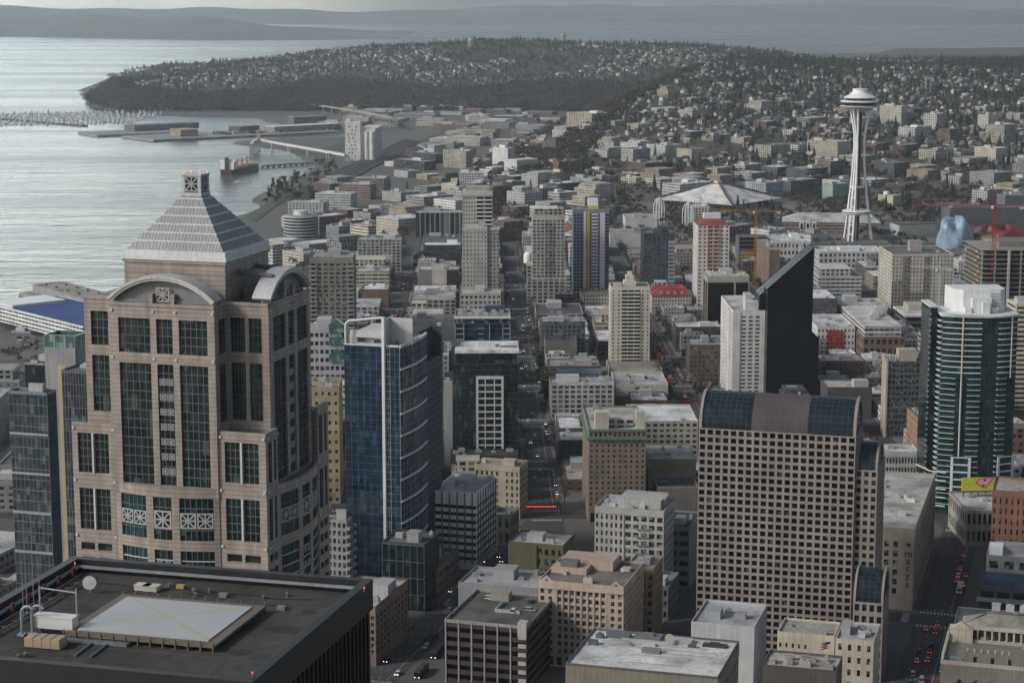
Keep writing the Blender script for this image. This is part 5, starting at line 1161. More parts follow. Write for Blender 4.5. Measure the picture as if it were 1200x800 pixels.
b.grid('F', 14, 7, 2, b.h-2, 0.34, 0.55); b.solid('F', None, None, 0, 2); b.solid('F', None, None, b.h-2, b.h, 0.2); b.roof((0.36, 0.33, 0.31), units=3); b.part('roof_house', MB().box(-b.w/2+15, b.w/2-4, 0, 14, b.h+.13, b.h+6), 'trim', (0.05, 0.05, 0.055)); b.finish()
b = tower('retail_building', 'low grey shop building with a white roof tent beside the right avenue', 'shop building', S(1156, 652, 705, 1300, 1180, DT, 'L', d=24), (0.28, 0.28, 0.27))
b.grid('F', 8, 3, wf=0.6, hf=0.5); b.roof((0.36, 0.36, 0.35), units=5); b.part('roof_tent', MB().box(-b.w/2+1, -b.w/2+7, -b.d/2+2, -b.d/2+11, b.h+0.13, b.h+4.2), 'paint', (0.75, 0.75, 0.75)); b.finish()
b = tower('retail_building', 'low shop building with a blue roof deck above the right avenue', 'shop building', S(1148, 687, 728, 1300, 1175, DT, 'L', d=22), (0.10, 0.115, 0.13))
b.grid('F', 8, 2, wf=0.8, hf=0.5, mat='glass_dark'); b.roof((0.05, 0.09, 0.16), units=3, big=False, ucol=(0.45, 0.4, 0.33)); b.part('canopy', MB().box(-b.w/2-1, b.w/2, -b.d/2-6, -b.d/2-0.1, b.h-5, b.h-4.5), 'trim', (0.28, 0.32, 0.35)); b.finish()
b = tower('hotel', 'grey green hotel with a cream colonnade roofline in the lower right corner', 'hotel', S(1102, 777, 900, 1290, 1115, DT, 'L', d=40), (0.20, 0.19, 0.16), short='colonnaded grey hotel', rec=0.5)
hh = b.h; b.grid('F', 9, 10, hh-38, hh-4.2, 0.22, 0.42, u0=4, u1=b.w); b.solid('F', 0, 3.99); b.solid('F', 4, None, 0, hh-38); b.solid('F', 4, None, hh-4.2)
b.grid('L', 9, 10, hh-38, hh-2, 0.3, 0.5); b.solid('L', None, None, 0, hh-38); b.solid('L', None, None, hh-2); b.roof((0.20, 0.19, 0.17), units=4, big=False, ph=1.4, pcol=(0.42, 0.38, 0.31))
co = MB(); x0 = -b.w/2
for i in range(22): co.box(x0+3+i*2.6, x0+3.7+i*2.6, 7.6, 8.4, hh+0.13, hh+5)
co.box(x0+1, b.w/2, 7.3, 8.7, hh+5.003, hh+6.2); co.box(x0+1, b.w/2, 7.2, 8.8, hh+0.13, hh+1.2)
for i in range(12): co.box(x0+0.2, x0+1.0, -b.d/2+1+i*2.4, -b.d/2+1.9+i*2.4, hh+1.4, hh+3.6)
co.build('colonnade', 'wall', b.root, (0.47, 0.43, 0.35))
gb = MB(); gb.prism([(x0+1.2, 6.0), (x0+9.5, 6.0), (x0+9.5, 7.1), (x0+1.2, 7.1)], hh+0.13, lambda x, y: hh+5.2); gb.hexa([(x0+0.9, 5.8, hh+5.203), (x0+9.8, 5.8, hh+5.203), (x0+9.8, 7.15, hh+5.203), (x0+0.9, 7.15, hh+5.203), (x0+5.2, 5.8, hh+8), (x0+5.5, 5.8, hh+8), (x0+5.5, 7.15, hh+8), (x0+5.2, 7.15, hh+8)]); gb.build('gable', 'wall', b.root, (0.47, 0.43, 0.35))
b.part('upper_storey', MB().box(x0+8, b.w/2-1, 9.5, b.d/2-1, hh+0.13, hh+6), 'wall', (0.09, 0.085, 0.08)); b.part('hipped_roof', MB().hexa([(x0+5, 9, hh+6.003), (b.w/2, 9, hh+6.003), (b.w/2, b.d/2, hh+6.003), (x0+5, b.d/2, hh+6.003), (x0+14, 15, hh+10), (b.w/2-4, 15, hh+10), (b.w/2-4, b.d/2-6, hh+10), (x0+14, b.d/2-6, hh+10)]), 'roof', (0.30, 0.28, 0.25))
for i in range(5): put(unit_mesh(3, 3, 2.2, i % 3), 'rooftop_unit', b.root, (0.4, 0.4, 0.4), (x0+17+i*5, 18, hh+10))
for i, ww in enumerate((3.4, 3.0, 4.6)):
    for k in range(int(ww/.55)): b.part('painted_letter', MB().box(x0+5.4+k*.55, x0+5.75+k*.55, -b.d/2-.03, -b.d/2-.003, hh-7-i*1.3, hh-6.2-i*1.3+.2*(k*7 % 3)), 'sign_dark')
b.part('front_storey', MB().box(x0+8.2, b.w/2-.1, -b.d/2+.1, -b.d/2+8, hh+.13, hh+5.2), 'wall', (0.20, 0.19, 0.16)); b.part('skylight', MB().box(x0+2, x0+7.4, -b.d/2+5, -b.d/2+5.6, hh+.13, hh+1.4), 'trim', (.2, .24, .3))
for i in range(5): put(pane_mesh(1.2, 2.1, 'glass_dark'), 'window', b.root, None, (x0+12+i*6, -b.d/2+.09, hh+2.6))
for i in range(7): b.part('finial', MB().box(x0+9+i*2.4, x0+9.5+i*2.4, -b.d/2+.3, -b.d/2+.8, hh+5.203, hh+6.4), 'trim', (.47, .43, .35))
b.finish()
b = tower('hotel', 'dark gridded hotel slab with beige end wall and rooftop boxes', 'hotel', S(1041, 425, 512, 1097, 1036, BT, 'L'), (0.09, 0.095, 0.095), short='dark gridded hotel slab')
b.grid('F', 12, 13, 0, b.h, 0.80, 0.62, mat='glass'); b.roof((0.40, 0.38, 0.34), units=2, big=False); f0 = b.fr['F']
b.part('end_wall', MB().box(-b.w/2-1.2, -b.w/2-0.003, -b.d/2-0.6, b.d/2, 0, b.h+2), 'wall', (0.42, 0.36, 0.28))
for x, ww, hh_ in ((-2, 11, 7), (11, 9, 4.5), (-14, 5, 3)): put(unit_mesh(ww, 9, hh_, 0), 'penthouse', b.root, (0.40, 0.36, 0.30), (x, 2, b.h+0.13))
for i in range(3): b.part('flue', MB().tube((-b.w/2+2+i*1.6, -3, b.h), (-b.w/2+2+i*1.6, -3, b.h+4.6), 0.5, 8), 'trim', (0.5, 0.48, 0.45))
b.finish()
b = tower('brick_building', 'tan brick block with fire stair left of the green glass tower', 'building', S(1076, 492, 566, 1097, 1063, BT, 'L'), (0.31, 0.185, 0.11), short='tan brick block')
b.grid('L', 7, 9, wf=0.3, hf=0.45); b.grid('F', 3, 9, wf=0.34, hf=0.5); b.roof((0.23, 0.22, 0.21), units=4); b.finish()
b = tower('office_building', 'low white office with a row of windows in pairs before the tan brick block', 'office building', S(1035, 531, 572, 1078, 1032, BT, 'L', d=20), (0.52, 0.52, 0.50), short='low white office')
b.grid('F', 12, 3, 2, b.h-2, 0.7, 0.6); b.solid('F', None, None, 0, 2); b.solid('F', None, None, b.h-2, b.h, 0.25); b.roof((0.62, 0.62, 0.6), units=2, big=False); b.finish()
# ---- along the central avenue
b = tower('glass_building', 'dark glass hotel with a tall white window frame and white roof canopy', 'hotel', S(607, 411, 563, 530, None, BT, d=34), (0.03, 0.04, 0.045), short='white framed glass hotel')
h = b.h; F = b.fr['F']
b.curtain('F', 16, 20, 0, h-7.5, 0, None, 'glass_dark', (0.045, 0.06, 0.065), 0.1, 0.1); b.curtain('F', 6, 1, h-7.5, h-1.2, 2, b.w-1, 'glass_dark', (0.08, 0.08, 0.08))
b.curtain('R', 8, 20, 0, h-7.5, 0, None, 'glass_dark', (0.045, 0.06, 0.065))
fx0, fx1, z1 = b.w*0.36, b.w*0.78, h-16; wf = MB()
wf.fbox(F, fx0, fx0+1.3, 0.18, 1.2, 9, z1); wf.fbox(F, fx1-1.3, fx1, 0.18, 1.2, 9, z1); wf.fbox(F, fx0, fx1, 0.18, 1.2, z1+.003, z1+1.6)
for i in (1, 2): wf.fbox(F, fx0+(fx1-fx0)*i/3-0.3, fx0+(fx1-fx0)*i/3+0.3, 0.18, 1.0, 9, z1)
for k in range(13): wf.fbox(F, fx0+1.31, fx1-1.31, 0.2, 0.9, 9+(z1-9)*k/13, 9.8+(z1-9)*k/13)
wf.build('white_frame', 'trim', b.root, (0.56, 0.56, 0.55))
b.part('roof_canopy', MB().box(-b.w/2+1.5, b.w/2+0.6, -b.d/2-1.0, b.d/2-4, h-1.197, h+0.6), 'roof', (0.72, 0.72, 0.72))
b.part('roof_plant', MB().box(-4, 6, -8, 2, h+0.603, h+2.2), 'trim', (0.6, 0.6, 0.6)); b.part('roof_deck', MB().box(b.w/2-10, b.w/2-0.5, -9, -4, h+0.604, h+0.9), 'trim', (0.22, 0.15, 0.11))
b.part('side_stair', MB().box(-b.w/2-5, -b.w/2-0.01, -b.d/2+2, b.d/2, 0, h-18), 'trim', (0.36, 0.36, 0.35))
for i in range(6): put(unit_mesh(2.5, 2, 1.6, i % 3), 'rooftop_unit', b.root, (0.4, 0.4, 0.4), (-b.w/2-3+i*1.2, -b.d/2+5+i*3, h-18 if i < 1 else h+0.6))
b.solid('F', None, None, h-1.2, h); b.finish()
b = tower('podium', 'black podium at the foot of the white framed glass hotel', 'podium', S(607, 535, 575, 528, None, BT, d=16), (0.05, 0.05, 0.05)); b.roof((0.06, 0.06, 0.065), units=6, big=False); b.finish()
b = tower('glass_building', 'dark glass apartment block with white balcony frames and cluttered roof garden', 'apartment block', S(598, 372, 486, 533, None, BT, d=32), (0.04, 0.045, 0.05), short='dark glass block')
h = b.h; b.curtain('F', 12, 17, 0, h-4, 0, None, 'glass_blue', (0.06, 0.08, 0.1), 0.1, 0.15); F = b.fr['F']; wf = MB()
for k in range(17):
    z = h*k/18; wf.fbox(F, 0, 6, 0.13, 1.5, z, z+0.35); wf.fbox(F, b.w*0.86, b.w, 0.13, 1.5, z, z+0.35); wf.fbox(F, b.w*0.42, b.w*0.52, 0.13, 0.8, z, z+0.35)
for u in (0, 5.6, b.w*0.62, b.w*0.86, b.w-0.4): wf.fbox(F, u, u+0.4, 0.14, 1.55, 0, h-4)
wf.build('balcony_frame', 'trim', b.root, (0.34, 0.36, 0.38)); b.grid('F', 5, 1, h-4, h, 0.9, 0.8, sill=0.05); b.roof((0.24, 0.23, 0.21), units=16, big=False, pcol=(0.6, 0.6, 0.6))
b.part('roof_edge', MB().box(-b.w/2-0.6, b.w/2+0.3, -b.d/2-0.8, -b.d/2-0.47, h-0.6, h+0.9), 'trim', (0.66, 0.66, 0.66)); b.part('blue_plant_box', MB().box(2, b.w/2-3, 6, 13, h+.13, h+4), 'trim', (0.04, 0.06, 0.10)); b.finish()
b = tower('cream_building', 'pale low block with a boxy penthouse behind the dark glass block', 'apartment block', S(587, 345, 396, 539, None, BT, d=26), (0.42, 0.41, 0.37), short='pale low block'); b.grid('F', 9, 8, wf=0.6, hf=0.5, mat='glass'); b.roof((0.46, 0.45, 0.43), units=1); b.finish()
b = tower('apartment_tower', 'plain grey apartment tower with small square windows', 'apartment tower', S(571, 268, 372, 541.5, None, BT, d=24), (0.42, 0.405, 0.38), short='plain grey tower')
b.grid('F', 7, 20, 0, b.h-1.5, 0.34, 0.42); b.solid('F', None, None, b.h-1.5); b.part('side_wing', MB().box(b.w/2+0.003, b.w/2+10, -b.d/2+1.5, b.d/2, 0, b.h-1.8), 'facade_punched', (0.30, 0.29, 0.275)); b.part('wing_roof', MB().box(b.w/2-0.2, b.w/2+10.5, -b.d/2+1.2, b.d/2, b.h-1.797, b.h-0.9), 'roof', (0.36, 0.36, 0.35))
b.roof((0.46, 0.46, 0.44), units=3, pcol=(0.5, 0.49, 0.46)); b.finish()
b = tower('apartment_tower', 'cream tower with dark balcony stack behind the plain grey tower', 'apartment tower', S(577, 224, 334, 542, None, BT, d=26), (0.50, 0.475, 0.42), short='cream tower with balconies')
b.grid('F', 5, 22, 0, b.h-5, 0.5, 0.42, u0=0, u1=b.w*0.45); b.grid('F', 2, 22, 0, b.h-5, 0.86, 0.6, u0=b.w*0.455, u1=b.w, mat='glass_dark'); b.solid('F', None, None, b.h-5, b.h, -0.2)
for k in range(22):
    for i in range(2): put(pane_mesh(b.w*0.24, 0.9, 'white', 1.4), 'balcony', b.root, None, (-b.w/2+b.w*(0.59+0.273*i), -b.d/2-0.6, (b.h-5)*(k+0.16)/22))
b.part('crown', MB().box(-b.w/2-0.8, b.w/2+0.8, -b.d/2-0.8, b.d/2, b.h-4.8, b.h-3.6).box(-b.w/2+3, b.w/2-3, -b.d/2+3, b.d/2-3, b.h+.003, b.h+3.5), 'wall', (0.36, 0.34, 0.31)); b.finish()
b = tower('apartment_tower', 'pale concrete apartment tower with dense window grid on the central avenue', 'apartment tower', S(624, 252, 358, 662, 621, BT, 'L', d=26), (0.40, 0.385, 0.35), short='pale concrete tower')
b.grid('F', 8, 25, 0, b.h-4, 0.70, 0.56); b.solid('F', None, None, b.h-4, b.h, -0.3); b.grid('L', 6, 25, 0, b.h-4, 0.6, 0.5); b.solid('L', None, None, b.h-4)
for k in range(25):
    put(pane_mesh(b.w*0.22, 0.9, 'concrete', 1.2), 'balcony', b.root, None, (0, -b.d/2-0.5, (b.h-4)*(k+0.16)/25))
b.part('crown_storey', MB().box(-b.w/2+2, b.w/2-1, -b.d/2+2, b.d/2-2, b.h+.003, b.h+5), 'facade_bay', (0.36, 0.34, 0.31)); b.part('roof_canopy', MB().box(-b.w/2-1.5, b.w/2-6, -b.d/2+1, b.d/2-2, b.h+5.003, b.h+5.8), 'roof', (0.62, 0.61, 0.58))
b.part('base_storeys', MB().box(-b.w/2-4.5, -b.w/2-0.01, -b.d/2+1, b.d/2, 0, 36).box(-b.w/2-4.5, b.w/2+1, -b.d/2-5, -b.d/2-0.5, 0, 24), 'facade_bay', (0.42, 0.41, 0.38)); b.finish()
dm_ = thing('dome_roof', 'white dome beside the pale concrete tower', 'dome', at(619, 300, 1830)); MB().lathe([(4.2, -6), (4.2, 0), (3.9, 1.6), (2.9, 3.0), (1.4, 3.9), (0.1, 4.2)], 16).build('dome', 'paint', dm_, (0.75, 0.75, 0.75)); MB().lathe([(0.1, 4.2), (0.1, 5.5)], 6).build('finial', 'metal', dm_, (0.4, 0.4, 0.4))
b = tower('apartment_tower', 'blue and white apartment tower with a yellow vertical stripe', 'apartment tower', S(672, 248, 350, 714, 670, BT, 'L', d=26), (0.15, 0.19, 0.24), short='yellow striped tower')
W, h = b.w, b.h
b.grid('F', 3, 26, 0, h-2, 0.8, 0.62, u0=0, u1=W*0.28, mat='glass_blue'); b.grid('F', 5, 26, 0, h-2, 0.86, 0.6, u0=W*0.46, u1=W, mat='glass_blue'); b.solid('F', W*0.28+.002, W*0.46-.002, 0, h, 0.1); b.solid('F', 0, W*0.28, h-2); b.solid('F', W*0.46, W, h-2); b.grid('L', 6, 26, 0, h, 0.7, 0.6, mat='glass_blue')
F = b.fr['F']; ys_m = MB(); q = h/26
for k in range(3, 26): e = 0.25 if k % 2 else 0.0; ys_m.fbox(F, W*0.37+e, W*0.455+e, 0.12, 0.8, q*k, q*(k+1)-0.02)
ys_m.build('yellow_stripe', 'paint', b.root, (0.58, 0.32, 0.02)); b.part('white_stripe', MB().fbox(F, W*0.29, W*0.35, 0.11, 0.4, 8, h), 'paint', (0.58, 0.60, 0.68))
for k in range(1, 26): put(pane_mesh(W*0.19, 1.15, 'white', 1.0), 'balcony', b.root, None, (-W/2+W*0.60, -b.d/2-0.52, q*k+0.5));
wp = MB(); wp.fbox(F, W*0.74, W*0.88, 0.12, 0.5, 6, h-1); wp.build('white_panel', 'paint', b.root, (0.55, 0.57, 0.64))
b.part('base_band', MB().fbox(F, -0.5, W+0.5, 0.81, 1.2, 5.5, 6.4), 'trim', (0.5, 0.5, 0.52)); b.roof((0.34, 0.33, 0.32), ph=2.4, units=6, big=False, pcol=(0.22, 0.21, 0.2)); b.part('yellow_penthouse', MB().box(-W*0.05, W*0.2, -6, 2, h+.13, h+4.5), 'paint', (0.55, 0.48, 0.08)); b.part('white_tank_screen', MB().box(-W*0.08, W*0.2, -5, 3, h+4.503, h+11), 'paint', (0.72, 0.74, 0.77)); b.finish()
b = tower('apartment_tower', 'slate blue apartment tower with pale window columns beside the yellow striped tower', 'apartment tower', S(754, 274, 352, 791, 741, BT, 'L', d=30), (0.055, 0.07, 0.09), short='slate blue tower')
b.grid('F', 7, 18, 0, b.h, 0.5, 0.55); b.grid('L', 5, 18, 0, b.h, 0.6, 0.5); b.roof((0.16, 0.17, 0.18), units=4, ucol=(0.06, 0.07, 0.09)); b.part('pale_bay', MB().fbox(b.fr['F'], b.w*0.80, b.w, 0.01, 0.9, 0, b.h-6), 'facade_ribbon', (0.34, 0.36, 0.40)); b.part('turret', MB().lathe([(3, b.h), (3, b.h+3), (0.2, b.h+4)], 8, b.w*0.1, -b.d*0.3), 'trim', (0.05, 0.06, 0.07)); b.finish()
cs = S(716, 337, 434, 762, 712, BT, 'L'); cx, cy, w, d, h = solve(**cs); d = 24
b = tower('apartment_tower', 'slender cream apartment tower with balcony strip and small crown', 'apartment tower', S(716, 337, 434, 762, 712, BT, 'L', d=24), (0.60, 0.56, 0.475), short='slender cream tower')
W, h = b.w, b.h; NFl = 21
b.grid('F', 2, NFl, 3, h-1.5, 0.34, 0.45, u0=0, u1=W*0.27); b.grid('F', 3, NFl, 3, h-1.5, 0.92, 0.56, u0=W*0.275, u1=W*0.755, sill=0.3, mat='glass_dark'); b.grid('F', 2, NFl, 3, h-1.5, 0.34, 0.45, u0=W*0.76, u1=W); b.solid('F', None, None, h-1.5); b.solid('F', None, None, 0, 3); b.grid('L', 7, NFl, 3, h-1.5, 0.5, 0.5); b.solid('L', None, None, h-1.5); b.solid('L', None, None, 0, 3)
for k in range(NFl): put(pane_mesh(W*0.46, 0.85, 'wall', 1.5), 'balcony', b.root, (0.62, 0.58, 0.5), (W*0.015, -b.d/2-0.6, 3+(h-4.5)*(k+0.14)/NFl))
for k in range(NFl): put(pane_mesh(1.4, 0.85, 'wall', 3.0), 'balcony', b.root, (0.62, 0.58, 0.5), (-W/2-0.5, -b.d/2+3, 3+(h-4.5)*(k+0.14)/NFl))
b.roof((0.20, 0.14, 0.12), units=0, ph=0.7); b.part('crown', MB().box(-4.5, 4.5, -6, 3, h+.13, h+4).box(-3, 3, -5, 1.5, h+4.003, h+8).box(-1.6, 1.6, -4, 0, h+8.003, h+10.5).box(-W/2+2, -6, -7, -4, h+.13, h+2.2), 'wall', (0.60, 0.565, 0.49)); b.finish()
b = tower('parking_podium', 'cream parking podium under the slender cream tower', 'podium', S(714, 433, 444, 776, 708, BT, 'L', d=36), (0.50, 0.46, 0.39)); b.grid('L', 1, 4, wf=0.9, hf=0.4, mat='glass_black', name='open_deck'); b.roof((0.24, 0.21, 0.19), units=0, ph=0.8); b.finish()
b = tower('apartment_block', 'low cream and olive block with a square courtyard in its roof', 'apartment block', S(722, 452, 476, 783, 714, BT, 'L', d=48), (0.47, 0.45, 0.37), short='courtyard block')
W, h = b.w, b.h; b.solid('F', 0, W*0.33, 0, h, 0.1); b.grid('F', 2, 4, 0, h, 0.62, 0.5, u0=W*0.335, u1=W*0.66); b.solid('F', W*0.665, W, 0, h, 0.1); b.part('olive_base', MB().fbox(b.fr['F'], -0.1, W*0.33, 0.11, 0.4, 0, h*0.5).fbox(b.fr['F'], W*0.665, W+0.1, 0.11, 0.4, 0, h*0.5), 'wall', (0.17, 0.17, 0.08)); b.grid('L', 9, 4, wf=.4, hf=.5)
b.roof((0.44, 0.44, 0.44), units=5, big=False, pcol=(0.5, 0.48, 0.42)); b.part('courtyard', MB().box(-W*0.17, W*0.17, -1, 12, h+0.125, h+0.16), 'sign_dark'); b.part('courtyard_house', MB().box(-W*0.15, W*0.1, -2, 4, h+0.13, h+3), 'wall', (0.55, 0.52, 0.44)); b.finish()  # courtyard is a flat dark sheet on the roof, its shade painted in
b = tower('hotel', 'brown brick hotel with a green copper cornice and cream roof houses', 'hotel', S(690, 505, 613, 757, 683, BT, 'L'), (0.225, 0.18, 0.14), short='green corniced hotel')
b.root.location.x -= 0
W, h = b.w, b.h
b.grid('F', 10, 13, 9, h-3.5, 0.36, 0.45); b.grid('F', 6, 1, 0, 7, 0.55, 0.72, sill=0.1, mat='glass_dark'); b.solid('F', None, None, 7, 9, 0.25); b.grid('F', 12, 1, h-3.5, h, 0.45, 0.6, sill=.15)
b.grid('L', 7, 13, 9, h-3.5, 0.4, 0.45); b.solid('L', None, None, 0, 9); b.solid('L', None, None, h-3.5)
co = MB(); co.box(-W/2-1.3, W/2+1.3, -b.d/2-1.3, -b.d/2-0.02, h-4.4, h-3.4); co.box(-W/2-1.3, -W/2-0.02, -b.d/2-0.01, b.d/2, h-4.4, h-3.4); co.box(-W/2-0.4, W/2+0.4, -b.d/2-0.4, -b.d/2-0.02, h-0.3, h+0.5); co.build('copper_cornice', 'trim', b.root, (0.10, 0.20, 0.165))
for i in range(10): b.part('cornice_bracket', MB().fbox(b.fr['F'], W*(i+.5)/10-.3, W*(i+.5)/10+.3, 0.02, 0.9, h-5.2, h-4.41), 'trim', (0.45, 0.42, 0.37))
b.roof((0.40, 0.39, 0.36), units=4, big=False); b.part('roof_house', MB().box(-W*0.38, -W*0.14, -b.d/2+4, -b.d/2+12, h+.13, h+9), 'wall', (0.52, 0.48, 0.39)); b.part('roof_house', MB().box(W*0.34, W*0.49, -b.d/2+5, -b.d/2+12, h+.13, h+9), 'wall', (0.52, 0.48, 0.39)); b.part('roof_gallery', MB().box(-W*0.13, W*0.3, -b.d/2+9, -b.d/2+18, h+.13, h+4), 'facade_bay', (0.45, 0.43, 0.38)); b.finish()
b = tower('blank_building', 'tan blank walled block right of the green corniced hotel', 'building', S(760, 540, 590, 816, 757, BT, 'L', d=38), (0.29, 0.235, 0.17)); b.roof((0.40, 0.39, 0.38), units=5, big=False); b.finish()
b = tower('teal_roof_building', 'dark teal roofed hall beside the white ornate block', 'hall', S(770, 572, 612, 818, 760, BT, 'L', d=24), (0.20, 0.17, 0.15)); b.roof((0.05, 0.085, 0.09), units=3, big=False, ucol=(0.07, 0.1, 0.11), pcol=(0.33, 0.24, 0.19)); b.finish()
b = tower('apartment_tower', 'white slab apartment tower with rows of black windows beside the black wedge tower', 'apartment tower', S(859, 366, 470, 899, 845, BT, 'L'), (0.62, 0.60, 0.58), short='white slab tower')
W, h = b.w, b.h
b.solid('F', 0, W*0.22, 0, h, 0.4); b.grid('F', 3, 22, 0, h-2, 0.62, 0.5, u0=W*0.225, u1=W*0.83, mat='glass'); b.solid('F', W*0.225, W*0.83, h-2); b.solid('F', W*0.835, W, 0, h, 0.4); b.grid('L', 7, 22, 0, h, 0.5, 0.5)
for k in range(22):
    for i in range(2): put(pane_mesh(5, 0.9, 'white', 1.2), 'balcony', b.root, None, (-W/2-0.6, -b.d*0.28+i*b.d*0.5, h*(k+0.15)/22), pi/2)
b.roof((0.55, 0.54, 0.53), units=1, ph=1.4); b.part('lift_house', MB().box(-3, 6, -b.d/2+4, -b.d/2+12, h+.13, h+6.5), 'wall', (0.6, 0.58, 0.56)); b.finish()
cx, cy, w, d, h = solve(900, 340, 474, 961, 888, BT, 'L', d=40)
wt = thing('wedge_tower', 'black glass tower with two steep slanted wedge roofs', 'office tower', (cx, cy, 0), -BT); LAND.append(('black wedge tower', 925, 380)); OCC.append([(cx-w/2-3, cy-d/2-3), (cx+w/2+3, cy-d/2-3), (cx+w/2+3, cy+d/2+3), (cx-w/2-3, cy+d/2+3)])
Y = cy-d/2
hl, hm, hr = at(900, 341, Y)[2], at(962, 396, Y)[2], at(957, 283, Y+d)[2]; hbk = at(888, 336, Y+d)[2]
MB().prism([(-w/2, -d/2), (w/2, -d/2), (w/2, -d*0.02), (-w/2, -d*0.02)], 0, lambda x, y: hl + (hm-hl)*(x+w/2)/w).build('front_wedge', 'glass_black', wt)
MB().prism([(-w/2-3, -d*0.02+0.01), (w/2-1.5, -d*0.02+0.01), (w/2-1.5, d/2), (-w/2-3, d/2)], 0, lambda x, y: hbk-3 + (hr-hbk)*(x+w/2+3)/w).build('rear_wedge', 'glass_black', wt)
ms = MB()
for i in range(24):
    x = -w/2+w*i/23; ms.tube((x, -d/2-0.02, 0), (x, -d/2-0.02, hl+(hm-hl)*(x+w/2)/w), 0.06, 4)
for k in range(1, 30):
    z = k*3.6
    if z < hm: ms.tube((-w/2, -d/2-0.02, z), (w/2, -d/2-0.02, z), 0.05, 4)
ms.build('mullion_grid', 'trim', wt, (0.014, 0.014, 0.016))
sl = MB()
zsl = lambda x: hbk-3 + (hr-hbk)*(x+w/2+3)/w
for i in range(13): x = -w/2-3+(w+1.5)*i/12; sl.tube((x, -d*0.02, zsl(x)+0.06), (x, d/2, zsl(x)+0.06), 0.12, 4)
for j in range(4): y = -d*0.02+d*0.52*j/3; sl.tube((-w/2-3, y, zsl(-w/2-3)+0.08), (w/2-1.5, y, zsl(w/2-1.5)+0.08), 0.12, 4)
sl.build('slope_mullion', 'trim', wt, (0.03, 0.032, 0.036))
ap = MB()
for i in range(8):
    t0_, t1_ = i*0.35, (i+1)*0.35; ap.tube((w/2-8+3.5*(1-cos(t0_))*1.0, d/2-1, hr-7+8*sin(t0_)), (w/2-8+3.5*(1-cos(t1_)), d/2-1, hr-7+8*sin(t1_)), 0.35, 6)
ap.build('roof_arch', 'trim', wt, (0.6, 0.6, 0.58))
b = tower('office_building', 'dark glass office with a pale concrete frame and busy roof', 'office building', S(829, 325, 398, 878, 822, BT, 'L', d=30), (0.34, 0.31, 0.27), short='concrete framed office')
W, h = b.w, b.h; b.grid('F', 1, 1, 0, h-3.5, 0.94, 0.985, u0=0, u1=W*0.66, sill=0.0, mat='glass_black'); b.grid('F', 1, 1, 0, h-3.5, 0.9, 0.985, u0=W*0.665, u1=W, sill=0.0, mat='glass_black'); b.solid('F', None, None, h-3.5, h, 0.2); b.grid('L', 2, 1, 0, h-3.5, 0.85, 0.98, sill=0, mat='glass_black'); b.solid('L', None, None, h-3.5)
b.roof((0.5, 0.49, 0.46), units=12, big=True, ucol=(0.55, 0.54, 0.5)); b.finish()
b = tower('apartment_tower', 'pink and white apartment tower with a red roof', 'apartment tower', S(818, 264, 368, 855, 812.5, BT, 'L'), (0.60, 0.56, 0.52), short='red roofed pink tower')
W, h = b.w, b.h
b.grid('F', 2, 23, 0, h, 0.5, 0.45, u0=0, u1=W*0.3); b.grid('F', 2, 23, 0, h, 0.7, 0.5, u0=W*0.301, u1=W*0.7, mat='glass'); b.grid('F', 2, 23, 0, h, 0.5, 0.45, u0=W*0.701, u1=W); b.grid('L', 6, 23, 0, h, 0.5, 0.45)
pm = MB()
for k in range(24): pm.fbox(b.fr['F'], W*0.305, W*0.695, 0.01, 0.7, h*k/23-0.5 if k else 0, h*k/23+0.5 if k < 23 else h)
for u in (0.305, 0.49, 0.675): pm.fbox(b.fr['F'], W*u, W*u+0.8, 0.0105, 0.6, 0.6, h-0.6)
pm.build('pink_bay', 'wall', b.root, (0.42, 0.25, 0.215))
b.part('red_roof', MB().hexa([(-W/2-.4, -b.d/2-.4, h+.003), (W/2+.4, -b.d/2-.4, h+.003), (W/2+.4, b.d/2+.4, h+.003), (-W/2-.4, b.d/2+.4, h+.003), (-W/2+5, -b.d/2+5, h+4), (W/2-5, -b.d/2+5, h+4), (W/2-5, b.d/2-5, h+4), (-W/2+5, b.d/2-5, h+4)]), 'roof', (0.24, 0.055, 0.055)); b.part('white_roof_house', MB().box(-W/2+6.5, W/2-6, -4, 5, h+4.003, h+8.5), 'paint', (0.65, 0.65, 0.62)); b.finish()
b = tower('apartment_block', 'cream apartment block with red hipped roofs beside the slender cream tower', 'apartment block', S(764, 346, 368, 810, 762, BT, 'L', d=34), (0.45, 0.41, 0.35), short='red roofed block')
W, h = b.w, b.h; b.grid('F', 14, 5, wf=.5, hf=.5); b.finish()
for (x0, x1, y0, y1) in ((-W/2-.8, W/2+.8, -b.d/2-.8, -b.d/2+13), (-W/2-.8, W/2+.8, b.d/2-13, b.d/2+.8), (-7, 7, -b.d/2+13.01, b.d/2-13.01)):
    e = min(x1-x0, y1-y0)*0.45; b.part('red_roof', MB().hexa([(x0, y0, h+.003), (x1, y0, h+.003), (x1, y1, h+.003), (x0, y1, h+.003), (x0+e, y0+e, h+5.5), (x1-e, y0+e, h+5.5), (x1-e, y1-e, h+5.5), (x0+e, y1-e, h+5.5)]), 'roof', (0.25, 0.05, 0.05))
for i in range(4): b.part('dormer', MB().box(-W/2+7+i*(W-16)/3, -W/2+9.5+i*(W-16)/3, -b.d/2+0.5, -b.d/2+3, h+.5, h+3), 'trim', (0.4, 0.3, 0.27))
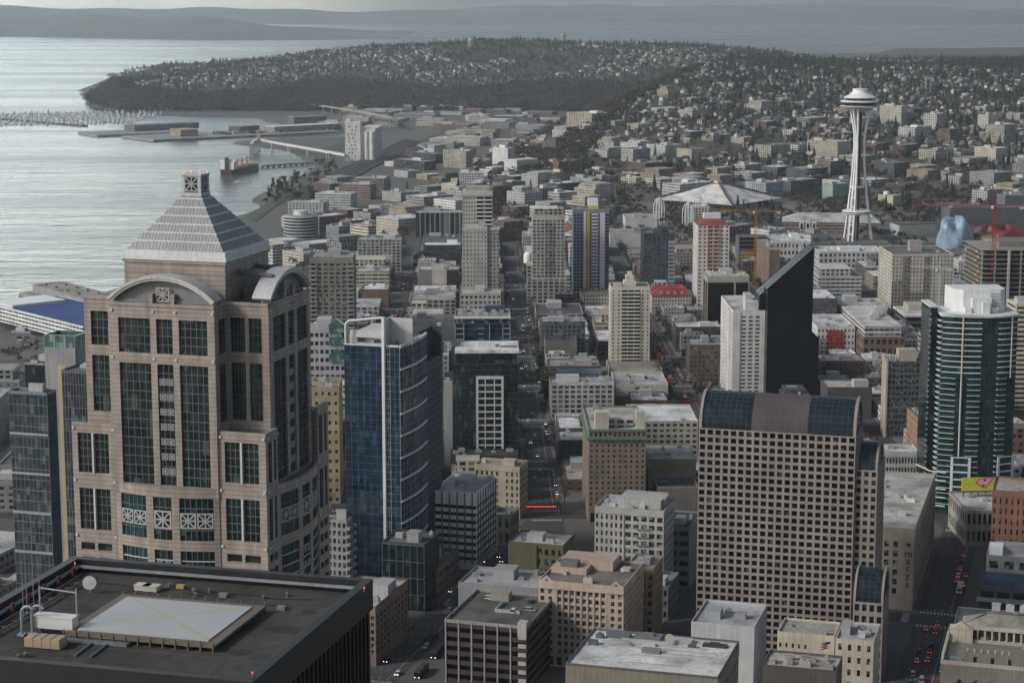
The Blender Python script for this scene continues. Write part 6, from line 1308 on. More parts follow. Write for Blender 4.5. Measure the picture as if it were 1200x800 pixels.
# ---- right middle
b = tower('apartment_slab', 'long beige apartment slab with window columns', 'apartment slab', S(1046, 299, 374, 1118, 1030, BT, 'L'), (0.47, 0.44, 0.38), short='long beige slab')
W, h = b.w, b.h
b.grid('F', 18, 17, 0, h, 0.42, 0.45, mat='glass'); b.grid('L', 6, 17, 0, h, 0.45, 0.45)
for a, c in ((0.17, 0.29), (0.52, 0.62)): b.part('recessed_bay', MB().fbox(b.fr['F'], W*a, W*c, 0.01, 0.15, 0, h-1), 'facade_punched', (0.20, 0.185, 0.16))
b.part('brown_base', MB().fbox(b.fr['F'], W*0.29+.01, W*0.52-.01, 0.012, 0.2, 0, h*0.42).fbox(b.fr['F'], 0, W*0.17-.01, 0.012, 0.2, 0, h*0.6), 'facade_punched', (0.25, 0.23, 0.20))
b.roof((0.13, 0.14, 0.14), units=2, big=False); b.part('roof_sign_house', MB().box(-W*0.12, W*0.08, -4, 4, h+.13, h+9), 'trim', (0.36, 0.31, 0.30)); b.finish()
b = tower('unfinished_tower', 'unfinished concrete tower of bare floor slabs with orange screens', 'construction', S(1150, 293, 402, 1260, 1128, BT, 'L'), (0.20, 0.18, 0.16), short='unfinished tower')
W, h, D = b.w, b.h, b.d; b.done = set('FRBL'); b.wall.box(-W*0.25, W*0.3, -D*0.2, D*0.3, 0, h+4)
b.part('shade_core', MB().box(-W*0.46, W*0.47, -D*0.40, D*0.46, 0, h-6), 'wall', (0.04, 0.037, 0.034))  # solid box, coloured near black to paint the shade between the open floors
NS = 20
for k in range(NS+1): b.part('floor_slab', MB().box(-W/2, W/2, -D/2, D/2, h*k/NS-0.35, h*k/NS), 'trim', (0.30, 0.28, 0.25))
for i in range(8): b.part('concrete_column', MB().box(-W/2+0.8+i*(W-2.6)/7, -W/2+1.8+i*(W-2.6)/7, -D/2+0.6, -D/2+1.6, 0, h-0.4), 'trim', (0.36, 0.34, 0.31))
for i in (2, 5): b.part('hoist_mast', MB().box(-W/2+i*W/7, -W/2+i*W/7+1.6, -D/2-2, -D/2-0.4, 0, h), 'trim', (0.40, 0.40, 0.41))
for k in range(NS):
    b.part('edge_screen', MB().box(-W/2-0.25, -W/2-0.05, -D/2+2+(k*7 % 5)*3, -D/2+10+(k*7 % 5)*3, h*k/NS, h*k/NS+1.6), 'trim', (0.42, 0.25, 0.12))
b.finish(core=False)
def crane(label, px, py_top, py_base, Y, col, jibL, ctrL, head, luff=0.0, short=None, zb=0):
    x, y, zt = at(px, py_top, Y); c = thing('tower_crane', label, 'crane', (x, y, zb), head); hM = zt-zb; s = 1.1
    m_ = MB()
    for sx in (-s, s):
        for sy in (-s, s): m_.box(sx-.13, sx+.13, sy-.13, sy+.13, 0, hM)
    k = 0; z = 0
    while z < hM-2.2:
        for sy in (-s, s): m_.tube((-s, sy, z), (s, sy, z+2.2), 0.13, 4); m_.tube((s, sy, z), (-s, sy, z+2.2), 0.13, 4)
        for sx in (-s, s): m_.tube((sx, -s, z), (sx, s, z+2.2), 0.13, 4)
        z += 2.2
    m_.build('mast', 'paint', c, col)
    j = MB(); n_ = int(jibL/3)
    pt_ = lambda t: (t, 0, hM+1.5+t*luff)
    for i in range(n_):
        a, b_ = i*jibL/n_, (i+1)*jibL/n_
        for yy in (-.7, .7): j.tube((a, yy, hM+1.2+a*luff), (b_, yy, hM+1.2+b_*luff), 0.11, 4); j.tube((a, yy, hM+1.2+a*luff), ((a+b_)/2, 0, hM+2.9+a*luff), 0.1, 4); j.tube(((a+b_)/2, 0, hM+2.9+a*luff), (b_, yy, hM+1.2+b_*luff), 0.1, 4)
        j.tube((a, 0, hM+2.9+a*luff), (b_, 0, hM+2.9+b_*luff), 0.11, 4)
    j.build('jib', 'paint', c, col)
    q = MB(); q.box(-ctrL, -1.3, -.8, .8, hM+1.0, hM+1.5); q.build('counter_jib', 'paint', c, col)
    MB().box(-ctrL-0.5, -ctrL+3, -1.0, 1.0, hM-1.0, hM+0.99).build('counterweight', 'trim', c, (0.42, 0.40, 0.38))
    MB().box(-1.2, 1.2, -1.2, 1.2, hM+0.003, hM+1.0).tube((0, 0, hM+1), (0, 0, hM+8), 0.3, 5, 0.15).tube((0, 0, hM+7.8), (jibL*0.6, 0, hM+3+jibL*.6*luff), 0.06, 4).tube((0, 0, hM+7.8), (-ctrL+1, 0, hM+1.5), 0.06, 4).build('tower_head', 'paint', c, col)
    MB().box(1.25, 3.0, 0.8, 2.4, hM-0.8, hM+1.4).build('cab', 'paint', c, (0.6, 0.6, 0.6)); return c
crane('red tower crane standing before the unfinished tower', 1166, 243, 430, 1600, (0.30, 0.018, 0.014), 62, 22, pi-0.12, short=1)
crane('orange tower crane beside the red roofed pink tower', 886, 249, 330, 1880, (0.38, 0.16, 0.03), 58, 22, pi-0.1)
crane('small white and blue crane before the long beige slab', 1101, 316, 395, 1540, (0.45, 0.47, 0.5), 22, 9, pi-0.2)
b = tower('unfinished_block', 'half built block with yellow sheathing under the orange crane', 'construction', S(866, 278, 316, 900, 863, BT, 'L', d=26), (0.11, 0.11, 0.12), short='yellow sheathed block'); b.grid('F', 1, 8, wf=0.94, hf=0.66, mat='glass_black', name='open_deck'); b.part('sheathing', MB().fbox(b.fr['F'], b.w*0.05, b.w*0.5, 0.02, 0.3, 0, b.h*0.6), 'facade_punched', (0.42, 0.25, 0.06)); b.finish()
b = tower('concrete_hall', 'dark low office with a wide white flat roof and roof house', 'office building', S(1062, 371, 392, 1103, 1040, BT, 'L', d=44), (0.10, 0.09, 0.085), short='dark low office'); b.grid('F', 1, 3, wf=.96, hf=.5, mat='glass_black', name='window_band'); b.grid('L', 1, 3, wf=.96, hf=.5, mat='glass_black', name='window_band'); b.part('roof_slab', MB().box(-b.w/2-1.5, b.w/2+1.5, -b.d/2-1.5, b.d/2+1.5, b.h+.003, b.h+1.6), 'roof', (0.6, 0.59, 0.57)); b.part('roof_house', MB().box(-b.w*.3, b.w*.5, -2, b.d/2-4, b.h+1.603, b.h+6.5), 'trim', (0.42, 0.38, 0.33)); b.finish()
b = tower('office_building', 'white topped brick office of two tiers on the right avenue', 'office building', S(1012, 396, 428, 1061, 985, BT, 'L'), (0.20, 0.125, 0.10), short='two tier brick office')
W, h = b.w, b.h; b.grid('F', 7, 3, 0, h, 0.62, 0.56, mat='glass_teal'); b.grid('L', 14, 3, 0, h, 0.6, 0.5); b.roof((0.5, 0.49, 0.47), units=2, big=False)
u_m = MB(); b.part('upper_tier', MB().box(-W/2+1, W/2-3, -b.d/2+1.2, b.d/2-2, h+.13, h+8), 'facade_ribbon', (0.52, 0.50, 0.46)); b.part('upper_roof', MB().box(-W/2+.6, W/2-2.6, -b.d/2+.8, b.d/2-1.6, h+8.003, h+8.9), 'roof', (0.56, 0.55, 0.53))
for i in range(5): put(unit_mesh(5+i, 4+i % 3*4, 3.4, i % 3), 'rooftop_unit', b.root, (0.5, 0.5, 0.5), (-4+i*4, -b.d*0.2+i*b.d*0.12, h+8.9))
b.finish()
b = tower('apartment_block', 'white and red apartment block right of the black wedge tower', 'apartment block', S(958, 384, 420, 1002, 955, BT, 'L', d=60), (0.62, 0.62, 0.61), short='white and red block'); b.grid('F', 10, 5, wf=.45, hf=.5); b.part('red_bay', MB().fbox(b.fr['F'], b.w*0.26, b.w*0.68, 0.02, 0.9, 0, b.h-2), 'facade_punched', (0.30, 0.035, 0.03)); b.roof((0.55, 0.55, 0.55), units=6, big=False); b.finish()
b = tower('office_building', 'long white office with rows of square windows behind the black wedge tower', 'office building', S(960, 296, 322, 1036, 900, BT, 'L', d=46), (0.56, 0.56, 0.54), short='long white office'); b.grid('F', 14, 4, wf=.55, hf=.55); b.grid('L', 10, 4, wf=.55, hf=.55); b.roof((0.60, 0.6, 0.6), units=12, big=True, ucol=(0.7, 0.7, 0.7)); b.finish()
b = tower('office_building', 'white office wing with square windows left of the black wedge tower apex', 'office building', S(905, 284, 318, 950, 900, BT, 'L', d=60), (0.55, 0.55, 0.53)); b.grid('F', 10, 4, wf=.55, hf=.55); b.roof((0.58, 0.58, 0.58), units=9, ucol=(0.7, 0.7, 0.7)); b.finish()
b = tower('brick_tower', 'brown brick tower with a blank front beside the black wedge tower', 'building', S(902, 294, 340, 914, 887, BT, 'L'), (0.22, 0.15, 0.115), short='brown brick tower'); b.grid('L', 6, 11, wf=.6, hf=.4); b.roof((0.3, 0.29, 0.28), units=1); b.finish()
b = tower('apartment_block', 'white ribbed tower block at the right frame edge behind the green glass tower', 'apartment block', S(1191, 358, 480, 1240, 1188, BT, 'L', d=24), (0.52, 0.45, 0.37), short='white ribbed block'); b.grid('F', 1, 22, wf=.96, hf=.45, mat='glass_dark', name='window_band'); b.grid('L', 1, 22, wf=.9, hf=.45, mat='glass_dark', name='window_band'); b.roof((.6, .6, .6), units=1); b.finish()
# ---- left middle
b = tower('apartment_tower', 'grey brown apartment tower with stacked balconies left of the blue glass tower', 'apartment tower', S(414, 303, 430, 363, 417, BT), (0.20, 0.185, 0.165), short='grey brown tower')
W, h = b.w, b.h; b.grid('F', 7, 24, 0, h-3, 0.66, 0.55); b.solid('F', None, None, h-3); b.grid('R', 5, 24, 0, h)
for k in range(24):
    for (u, ww) in ((0.07, 5), (0.93, 5)): put(pane_mesh(ww, 0.9, 'concrete', 1.6), 'balcony', b.root, None, (-W/2+W*u, -b.d/2-0.7, (h-3)*(k+.16)/24))
b.roof((0.30, 0.30, 0.27), units=6); b.finish()
b = tower('apartment_block', 'pale stepped building with glazed gables below the grey brown tower', 'apartment block', S(404, 388, 475, 356, 409, BT, d=30), (0.44, 0.43, 0.45), short='gabled pale building')
W, h = b.w, b.h; b.grid('F', 8, 9, wf=.7, hf=.5); b.roof((0.4, 0.4, 0.42), units=5)
for i, z in enumerate((h+4, h-4, h-16)):
    x = W*0.30; m_ = MB(); m_.hexa([(x-5, -b.d/2-1.2, z-5), (x+5, -b.d/2-1.2, z-5), (x+5, -b.d/2+4, z-5), (x-5, -b.d/2+4, z-5), (x-5, -b.d/2-1.2, z), (x+5, -b.d/2-1.2, z), (x+5, -b.d/2+4, z), (x-5, -b.d/2+4, z)]); m_.hexa([(x-5.6, -b.d/2-1.6, z+.003), (x+5.6, -b.d/2-1.6, z+.003), (x+5.6, -b.d/2+4, z+.003), (x-5.6, -b.d/2+4, z+.003), (x-.2, -b.d/2-1.6, z+4.4), (x+.2, -b.d/2-1.6, z+4.4), (x+.2, -b.d/2+4, z+4.4), (x-.2, -b.d/2+4, z+4.4)]); m_.build('glazed_gable', 'glass_green', b.root)
b.part('penthouse', MB().box(-W*.2, W*.15, -b.d/2+5, 6, h+.13, h+7), 'wall', (0.46, 0.45, 0.46)); b.finish()
b = tower('plaster_building', 'tan plaster building with a roof deck right of the pyramid roofed tower', 'building', S(397, 455, 590, 352, 402, BT, d=30), (0.40, 0.32, 0.21), short='tan plaster building'); b.grid('F', 6, 12, 0, b.h, 0.4, 0.35); b.roof((0.32, 0.27, 0.19), units=7, big=False, ph=.7); b.finish()
b = tower('residential_slab', 'dark teal slab with pale balconies behind the blue glass tower', 'apartment tower', S(518, 392, 560, 500, 520, BT, d=24), (0.06, 0.085, 0.09), short='dark teal slab'); b.grid('F', 4, 24, wf=.7, hf=.6, mat='glass_teal'); b.roof((.3, .3, .3), units=2)
for k in range(22): put(pane_mesh(4.5, 0.9, 'concrete', 1.4), 'balcony', b.root, None, (-b.w/2+2.5, -b.d/2-.7, b.h*(k+.2)/24))
b.finish()
cx, cy, w, d, h = solve(88, 408, 715, 52, 104, DT);
b = Bld('office_tower', 'grey stone office tower with a tan stripe and glass crown at the left edge', 'office tower', cx, cy, w, d, h, DT, (0.27, 0.27, 0.27), short='tan striped grey tower'); b.solid('F'); b.solid('R')
b.part('tan_stripe', MB().fbox(b.fr['F'], b.w*0.42, b.w*0.68, 0.02, 0.3, 0, h-8), 'trim', (0.42, 0.33, 0.19)); cr = MB(); q = 5.5
cr.box(-b.w/2, b.w/2, -b.d/2, -b.d/2+.3, h, h+q); cr.box(-b.w/2, b.w/2, b.d/2-.3, b.d/2, h, h+q); cr.box(-b.w/2, -b.w/2+.3, -b.d/2+.3, b.d/2-.3, h, h+q); cr.box(b.w/2-.3, b.w/2, -b.d/2+.3, b.d/2-.3, h, h+q); cr.build('glass_crown', 'glass_green', b.root)
cf = MB()
for i in range(9): cf.box(-b.w/2-.08, -b.w/2+.2, 0, .2, 0, 0) if False else cf.fbox(b.fr['R'], b.fr['R'].w*i/8-.1 if i else 0, b.fr['R'].w*i/8+.1, 0.003, 0.16, h, h+q)
for i in range(4): cf.fbox(b.fr['F'], b.w*i/3-.15 if i else 0, b.w*i/3+.15 if i < 3 else b.w, 0.003, 0.16, h, h+q+.2)
cf.build('crown_rib', 'trim', b.root, (.42, .46, .45)); b.finish()
b = tower('glass_block', 'grey blue glass block at the left edge with horizontal bands', 'office tower', S(55, 463, 760, 10, 66, DT), (0.07, 0.085, 0.095), short='left glass block'); b.curtain('F', 9, 24, 0, b.h, 0, None, 'glass_grey', (0.16, 0.20, 0.22), 0.14, 0.1); b.curtain('R', 9, 24, 0, b.h, 0, None, 'glass_dark', (0.14, 0.18, 0.2))
for k in (1, 2, 3, 4, 5): b.part('floor_band', MB().fbox(b.fr['F'], 0, b.w, 0.13, 0.4, b.h-k*17-.5, b.h-k*17+.5), 'trim', (.30, .33, .34))
b.roof((.12, .12, .12), units=2, pcol=(.2, .22, .24)); b.finish()
b = tower('glass_block', 'reflective glass block between the tan striped grey tower and pyramid tower', 'office tower', S(112, 438, 735, 72, 122, DT, d=24), (0.10, 0.12, 0.14)); b.curtain('F', 12, 22, 0, b.h, 0, None, 'glass_grey', (0.2, 0.24, 0.28), 0.14); b.roof((.2, .2, .2), units=2); b.finish()
b = tower('glass_block', 'black glass block behind the tan striped grey tower at the left edge', 'office building', S(52, 428, 640, 29, 60, DT, d=26), (0.02, 0.026, 0.025)); b.curtain('F', 6, 14, 0, b.h, 0, None, 'glass_dark', (0.03, 0.04, 0.04), 0.1); b.roof((.10, .1, .1), units=2, pcol=(.3, .3, .3)); b.finish()
# ---- landmarks farther off
def ground_hit(px, py):
    lo, hi = 300.0, 11000.0
    d = ray(px, py)
    Y = np.linspace(600, 9500, 1800); X = d[0]/d[1]*Y; Z = CAMZ + d[2]/d[1]*Y; T = terrain(X, Y); i = int(np.argmax(Z <= T)) if (Z <= T).any() else 700+int(np.argmax((T-Z)[700:]))
    return (float(X[i]), float(Y[i]), float(max(T[i], WZ)))
def far_bld(name, label, cat, xl, xr, yt, yb, color, a=R(-42), mat='facade_punched', split=0.5, roofc=(0.45, 0.45, 0.45), units=2, short=None, group=None, d=None):
    """a building seen on its edge: split is where its nearest corner stands between its left and right ends"""
    if abs(a) < 0.3: split = 1.0
    xc = xl + (xr-xl)*split; X, Y, Z = ground_hit(xc, yb)
    if split >= 1.0: cx, cy, w, dd, h = solve(xc, yt, yb, xl, None, a, 'R', zb=Z, d=d or 28)
    else: cx, cy, w, dd, h = solve(xc, yt, yb, xl, xr, a, 'R', zb=Z, d=d) if a > 0 else solve(xc, yt, yb, xr, xl, a, 'L', zb=Z, d=d)
    b = Bld(name, label, cat, cx, cy, w, dd, h, a, color, z0=Z-3, mat=mat, short=short, group=group, rec=0.3); b.h = h+3
    b.done = set('FRBL'); b.wall.box(-w/2, w/2, -dd/2, dd/2, 0, b.h); b.finish(core=False)
    b.roof(roofc, ph=0.9, units=units, ucol=tuple(min(0.7, q*1.1) for q in roofc)); return b
NG = R(-42)
nx, ny, _ = gp(1003, 281)[0], gp(1003, 281)[1], 0
sn = thing('observation_tower', 'tall white tripod observation tower with a flying saucer top and spire', 'observation tower', (nx, ny, 0), R(20)); LAND.append(('observation tower', 1003, 180)); OCC.append([(nx-30, ny-30), (nx+30, ny-30), (nx+30, ny+30), (nx-30, ny+30)])
SW = (0.74, 0.745, 0.74)
prof = [(0, 17.5), (12, 15.6), (30, 13.0), (50, 10.5), (70, 8.2), (90, 6.6), (105, 6.0), (116, 6.3), (128, 8.0), (138, 10.6), (147, 13.6)]
for k in range(3):
    A = 2*pi*k/3 + R(100); ca, sa = cos(A), sin(A); lg = MB()
    for s in (-1, 1):
        for (z0, r0), (z1, r1) in zip(prof, prof[1:]):
            def off(z): return 0.9 if 95 < z < 120 else (1.0 + 1.9*max(0, (z-118)/29.0) if z > 110 else 1.0 + 1.5*max(0, (95-z)/95.0))
            P = []
            for (z, r) in ((z0, r0), (z1, r1)):
                o = off(z)*s; t_ = 0.85
                for (dr, dt) in ((-1.0, -t_), (1.0, -t_), (1.0, t_), (-1.0, t_)): rr_, tt_ = r+dr, o+dt; P.append((ca*rr_-sa*tt_, sa*rr_+ca*tt_, z))
            lg.hexa(P)
    for z in (8, 18, 28, 38, 48, 58, 68, 78):
        r = np.interp(z, [p_[0] for p_ in prof], [p_[1] for p_ in prof]); o = off(z); P = []
        for zz in (z-0.6, z+0.6):
            for (dr, dt) in ((-0.8, -o), (0.8, -o), (0.8, o), (-0.8, o)): P.append((ca*(r+dr)-sa*dt, sa*(r+dr)+ca*dt, zz))
        lg.hexa(P)
    lg.build('leg', 'trim', sn, SW)
cr = MB().lathe([(3.4, 0), (3.2, 146)], 6); cr.build('core', 'darkmetal', sn)
for i in range(6): A = pi*i/3; cr2 = MB().tube((3.5*cos(A), 3.5*sin(A), 0), (3.3*cos(A), 3.3*sin(A), 146), 0.3, 4); cr2.build('core_rail', 'trim', sn, (0.35, 0.35, 0.34))
MB().lathe([(6, 27.5), (14.8, 29), (16.5, 30.2), (16.5, 32.6), (14.0, 33.6), (6, 34)], 12).build('skyline_deck', 'trim', sn, SW); MB().lathe([(15.2, 30.6), (16.55, 30.9), (16.55, 32.0), (15.2, 32.2)], 12).build('deck_window', 'glass_dark', sn)
MB().lathe([(7, 58), (8.6, 58.8), (8.6, 60.2), (7, 60.5)], 6).build('tie_ring', 'trim', sn, SW)
MB().lathe([(9, 142.5), (15, 146), (20.2, 147.6), (21.0, 148.6), (20.8, 149.2), (14, 149.4)], 40).build('halo_soffit', 'trim', sn, (0.5, 0.5, 0.49)); MB().lathe([(13, 149.5), (18.2, 149.7), (18.6, 151.8), (13, 152.4)], 40).build('restaurant_window', 'glass_dark', sn)
MB().lathe([(13, 152.2), (19.8, 152.6), (21.2, 153.5), (21.0, 154.4), (17, 154.9), (12, 155)], 40).build('saucer', 'trim', sn, SW); MB().lathe([(11, 155.1), (17.4, 155.2), (17.0, 157.4), (11, 158)], 40).build('deck_screen', 'glass_dark', sn)
MB().lathe([(11, 157.6), (18.0, 157.7), (17.6, 158.4), (12.6, 160.6), (9.4, 163.0), (8.0, 165.5), (8.6, 167.4), (6.0, 167.6), (2, 168)], 40).build('crown', 'trim', sn, SW)
MB().lathe([(1.2, 168), (1.0, 172), (0.5, 174), (0.3, 183), (0.1, 184.5)], 8).build('spire', 'trim', sn, (0.30, 0.2, 0.16))
hf = MB()
for i in range(48): A = 2*pi*i/48; hf.tube((20.8*cos(A), 20.8*sin(A), 147.2), (22.4*cos(A), 22.4*sin(A), 148.4), 0.22, 4)
hf.build('halo_fin', 'trim', sn, SW)
ax, ay, az = ground_hit(845, 244); aw = 68.0
ar = thing('arena', 'arena under a broad pale pyramid tent roof with dark ridge beams', 'arena', (ax, ay+50, az), NG+R(4)); LAND.append(('arena tent roof', 845, 232)); OCC.append([(ax-95, ay-40), (ax+95, ay-40), (ax+95, ay+150), (ax-95, ay+150)])
q = MB(); n = 10
for k in range(4):
    c_, s_ = (1, 0, -1, 0)[k], (0, 1, 0, -1)[k]
    def rt(x, y, z): return (x*c_-y*s_, x*s_+y*c_, z)
    for i in range(n):
        t0_, t1_ = i/n, (i+1)/n; z = lambda t: 7+21*(1-t)**1.25
        e0, e1 = t0_*aw*0.86+3, t1_*aw*0.86+3
        q.face([rt(-e0, -e0, z(t0_)), rt(-e1, -e1, z(t1_)-0.0), rt(e1, -e1, z(t1_)), rt(e0, -e0, z(t0_))])
q.build('tent_roof', 'roof', ar, (0.64, 0.63, 0.61))
for k in range(4):
    c_, s_ = (1, 0, -1, 0)[k], (0, 1, 0, -1)[k]; bm_ = MB()
    for i in range(n):
        t0_, t1_ = i/n, (i+1)/n; z = lambda t: 8.6+21*(1-t)**1.25; e0, e1 = t0_*aw*0.86+3, t1_*aw*0.86+3
        a = (-e0*c_+e0*s_, -e0*s_-e0*c_, z(t0_)); b2 = (-e1*c_+e1*s_, -e1*s_-e1*c_, z(t1_)); bm_.tube(a, b2, 1.3, 5)
    bm_.build('ridge_beam', 'trim', ar, (0.07, 0.08, 0.08))
MB().box(-48, 48, -48, 48, 0, 9).build('wall', 'facade_bay', ar, (0.22, 0.2, 0.18)); MB().box(-4.5, 4.5, -4.5, 4.5, 27.5, 30).build('roof_cap', 'paint', ar, (0.6, 0.6, 0.6)); MB().box(-8, 8, -8, 8, 26.5, 27.4).build('red_band', 'paint', ar, (0.45, 0.03, 0.03))
for i, (px, py) in enumerate(((806, 268), (772, 262), (818, 259))):
    x, y, z = ground_hit(px, py); t = thing('lattice_arch', ['nearest white lattice arch of the science pavilion beside the slate blue tower', 'leftmost white lattice arch of the science pavilion', 'rear white lattice arch of the science pavilion'][i], 'arch', (x, y, z), NG); H_ = 30.0
    m_ = MB()
    for sx, sy in ((-1, -1), (1, -1), (1, 1), (-1, 1)):
        m_.tube((sx*4.6, sy*4.6, 0), (sx*4.6, sy*4.6, H_*.62), 0.5, 5)
        pts_ = [(4.6*cos(A), H_*.62+H_*.38*sin(A)) for A in np.linspace(0, pi/2*0.98, 6)]
        for (r0, z0), (r1, z1) in zip(pts_, pts_[1:]): m_.tube((sx*r0, sy*r0, z0), (sx*r1, sy*r1, z1), 0.5, 5)
    for A in range(4):
        c_, s_ = (1, 0, -1, 0)[A], (0, 1, 0, -1)[A]
        m_.tube((-4.6*s_ if 0 else 4.6*c_, 4.6*s_, 0), (4.6*c_, 4.6*s_, H_*.66), 0.35, 4)
        pts_ = [(4.6*cos(a_), H_*.66+H_*.34*sin(a_)) for a_ in np.linspace(0, pi/2*.98, 6)]
        for (r0, z0), (r1, z1) in zip(pts_, pts_[1:]): m_.tube((c_*r0, s_*r0, z0), (c_*r1, s_*r1, z1), 0.35, 4)
    m_.build('lattice', 'paint', t, (0.74, 0.74, 0.73)); MB().lathe([(1.0, H_), (0.6, H_+1.4), (0.1, H_+1.5)], 8).build('finial', 'paint', t, (0.7, 0.7, 0.7))
far_bld('exhibition_hall', 'white exhibition hall with a blue banner beside the lattice arches', 'hall', 733, 770, 256, 271, (0.52, 0.52, 0.51), BT, 'wall', roofc=(0.40, 0.38, 0.36), units=3, short='white exhibition hall', d=45)
far_bld('exhibition_hall', 'glazed white pavilion hall right of the lattice arches', 'hall', 812, 832, 243, 266, (0.55, 0.58, 0.58), BT, 'facade_bay', roofc=(0.62, 0.62, 0.62), d=30)
far_bld('exhibition_hall', 'low white hall with a curved roof below the white exhibition hall', 'hall', 715, 760, 275, 290, (0.50, 0.50, 0.48), BT, 'wall', roofc=(0.30, 0.30, 0.29), units=2, d=50)
mx_, my_, mz_ = ground_hit(1112, 300)
mu_ = thing('museum', 'crumpled metal museum of blue, gold and red blobs behind the beige slab', 'museum', (mx_+8, my_+15, mz_)); LAND.append(('crumpled blue museum', 1112, 280)); OCC.append([(mx_-30, my_-10), (mx_+120, my_-10), (mx_+120, my_+80), (mx_-30, my_+80)])
def blob(name, cx, cy, rx, ry, rz, col, seed, z0=0):
    r_ = random.Random(seed); n1, n2 = 28, 14; m_ = MB(); ph = [r_.uniform(0, 6) for _ in range(6)]
    for j in range(n2+1):
        v_ = pi/2*j/n2
        for i in range(n1):
            u_ = 2*pi*i/n1; f = 1 + 0.07*sin(3*u_+ph[0]+2*v_) + 0.05*sin(5*u_+ph[1]-3*v_) + 0.05*sin(2*u_+5*v_+ph[2]); cs = cos(v_)**0.55
            m_.v.append((cx+rx*f*cos(u_)*cs, cy+ry*f*sin(u_)*cs, z0+rz*f*sin(v_)**0.7 if v_ else z0))
    for j in range(n2):
        for i in range(n1): a = j*n1+i; b_ = j*n1+(i+1) % n1; m_.f.append((a, b_, b_+n1, a+n1)); m_.m.append(0)
    return m_.build(name, 'shell', mu_, col)
plain('shell', rough=0.5, a1=0.3, streak=0.2, metal=0.1)
blob('blue_shell', 0, 0, 19, 20, 36, (0.27, 0.37, 0.48), 3); blob('gold_shell', 34, 8, 20, 22, 20, (0.17, 0.115, 0.075), 5); blob('red_shell', 58, 18, 26, 16, 27, (0.20, 0.03, 0.045), 8); blob('silver_shell', 84, 4, 18, 20, 15, (0.20, 0.22, 0.24), 9); blob('purple_shell', 28, 30, 26, 16, 26, (0.10, 0.05, 0.06), 12)
SIW = (0.70, 0.69, 0.67)
sx_, sy_, sz_ = ground_hit(414, 189)
gs = thing('grain_silo', 'white grain elevator tower with rows of round silos behind it', 'grain elevator', (sx_, sy_+20, sz_), R(-4)); LAND.append(('white grain elevator', 420, 165))
H_ = at(414, 143, sy_)[2]-sz_; MB().box(-14, 14, -14, 12, 0, H_).box(-15, -6, -10, 8, H_+.003, H_+4).build('elevator_tower', 'facade_sparse', gs, SIW) if False else None
plain('silo', SIW, a1=0.12, streak=0.3)
MB().box(-14, 14, -14, 12, 0, H_).box(-13, -4, -10, 8, H_+.003, H_+4).build('elevator_tower', 'silo', gs)
for k in range(9):
    for i in range(3):
        if (k*3+i) % 4 != 1: put(pane_mesh(2.2, 2.6, 'glass_dark'), 'window', gs, None, (-8+i*6+((k*7) % 3), -14.02, 8+k*(H_-14)/8.5))
for j in range(9):
    for i in range(3): MB().lathe([(5.6, 0), (5.6, H_*0.74), (5.2, H_*0.745)], 14).build('silo', 'silo', gs).location = (20+i*9.5-5, -6+j*11.4, 0)
MB().box(12.2, 40, -9, 96, H_*.746, H_*.82).build('top_gallery', 'silo', gs)
cv = thing('grain_conveyor', 'long inclined conveyor gallery from the grain elevator to the loading tower', 'conveyor')
Pa = gp(405, 183, sz_+10); Pb = gp(302, 170, -5);
p0, p1 = Vector((Pa[0], Pa[1], sz_+12)), Vector(at(304, 164, gp(300, 176, WZ)[1]))
dv_ = (p1-p0); Lc = dv_.length; side = Vector((-dv_.y, dv_.x, 0)).normalized(); up_ = Vector((0, 0, 1))
g = MB(); P = []
for p_ in (p0, p1):
    for (s_, z_) in ((-2.6, -2), (2.6, -2), (2.6, 2), (-2.6, 2)): P.append(tuple(p_+side*s_+up_*z_))
i0 = len(g.v); g.v += P; g.f += [(0, 1, 5, 4), (1, 2, 6, 5), (2, 3, 7, 6), (3, 0, 4, 7), (0, 3, 2, 1), (4, 5, 6, 7)]; g.m += [0]*6; g.build('gallery', 'silo', cv)
for t in (0.2, 0.42, 0.64, 0.84):
    p_ = p0+dv_*t; zg = max(tz(p_.x, p_.y), -36)
    for s_ in (-2.2, 2.2): q_ = p_+side*s_; MB().tube((q_.x, q_.y, zg), (q_.x, q_.y, p_.z-2.0), 0.7, 6).build('trestle', 'silo', cv)
lt = thing('loading_tower', 'steel ship loading tower above the moored cargo ship', 'loading tower', (p1.x, p1.y, WZ-3)); hT = p1.z-WZ+3
LAND.append(('ship loading tower', 300, 180))
for y0 in (-78, -52, -26, 0):
    m_ = MB()
    for sx in (-7, 7):
        for sy in (-5, 5): m_.tube((sx*0.7-4, y0+sy, 0), (sx*0.7-4, y0+sy, hT-2), 0.6, 5)
    for z in range(4, int(hT)-8, 9):
        m_.tube((-8.9, y0-5, z), (0.9, y0-5, z+8), 0.35, 4); m_.tube((0.9, y0-5, z), (-8.9, y0-5, z+8), 0.35, 4); m_.tube((-8.9, y0-5, z+8), (-8.9, y0+5, z), 0.3, 4)
    m_.build('trestle', 'trim', lt, (0.30, 0.29, 0.30))
MB().box(-7, -1, -86, 6, hT-1.9, hT+3).build('shuttle_gallery', 'silo', lt); MB().box(-5, 2, -3, 5, hT+3.003, hT+10).build('head_house', 'trim', lt, (0.34, 0.27, 0.26))
jt = thing('jetty', 'narrow trestle jetty from the shore to the ship loading tower', 'jetty'); a = gp(306, 194.5, -30); b_ = gp(366, 190.5, -30); dx, dy = b_[0]-a[0], b_[1]-a[1]; L = math.hypot(dx, dy)
m_ = MB(); f_ = Frame(a[0], a[1], dx/L, dy/L, L); m_.fbox(f_, 0, L, -3.5, 3.5, -31, -28.6); m_.build('deck', 'concrete', jt);
